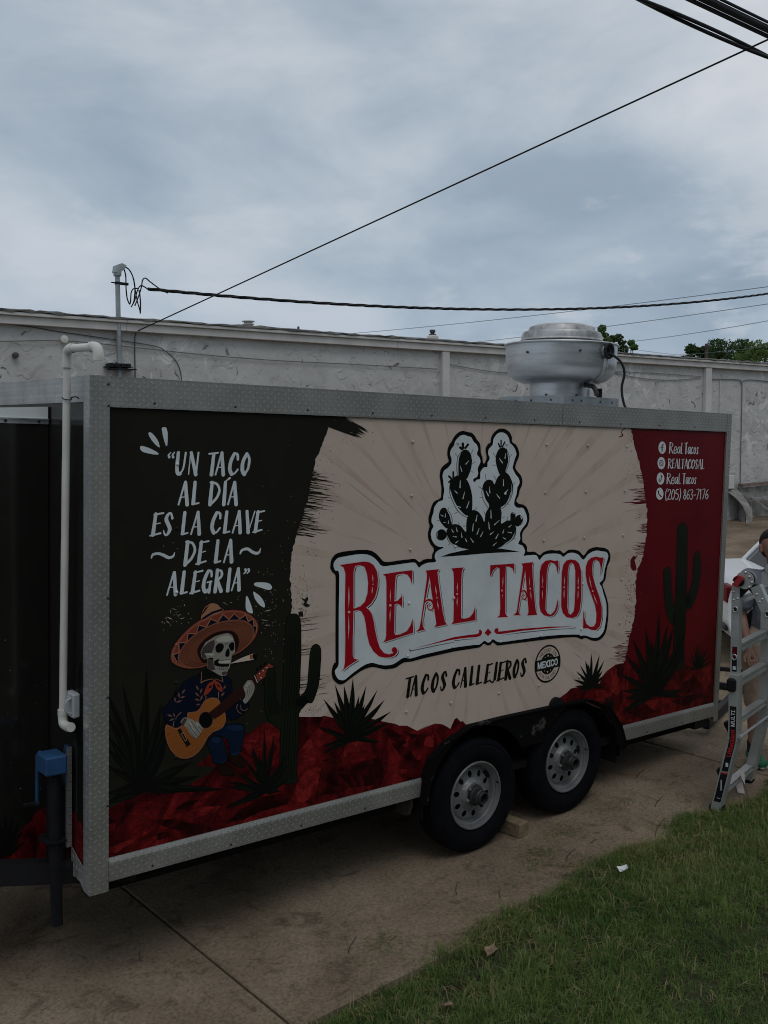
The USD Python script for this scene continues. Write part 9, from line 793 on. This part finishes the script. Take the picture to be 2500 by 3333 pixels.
for d in (.17, .47, .77, 1.07, 1.37):
    p = sec2(0, d); obj('rung', cat_(bx(.031, LW - .031, p[1] - .02, p[1] + .02, p[2] - .03, p[2] + .014), bx(.031, LW - .031, p[1] - .028, p[1] + .02, p[2] + .0145, p[2] + .032), bx(.031, LW - .031, p[1] - .026, p[1] - .0205, p[2] - .026, p[2] - .012)), 'ladder_metal', lad)
obj('red_marker', bx(.50, .58, sec2(0, .17)[1] - .034, sec2(0, .17)[1] - .0285, sec2(0, .17)[2] - .0, sec2(0, .17)[2] + .028), 'red_plastic', lad)
def side_dot(x, y, z, r=.008, nm='rivet'): obj(nm, lathe([(0, -.005), (r * .7, -.004), (r, 0)], 10, 'x', (x, y, z)), 'aluminium', lad, smooth=True)
for y, z in ((.012, LZ - .075), (-.012, LZ - .115), (.012, LZ - .125)): side_dot(-.0302, Y1 + y, z)
for dd, dy in ((.075, .012), (.105, -.010), (.125, .014)): p = sec2(0, dd); side_dot(-.0302, p[1] + dy, p[2])
def side_ring(y, z): obj('rung_end', tube([(-.0315, y + .0145 * math.cos(q), z + .017 * math.sin(q)) for q in np.linspace(0, 2 * PI, 17)], .0045, 6), 'aluminium', lad, smooth=True); obj('rung_hole', lathe([(0, 0), (.0125, 0)], 14, 'x', (-.0309, y, z)), 'cable_black', lad)
side_ring(Y1, LZ - .185); side_ring(Y1, LZ - .49); p = sec2(0, .205); side_ring(p[1], p[2])
obj('lock_tab', rbx(-.075, -.036, Y1 - .02, Y1 + .035, zj - .075, zj + .01, .012), 'black_paint', lad)
for z in (.585, .27): yy = Y1 + .034 + .10 * max(0, (.44 - z) / .41); obj('lock_tab', prism(Polygon([(yy - .004, z - .03), (yy + .022, z + .012), (yy + .022, z + .03), (yy - .004, z + .035)]), 'x', -.04, .02), 'black_paint', lad)
# printed labels on the outer side of the lower rail, reading upwards
def fl(z): return np.interp(-z, [-x[2] for x in FLARE], [x[1] for x in FLARE])
XS = -.0475
def side_plate(z0, z1, w, m, off=0.0, name='sticker'):
    zs = np.linspace(z0, z1, 9); V = []; F = []
    for z in zs: V += [(XS - off, fl(z) + w / 2, z), (XS - off, fl(z) - w / 2, z)]
    for k in range(8): F += [(2 * k, 2 * k + 1, 2 * k + 3), (2 * k, 2 * k + 3, 2 * k + 2)]
    return obj(name, (np.array(V), np.array(F)), m, lad)
side_plate(.30, .73, .040, 'black_paint', .001); side_plate(.09, .292, .044, 'black_paint', .001); side_plate(.283, .292, .040, 'red_ink', .002)
def rail_text(txt, z0, z1, h, m):
    t = meshkit.text_mesh(txt, h, .0004, bold=True); v = t.vertices.copy(); z = z0 + (v[:, 0] - v[:, 0].min()) * (z1 - z0) / (v[:, 0].max() - v[:, 0].min()); w = (v[:, 1] - h / 2) 
    mm = trimesh.Trimesh(np.c_[XS - .0016 - v[:, 2], np.array([fl(q) for q in z]) + w, z], t.faces, process=False); mm.fix_normals(); obj('lettering', mm, m, lad)
rail_text('MULTI', .60, .705, .024, 'white_ink'); rail_text('LittleGiant', .40, .580, .024, 'red_ink')
obj('sticker_mark', bx(XS - .0022, XS - .0016, fl(.345) - .012, fl(.345) + .004, .332, .358), 'white_ink', lad)
obj('sticker_mark', cat_(bx(XS - .0022, XS - .0016, fl(.2) - .004, fl(.2) + .002, .17, .24), bx(XS - .0022, XS - .0016, fl(.13) - .012, fl(.13) + .010, .115, .118)), 'white_ink', lad)
obj('sticker', bx(-.0312, -.0304, Y1 - .016, Y1 + .014, zj + .05, zj + .21), 'black_paint', lad); obj('sticker', bx(-.0320, -.0313, Y1 - .016, Y1 + .014, zj + .14, zj + .205), 'print_red', lad); obj('sticker_mark', bx(-.0320, -.0313, Y1 - .010, Y1 + .008, zj + .062, zj + .085), 'white_ink', lad)
for d0, d1, m, k in ((.36, .60, 'black_paint', 0), (.47, .485, 'red_ink', 1), (.49, .54, 'white_ink', 1), (.74, 1.02, 'black_paint', 0), (.86, .873, 'red_ink', 1)):
    a, b = sec2(LW + .01, d0), sec2(LW + .01, d1); w = .02; o = np.array([0, -math.cos(ty), math.sin(ty)]) * (.0318 + .001 * k); obj('sticker', (np.array([a - [w, 0, 0], a + [w, 0, 0], b + [w, 0, 0], b - [w, 0, 0]]) + o, np.array([(0, 2, 1), (0, 3, 2)])), m, lad)
# paper strips hanging on and lying beside the ladder
def strip(pts, w, label, m='liner_strip'):
    P = cr(pts, 5); V = []; F = []
    for k, p in enumerate(P): d = np.gradient(P, axis=0)[k]; s_ = np.cross(d, [0, 0, 1.0]); s_ = s_ / (np.linalg.norm(s_) + 1e-9) if np.linalg.norm(s_) > 1e-6 else np.array([1.0, 0, 0]); V += [p - s_ * w / 2, p + s_ * w / 2, p - s_ * w / 2 + [0, 0, .0012], p + s_ * w / 2 + [0, 0, .0012]]
    for k in range(len(P) - 1): a = 4 * k; F += [(a + 2, a + 3, a + 7), (a + 2, a + 7, a + 6), (a, a + 5, a + 1), (a, a + 4, a + 5)]
    o = obj('paper_strip', (np.array(V), np.array(F)), m); tag(o, label, 'paper strip'); return o
strip([(4.30, -.62, gz(4.3) + .006), (4.38, -.56, gz(4.38) + .012), (4.50, -.47, gz(4.5) + .03), (4.56, -.42, gz(4.56) + .01)], .045, 'pale pink backing strip lying on the concrete under the ladder')
strip([(4.235, -.66, gz(4.2) + .19), (4.232, -.68, gz(4.2) + .13), (4.24, -.69, gz(4.2) + .07), (4.25, -.70, gz(4.2) + .01)], .035, 'pale backing strip hanging from the lowest ladder rung', 'liner_strip')

# ------------------------------------------------------------------ person behind the ladder
from manifold3d import Manifold
def body_mesh(bones, edge=.02, it=8):
    tot = None
    for (p, a), (q, b) in bones:
        s1 = Manifold.sphere(a, 20).translate(list(map(float, p))); s2_ = Manifold.sphere(b, 20).translate(list(map(float, q))); h = Manifold.batch_hull([s1, s2_]); tot = h if tot is None else tot + h
    tot = tot.refine_to_length(edge); mm = tot.to_mesh(); m = trimesh.Trimesh(np.array(mm.vert_properties)[:, :3], np.array(mm.tri_verts), process=True); trimesh.smoothing.filter_taubin(m, iterations=it); return m
PG = float(gz(4.95)); pr_ = thing('person', 'person in grey shirt, tan shorts and green shoes standing behind the ladder', 'person', (4.98, -.42, PG), math.radians(-38))
# local frame: +x to the person's left as seen (picture right), y away from the viewer
J = dict(pel=(0.02, 0, .90), che=(.02, -.02, 1.22), nec=(.0, -.05, 1.44), hea=(-.03, -.10, 1.60), shL=(-.17, -.03, 1.36), elL=(-.215, .03, 1.09), wrL=(-.195, -.10, .86), shR=(.20, -.03, 1.36), elR=(.26, -.12, 1.12), wrR=(.12, -.30, 1.10), hiL=(-.09, 0, .88), knL=(-.11, -.04, .48), anL=(-.11, .0, .085), hiR=(.12, 0, .88), knR=(.13, -.06, .48), anR=(.14, .02, .085))
J = {k: np.array(v, float) for k, v in J.items()}
skin = body_mesh([((J['pel'], .12), (J['che'], .13)), ((J['che'], .13), (J['nec'], .055)), ((J['nec'], .052), (J['hea'] + [0, 0, -.06], .055)), ((J['hea'] + [0, .01, .02], .092), (J['hea'] + [0, -.035, -.05], .066)), ((J['shL'], .05), (J['elL'], .040)), ((J['elL'], .041), (J['wrL'], .028)), ((J['shR'], .05), (J['elR'], .040)), ((J['elR'], .041), (J['wrR'], .028)),
    ((J['hiL'], .09), (J['knL'], .058)), ((J['knL'], .056), (J['knL'] * .55 + J['anL'] * .45, .056)), ((J['knL'] * .55 + J['anL'] * .45, .056), (J['anL'], .036)), ((J['hiR'], .09), (J['knR'], .058)), ((J['knR'], .056), (J['knR'] * .55 + J['anR'] * .45, .056)), ((J['knR'] * .55 + J['anR'] * .45, .056), (J['anR'], .036)), ((J['hea'] + [0, -.085, -.03], .016), (J['hea'] + [0, -.105, -.055], .014)), ((J['hea'] + [-.088, .01, -.03], .016), (J['hea'] + [-.088, .012, 0], .018)), ((J['hea'] + [.088, .01, -.03], .016), (J['hea'] + [.088, .012, 0], .018))])
hands = []
for w, e in (('wrL', 'elL'), ('wrR', 'elR')):
    d = J[w] - J[e]; d /= np.linalg.norm(d); sd_ = np.cross(d, [0, -1, .2]); sd_ /= np.linalg.norm(sd_); nn = np.cross(sd_, d); pa = J[w] + d * .09; bs = [((J[w], .026), (pa + sd_ * .028, .014)), ((J[w], .026), (pa - sd_ * .028, .014)), ((pa + sd_ * .028, .014), (pa - sd_ * .028, .014))]
    for k, (o_, ln) in enumerate(((-.03, .075), (-.01, .088), (.01, .082), (.03, .065))): k0 = pa + sd_ * o_; k1 = k0 + d * ln * .5 + nn * .008; bs += [((k0, .0095), (k1, .0085)), ((k1, .0085), (k1 + d * ln * .42 + nn * .028, .0075))]
    t0 = J[w] + d * .03 + sd_ * .024; bs += [((t0, .013), (t0 + d * .035 + sd_ * .03, .010)), ((t0 + d * .035 + sd_ * .03, .010), (t0 + d * .065 + sd_ * .03 + nn * .012, .0085))]; hands.append(body_mesh(bs, .004, 4))
bodyp = obj('body', cat_(skin, *hands), 'skin', pr_, smooth=True)
rgp = np.random.default_rng(3)
def cloth(bones, amp=.006, it=6):
    m = body_mesh(bones, .018, it); v = m.vertices; n = m.vertex_normals; m.vertices = v + n * (amp * (meshkit.fbm(v * np.array([26, 26, 11]), 3, 5) - .5) * 3)[:, None]; return m
obj('shirt', cloth([((J['pel'] + [0, 0, .03], .150), (J['che'], .155)), ((J['che'], .155), (J['nec'] + [0, 0, -.06], .09)), ((J['che'] + [-.08, 0, .08], .12), (J['shL'], .078)), ((J['che'] + [.08, 0, .08], .12), (J['shR'], .078)), ((J['shL'], .078), (J['shL'] * .35 + J['elL'] * .65, .070)), ((J['shR'], .078), (J['shR'] * .35 + J['elR'] * .65, .070))]), 'shirt_grey', pr_, smooth=True)
obj('shorts', cloth([((J['pel'] + [-.05, 0, .02], .135), (J['pel'] + [.05, 0, .02], .135)), ((J['hiL'], .118), (J['knL'] + [0, 0, .0], .092)), ((J['hiR'], .118), (J['knR'], .092))]), 'shorts_tan', pr_, smooth=True)
obj('hair', body_mesh([((J['hea'] + [0, .03, .035], .093), (J['hea'] + [0, .02, .045], .090)), ((J['hea'] + [0, .05, -.02], .078), (J['hea'] + [0, .04, .03], .09)), ((J['hea'] + [-.02, -.04, .085], .045), (J['hea'] + [.02, -.04, .085], .045))], .015, 3), 'hair', pr_, smooth=True)
for s_ in (-1, 1): obj('eye', trimesh.creation.icosphere(2, .011).apply_translation(J['hea'] + [s_ * .032, -.094, -.005]), 'hair', pr_, smooth=True)
obj('mouth', trimesh.creation.icosphere(2, .012).apply_scale([1.8, .4, .45]).apply_translation(J['hea'] + [0, -.098, -.085]), 'red_ink', pr_, smooth=True)
for a in ('anL', 'anR'):
    q = J[a]; sk = obj('sock', body_mesh([((q + [0, 0, .07], .046), (q, .045))], .015, 2), 'legging', pr_, smooth=True)
    sh = obj('shoe', body_mesh([((q + [0, .03, -.03], .047), (q + [0, -.04, -.02], .046)), ((q + [0, -.04, -.02], .046), (q + [0, -.16, -.045], .034)), ((q + [-.012, -.15, -.045], .034), (q + [.012, -.15, -.045], .034))], .012, 3), 'shoe_green', pr_, smooth=True); obj('sole', body_mesh([((q + [0, .04, -.068], .018), (q + [0, -.17, -.068], .018)), ((q + [-.03, -.02, -.068], .017), (q + [-.03, -.15, -.068], .017)), ((q + [.03, -.02, -.068], .017), (q + [.03, -.15, -.068], .017))], .012, 2), 'shoe_white', sh, smooth=True)

# ------------------------------------------------------------------ white car beyond
CG = float(gz(7.345)); car = thing('car', 'white saloon car parked on the concrete beyond the ladder', 'car', (7.075, 1.245, CG), math.radians(-45))
pf = cr([(0.06, .28), (.02, .40), (.0, .52), (.02, .72), (.08, .82), (.20, .865), (.56, .885)], 4); pf2 = cr([(.20, .88), (.42, 1.10), (.72, 1.34), (1.05, 1.46), (1.9, 1.48), (2.4, 1.40), (3.0, 1.02), (3.25, .94), (3.9, .80), (4.05, .62), (4.08, .40), (4.0, .28)], 4)
lower = np.vstack([pf, [(1.4, .90), (2.2, .92), (3.2, .93)], cr([(3.25, .94), (3.9, .80), (4.05, .62), (4.08, .40), (4.0, .28)], 4), [(3.6, .22), (.4, .22)]])
wh = [Point(.43, .31).buffer(.345, 16), Point(3.30, .32).buffer(.36, 16)]
lowp = Polygon(lower).buffer(0)
def car_loft(poly, y0, y1, tum, name, m, parent):
    g = shapely.segmentize(poly, .12); P = np.array(g.exterior.coords)[:-1]; ms = []; n = len(P); V = []; F = []
    prof = [(y0 + .10, .94), (y0 + .02, .985), (y0, 1.0), (y1, 1.0), (y1 - .02, .985), (y1 - .10, .94)]
    for y, k in prof: V += [(2.0 + (x - 2.0) * (k if k < 1 else 1), y + (tum * max(0, z - .86) * (1 if y < .85 else -1)), z) for x, z in P]
    for r in range(len(prof) - 1):
        for k in range(n): a, b = r * n + k, r * n + (k + 1) % n; F += [(a, b, b + n), (a, b + n, a + n)]
    v, t = triangulate_polygon(g, engine='earcut'); V = np.array(V)
    from scipy.spatial import cKDTree
    kd = cKDTree(P); ii = kd.query(v)[1]; F += [tuple(ii[q] for q in tri) for tri in t] + [tuple(ii[q] + (len(prof) - 1) * n for q in tri[::-1]) for tri in t]
    mm = trimesh.Trimesh(V, F, process=False); mm.fix_normals(); return obj(name, mm, m, parent, smooth=40)
car_loft(lowp.difference(unary_union(wh)), 0.0, 1.74, 0, 'body', 'car_white', car)
green = Polygon(np.vstack([[(.56, .885)], pf2[:0], cr([(.56, .885), (.74, 1.09), (.98, 1.31), (1.28, 1.44), (1.9, 1.48), (2.4, 1.40), (3.0, 1.02), (3.2, .945)], 4), [(2.2, .925), (1.4, .905)]])).buffer(0)
gh = car_loft(green.buffer(-.005), .06, 1.68, .25, 'window_glass', 'car_glass', car)
for yy in (.055, 1.66):
    tm = .25
    pth = [(x, yy + tm * max(0, z - .86) * (1 if yy < .85 else -1), z) for x, z in cr([(.54, .87), (.74, 1.10), (.98, 1.325), (1.28, 1.452), (1.9, 1.488), (2.4, 1.405), (3.0, 1.025), (3.25, .94)], 6)]
    obj('roof_pillar', tube(pth, .028, 8), 'car_white', car, smooth=True)
    for x in (1.55, 2.3): obj('door_pillar', tube([(x, yy, .90), (x + .05, yy + .15 * (1 if yy < .85 else -1), 1.47)], .03, 8), 'car_white', car, smooth=True)
obj('roof_panel', bx(1.35, 1.98, .23, 1.51, 1.468, 1.490), 'car_white', car)
obj('bumper_strip', rbx(-.012, .10, .10, 1.64, .34, .40, .01), 'cable_dark', car); obj('tail_lamp', rbx(-.005, .10, .02, .30, .62, .80, .02), 'print_red', car); obj('tail_lamp', rbx(-.005, .10, 1.44, 1.72, .62, .80, .02), 'print_red', car)
for x in (.43, 3.30):
    for yy, s_ in ((.0, -1), (1.56, 1)):
        w_ = obj('wheel', lathe([(.19, .0), (.27, -.012), (.31, .0), (.32, .03), (.32, .15), (.31, .18), (.27, .19), (.19, .18)][::-1], 40, 'y', (x, yy + .0, .32)), 'black_rubber', car, smooth=35); obj('wheel_rim', lathe([(.0, .03 if s_ < 0 else .15), (.05, .02 if s_ < 0 else .16), (.15, .035 if s_ < 0 else .145), (.19, .0 if s_ < 0 else .18), (.2, .01 if s_ < 0 else .17)], 24, 'y', (x, yy, .32)), 'rim_grey', w_, smooth=30)
# black steel ramp frame lying behind the trailer
rf = thing('steel_ramp', 'black steel ramp frame lying flat on the concrete behind the trailer', 'ramp', (6.0, .55, float(gz(6.0))), math.radians(20))
for y in (-.05, .45): obj('side_bar', bx(-.9, 1.2, y, y + .05, .02, .10), 'black_steel', rf)
for x in (-.85, -.2, .45, 1.1): obj('cross_bar', bx(x, x + .05, .0, .45, .03, .08), 'black_steel', rf)

# ------------------------------------------------------------------ scrap leaning on the warehouse
def scrap(name, m, mat_, lb, c): o = obj(name, m, mat_, smooth=30); tag(o, lb, c); return o
bw = lambda x, off, z: np.array([x + WD[0] * 0 - WD[1] * -off * 0 + WD[1] * off, 8.87 - .0557 * (x - 2.5) - WD[0] * off, z])
def bent_sheet(x0, x1, off, h, bulge, seed):
    r = np.random.default_rng(seed); V = []; F = []; nx, nz = 14, 12
    for i in range(nx):
        x = x0 + (x1 - x0) * i / (nx - 1)
        for k in range(nz):
            t = k / (nz - 1); o = off * (1 - t) + .03 + bulge * math.sin(PI * t) + .02 * math.sin(i * 1.7); V.append(bw(x - .35 * (1 - t) * 0 + .12 * math.sin(t * 2.5), o, float(gz(x)) + h * t))
    for i in range(nx - 1):
        for k in range(nz - 1): a = i * nz + k; F += [(a, a + nz, a + nz + 1), (a, a + nz + 1, a + 1)]
    V = np.array(V); n = len(V); th = np.array([WD[1], -WD[0], 0]) * -.01; F = F + [(a + n, c_ + n, b + n) for a, b, c_ in F]; return trimesh.Trimesh(np.vstack([V, V + th]), F, process=False)
for k, (x0, x1, of, h, b) in enumerate(((17.66, 17.86, .55, .66, .12), (17.72, 17.96, .45, .70, .10), (17.80, 18.16, .34, .73, .07))):
    scrap('scrap_sheet', bent_sheet(x0, x1, of, h, b, k), 'scrap_sheet', ('outermost bent grey sheet of the scrap leaning on the warehouse', 'middle bent grey sheet of the scrap leaning on the warehouse', 'innermost bent grey sheet standing tight against the warehouse wall')[k], 'sheet')
def board(p, q, w, t, m, lb):
    p, q = np.array(p, float), np.array(q, float); d = q - p; l = np.linalg.norm(d); d /= l; x = np.cross(d, [0, 0, 1.0]); x /= np.linalg.norm(x); y = np.cross(d, x); mm = trimesh.creation.box([w, t, l]); mm.apply_transform(np.r_[np.c_[x, y, d, (p + q) / 2], [[0, 0, 0, 1]]]); return scrap('plank', mm, m, lb, 'plank')
g_ = lambda x: float(gz(x))
board(bw(18.05, .16, g_(18) + .76), bw(20.6, .16, g_(20) + .74), .14, .06, 'rust_brown', 'long brown plank lying along the top of the scrap heap')
board(bw(18.12, .22, g_(18) + .60), bw(18.50, .85, g_(18) + .05), .10, .03, 'wood_grey', 'grey plank slanting down against the bent sheets')
board(bw(18.68, .3, g_(18) + .46), bw(19.10, .95, g_(19) + .04), .10, .035, 'wood_grey', 'pale weathered plank slanting down on the right of the scrap heap')
board(bw(18.3, .26, g_(18) + .46), bw(20.3, .3, g_(19) + .44), .10, .05, 'wood_grey', 'horizontal grey plank halfway up the scrap heap')
board(bw(18.6, .5, g_(18) + .23), bw(20.3, .5, g_(19) + .23), .05, .03, 'wood_grey', 'thin grey rail low in the scrap heap')
board(bw(19.0, 1.0, g_(19) + .03), bw(20.6, .9, g_(19) + .04), .12, .03, 'wood_grey', 'pale plank lying flat on the ground before the scrap heap')
scrap('metal_sheet', cat_(prism(Polygon([(s2(*bw(18.1, 0, 0)[:2]), g_(18)), (s2(*bw(20.6, 0, 0)[:2]), g_(20)), (s2(*bw(20.6, 0, 0)[:2]), g_(20) + .68), (s2(*bw(18.1, 0, 0)[:2]), g_(18) + .70)]), 'y', -.12, -.10)).apply_transform(trimesh.transformations.rotation_matrix(WA, [0, 0, 1])).apply_translation([A0[0], A0[1], 0]), 'scrap_sheet', 'flat dirty grey sheet standing behind the planks of the scrap heap', 'sheet')

# ------------------------------------------------------------------ litter
def leaf_mesh(l, w, seed):
    r = np.random.default_rng(seed); n = 7; V = []; F = []
    for k in range(n):
        t = k / (n - 1); ww = w * math.sin(PI * min(.97, t + .06)) * (1 + .25 * (k % 2)); V += [(t * l - l / 2, -ww / 2, .012 + .012 * math.sin(t * 5)), (t * l - l / 2, 0, .004 + .01 * math.sin(t * 5)), (t * l - l / 2, ww / 2, .018 + .008 * math.cos(t * 4))]
    for k in range(n - 1):
        for j in range(2): a = 3 * k + j; F += [(a, a + 3, a + 4), (a, a + 4, a + 1)]
    return np.array(V), np.array(F)
for (x, y, l, w, rz, lb) in ((1.70, -.85, .13, .06, .5, 'large crumpled brown leaf lying in the grass beside the slab edge'), (1.21, -1.06, .07, .028, 1.9, 'small dry brown leaf standing in the grass at the bottom edge')):
    o = obj('fallen_leaf', leaf_mesh(l, w, 3), 'dead_leaf'); tag(o, lb, 'leaf'); X_ = UsdGeom.Xformable(o); X_.AddTranslateOp().Set(Gf.Vec3d(x, y, float(lawn_z(np.array(x), np.array(y))) + .025)); X_.AddRotateZOp().Set(math.degrees(rz))
pm = cat_((np.array([(0, 0, .0), (.045, .01, .03), (.03, .04, .012), (-.02, .03, .03), (-.04, -.01, .015), (.0, -.035, .035)]), np.array([(0, 1, 2), (0, 2, 3), (0, 3, 4), (0, 4, 5), (0, 5, 1)])))
o = obj('paper_scrap', pm, 'paper_white'); tag(o, 'small crumpled white paper scrap lying on the lawn', 'paper'); UsdGeom.Xformable(o).AddTranslateOp().Set(Gf.Vec3d(2.76, -.83, float(lawn_z(np.array(2.76), np.array(-.83))) + .045))
TW = [((2.72, -.45), (2.86, -.40), 'dark'), ((2.98, -.42), (3.06, -.40), 'short'), ((1.95, -.33), (2.06, -.22), 'straight'), ((3.35, -.62), (3.62, -.50), 'forked'), ((1.15, -.40), (1.28, -.30), 'pale'), ((2.10, -.52), (2.16, -.45), 'bent'), ((3.72, -.35), (3.9, -.28), 'long'), ((.35, .25), (.40, .36), 'thin'), ((4.05, .05), (4.25, .12), 'curved')]
WHERE = ['dark twig on the concrete right of the timber block', 'short bark piece on the concrete before the far wheel', 'straight twig on the concrete near the slab edge', 'forked twig where the concrete meets the grass near the ladder', 'pale straw on the concrete near the slab joint', 'bent twig close to the grass edge', 'long thin twig on the concrete left of the ladder', 'thin twig on the concrete under the jack', 'curved twig under the rear of the trailer']
for k, ((a, b, _), lb) in enumerate(zip(TW, WHERE)):
    a, b = np.array(a), np.array(b); n = np.array([-(b - a)[1], (b - a)[0]]); P = [(*a, gz(a[0]) + .006), (*(a * .6 + b * .4 + n * .05), gz(a[0]) + .008), (*b, gz(b[0]) + .006)]; br = [tube(cr(P, 5), [.0022] * 5 + [.0018] * 5 + [.0010], 5)]
    if k in (0, 3, 6): m_c = a * .5 + b * .5; br.append(tube([(*m_c, gz(a[0]) + .009), (*(m_c + n * .5 + (b - a) * .2), gz(b[0]) + .008)], [.0014, .0008], 5))
    o = obj('twig', cat_(*br), 'twig'); tag(o, lb, 'twig')
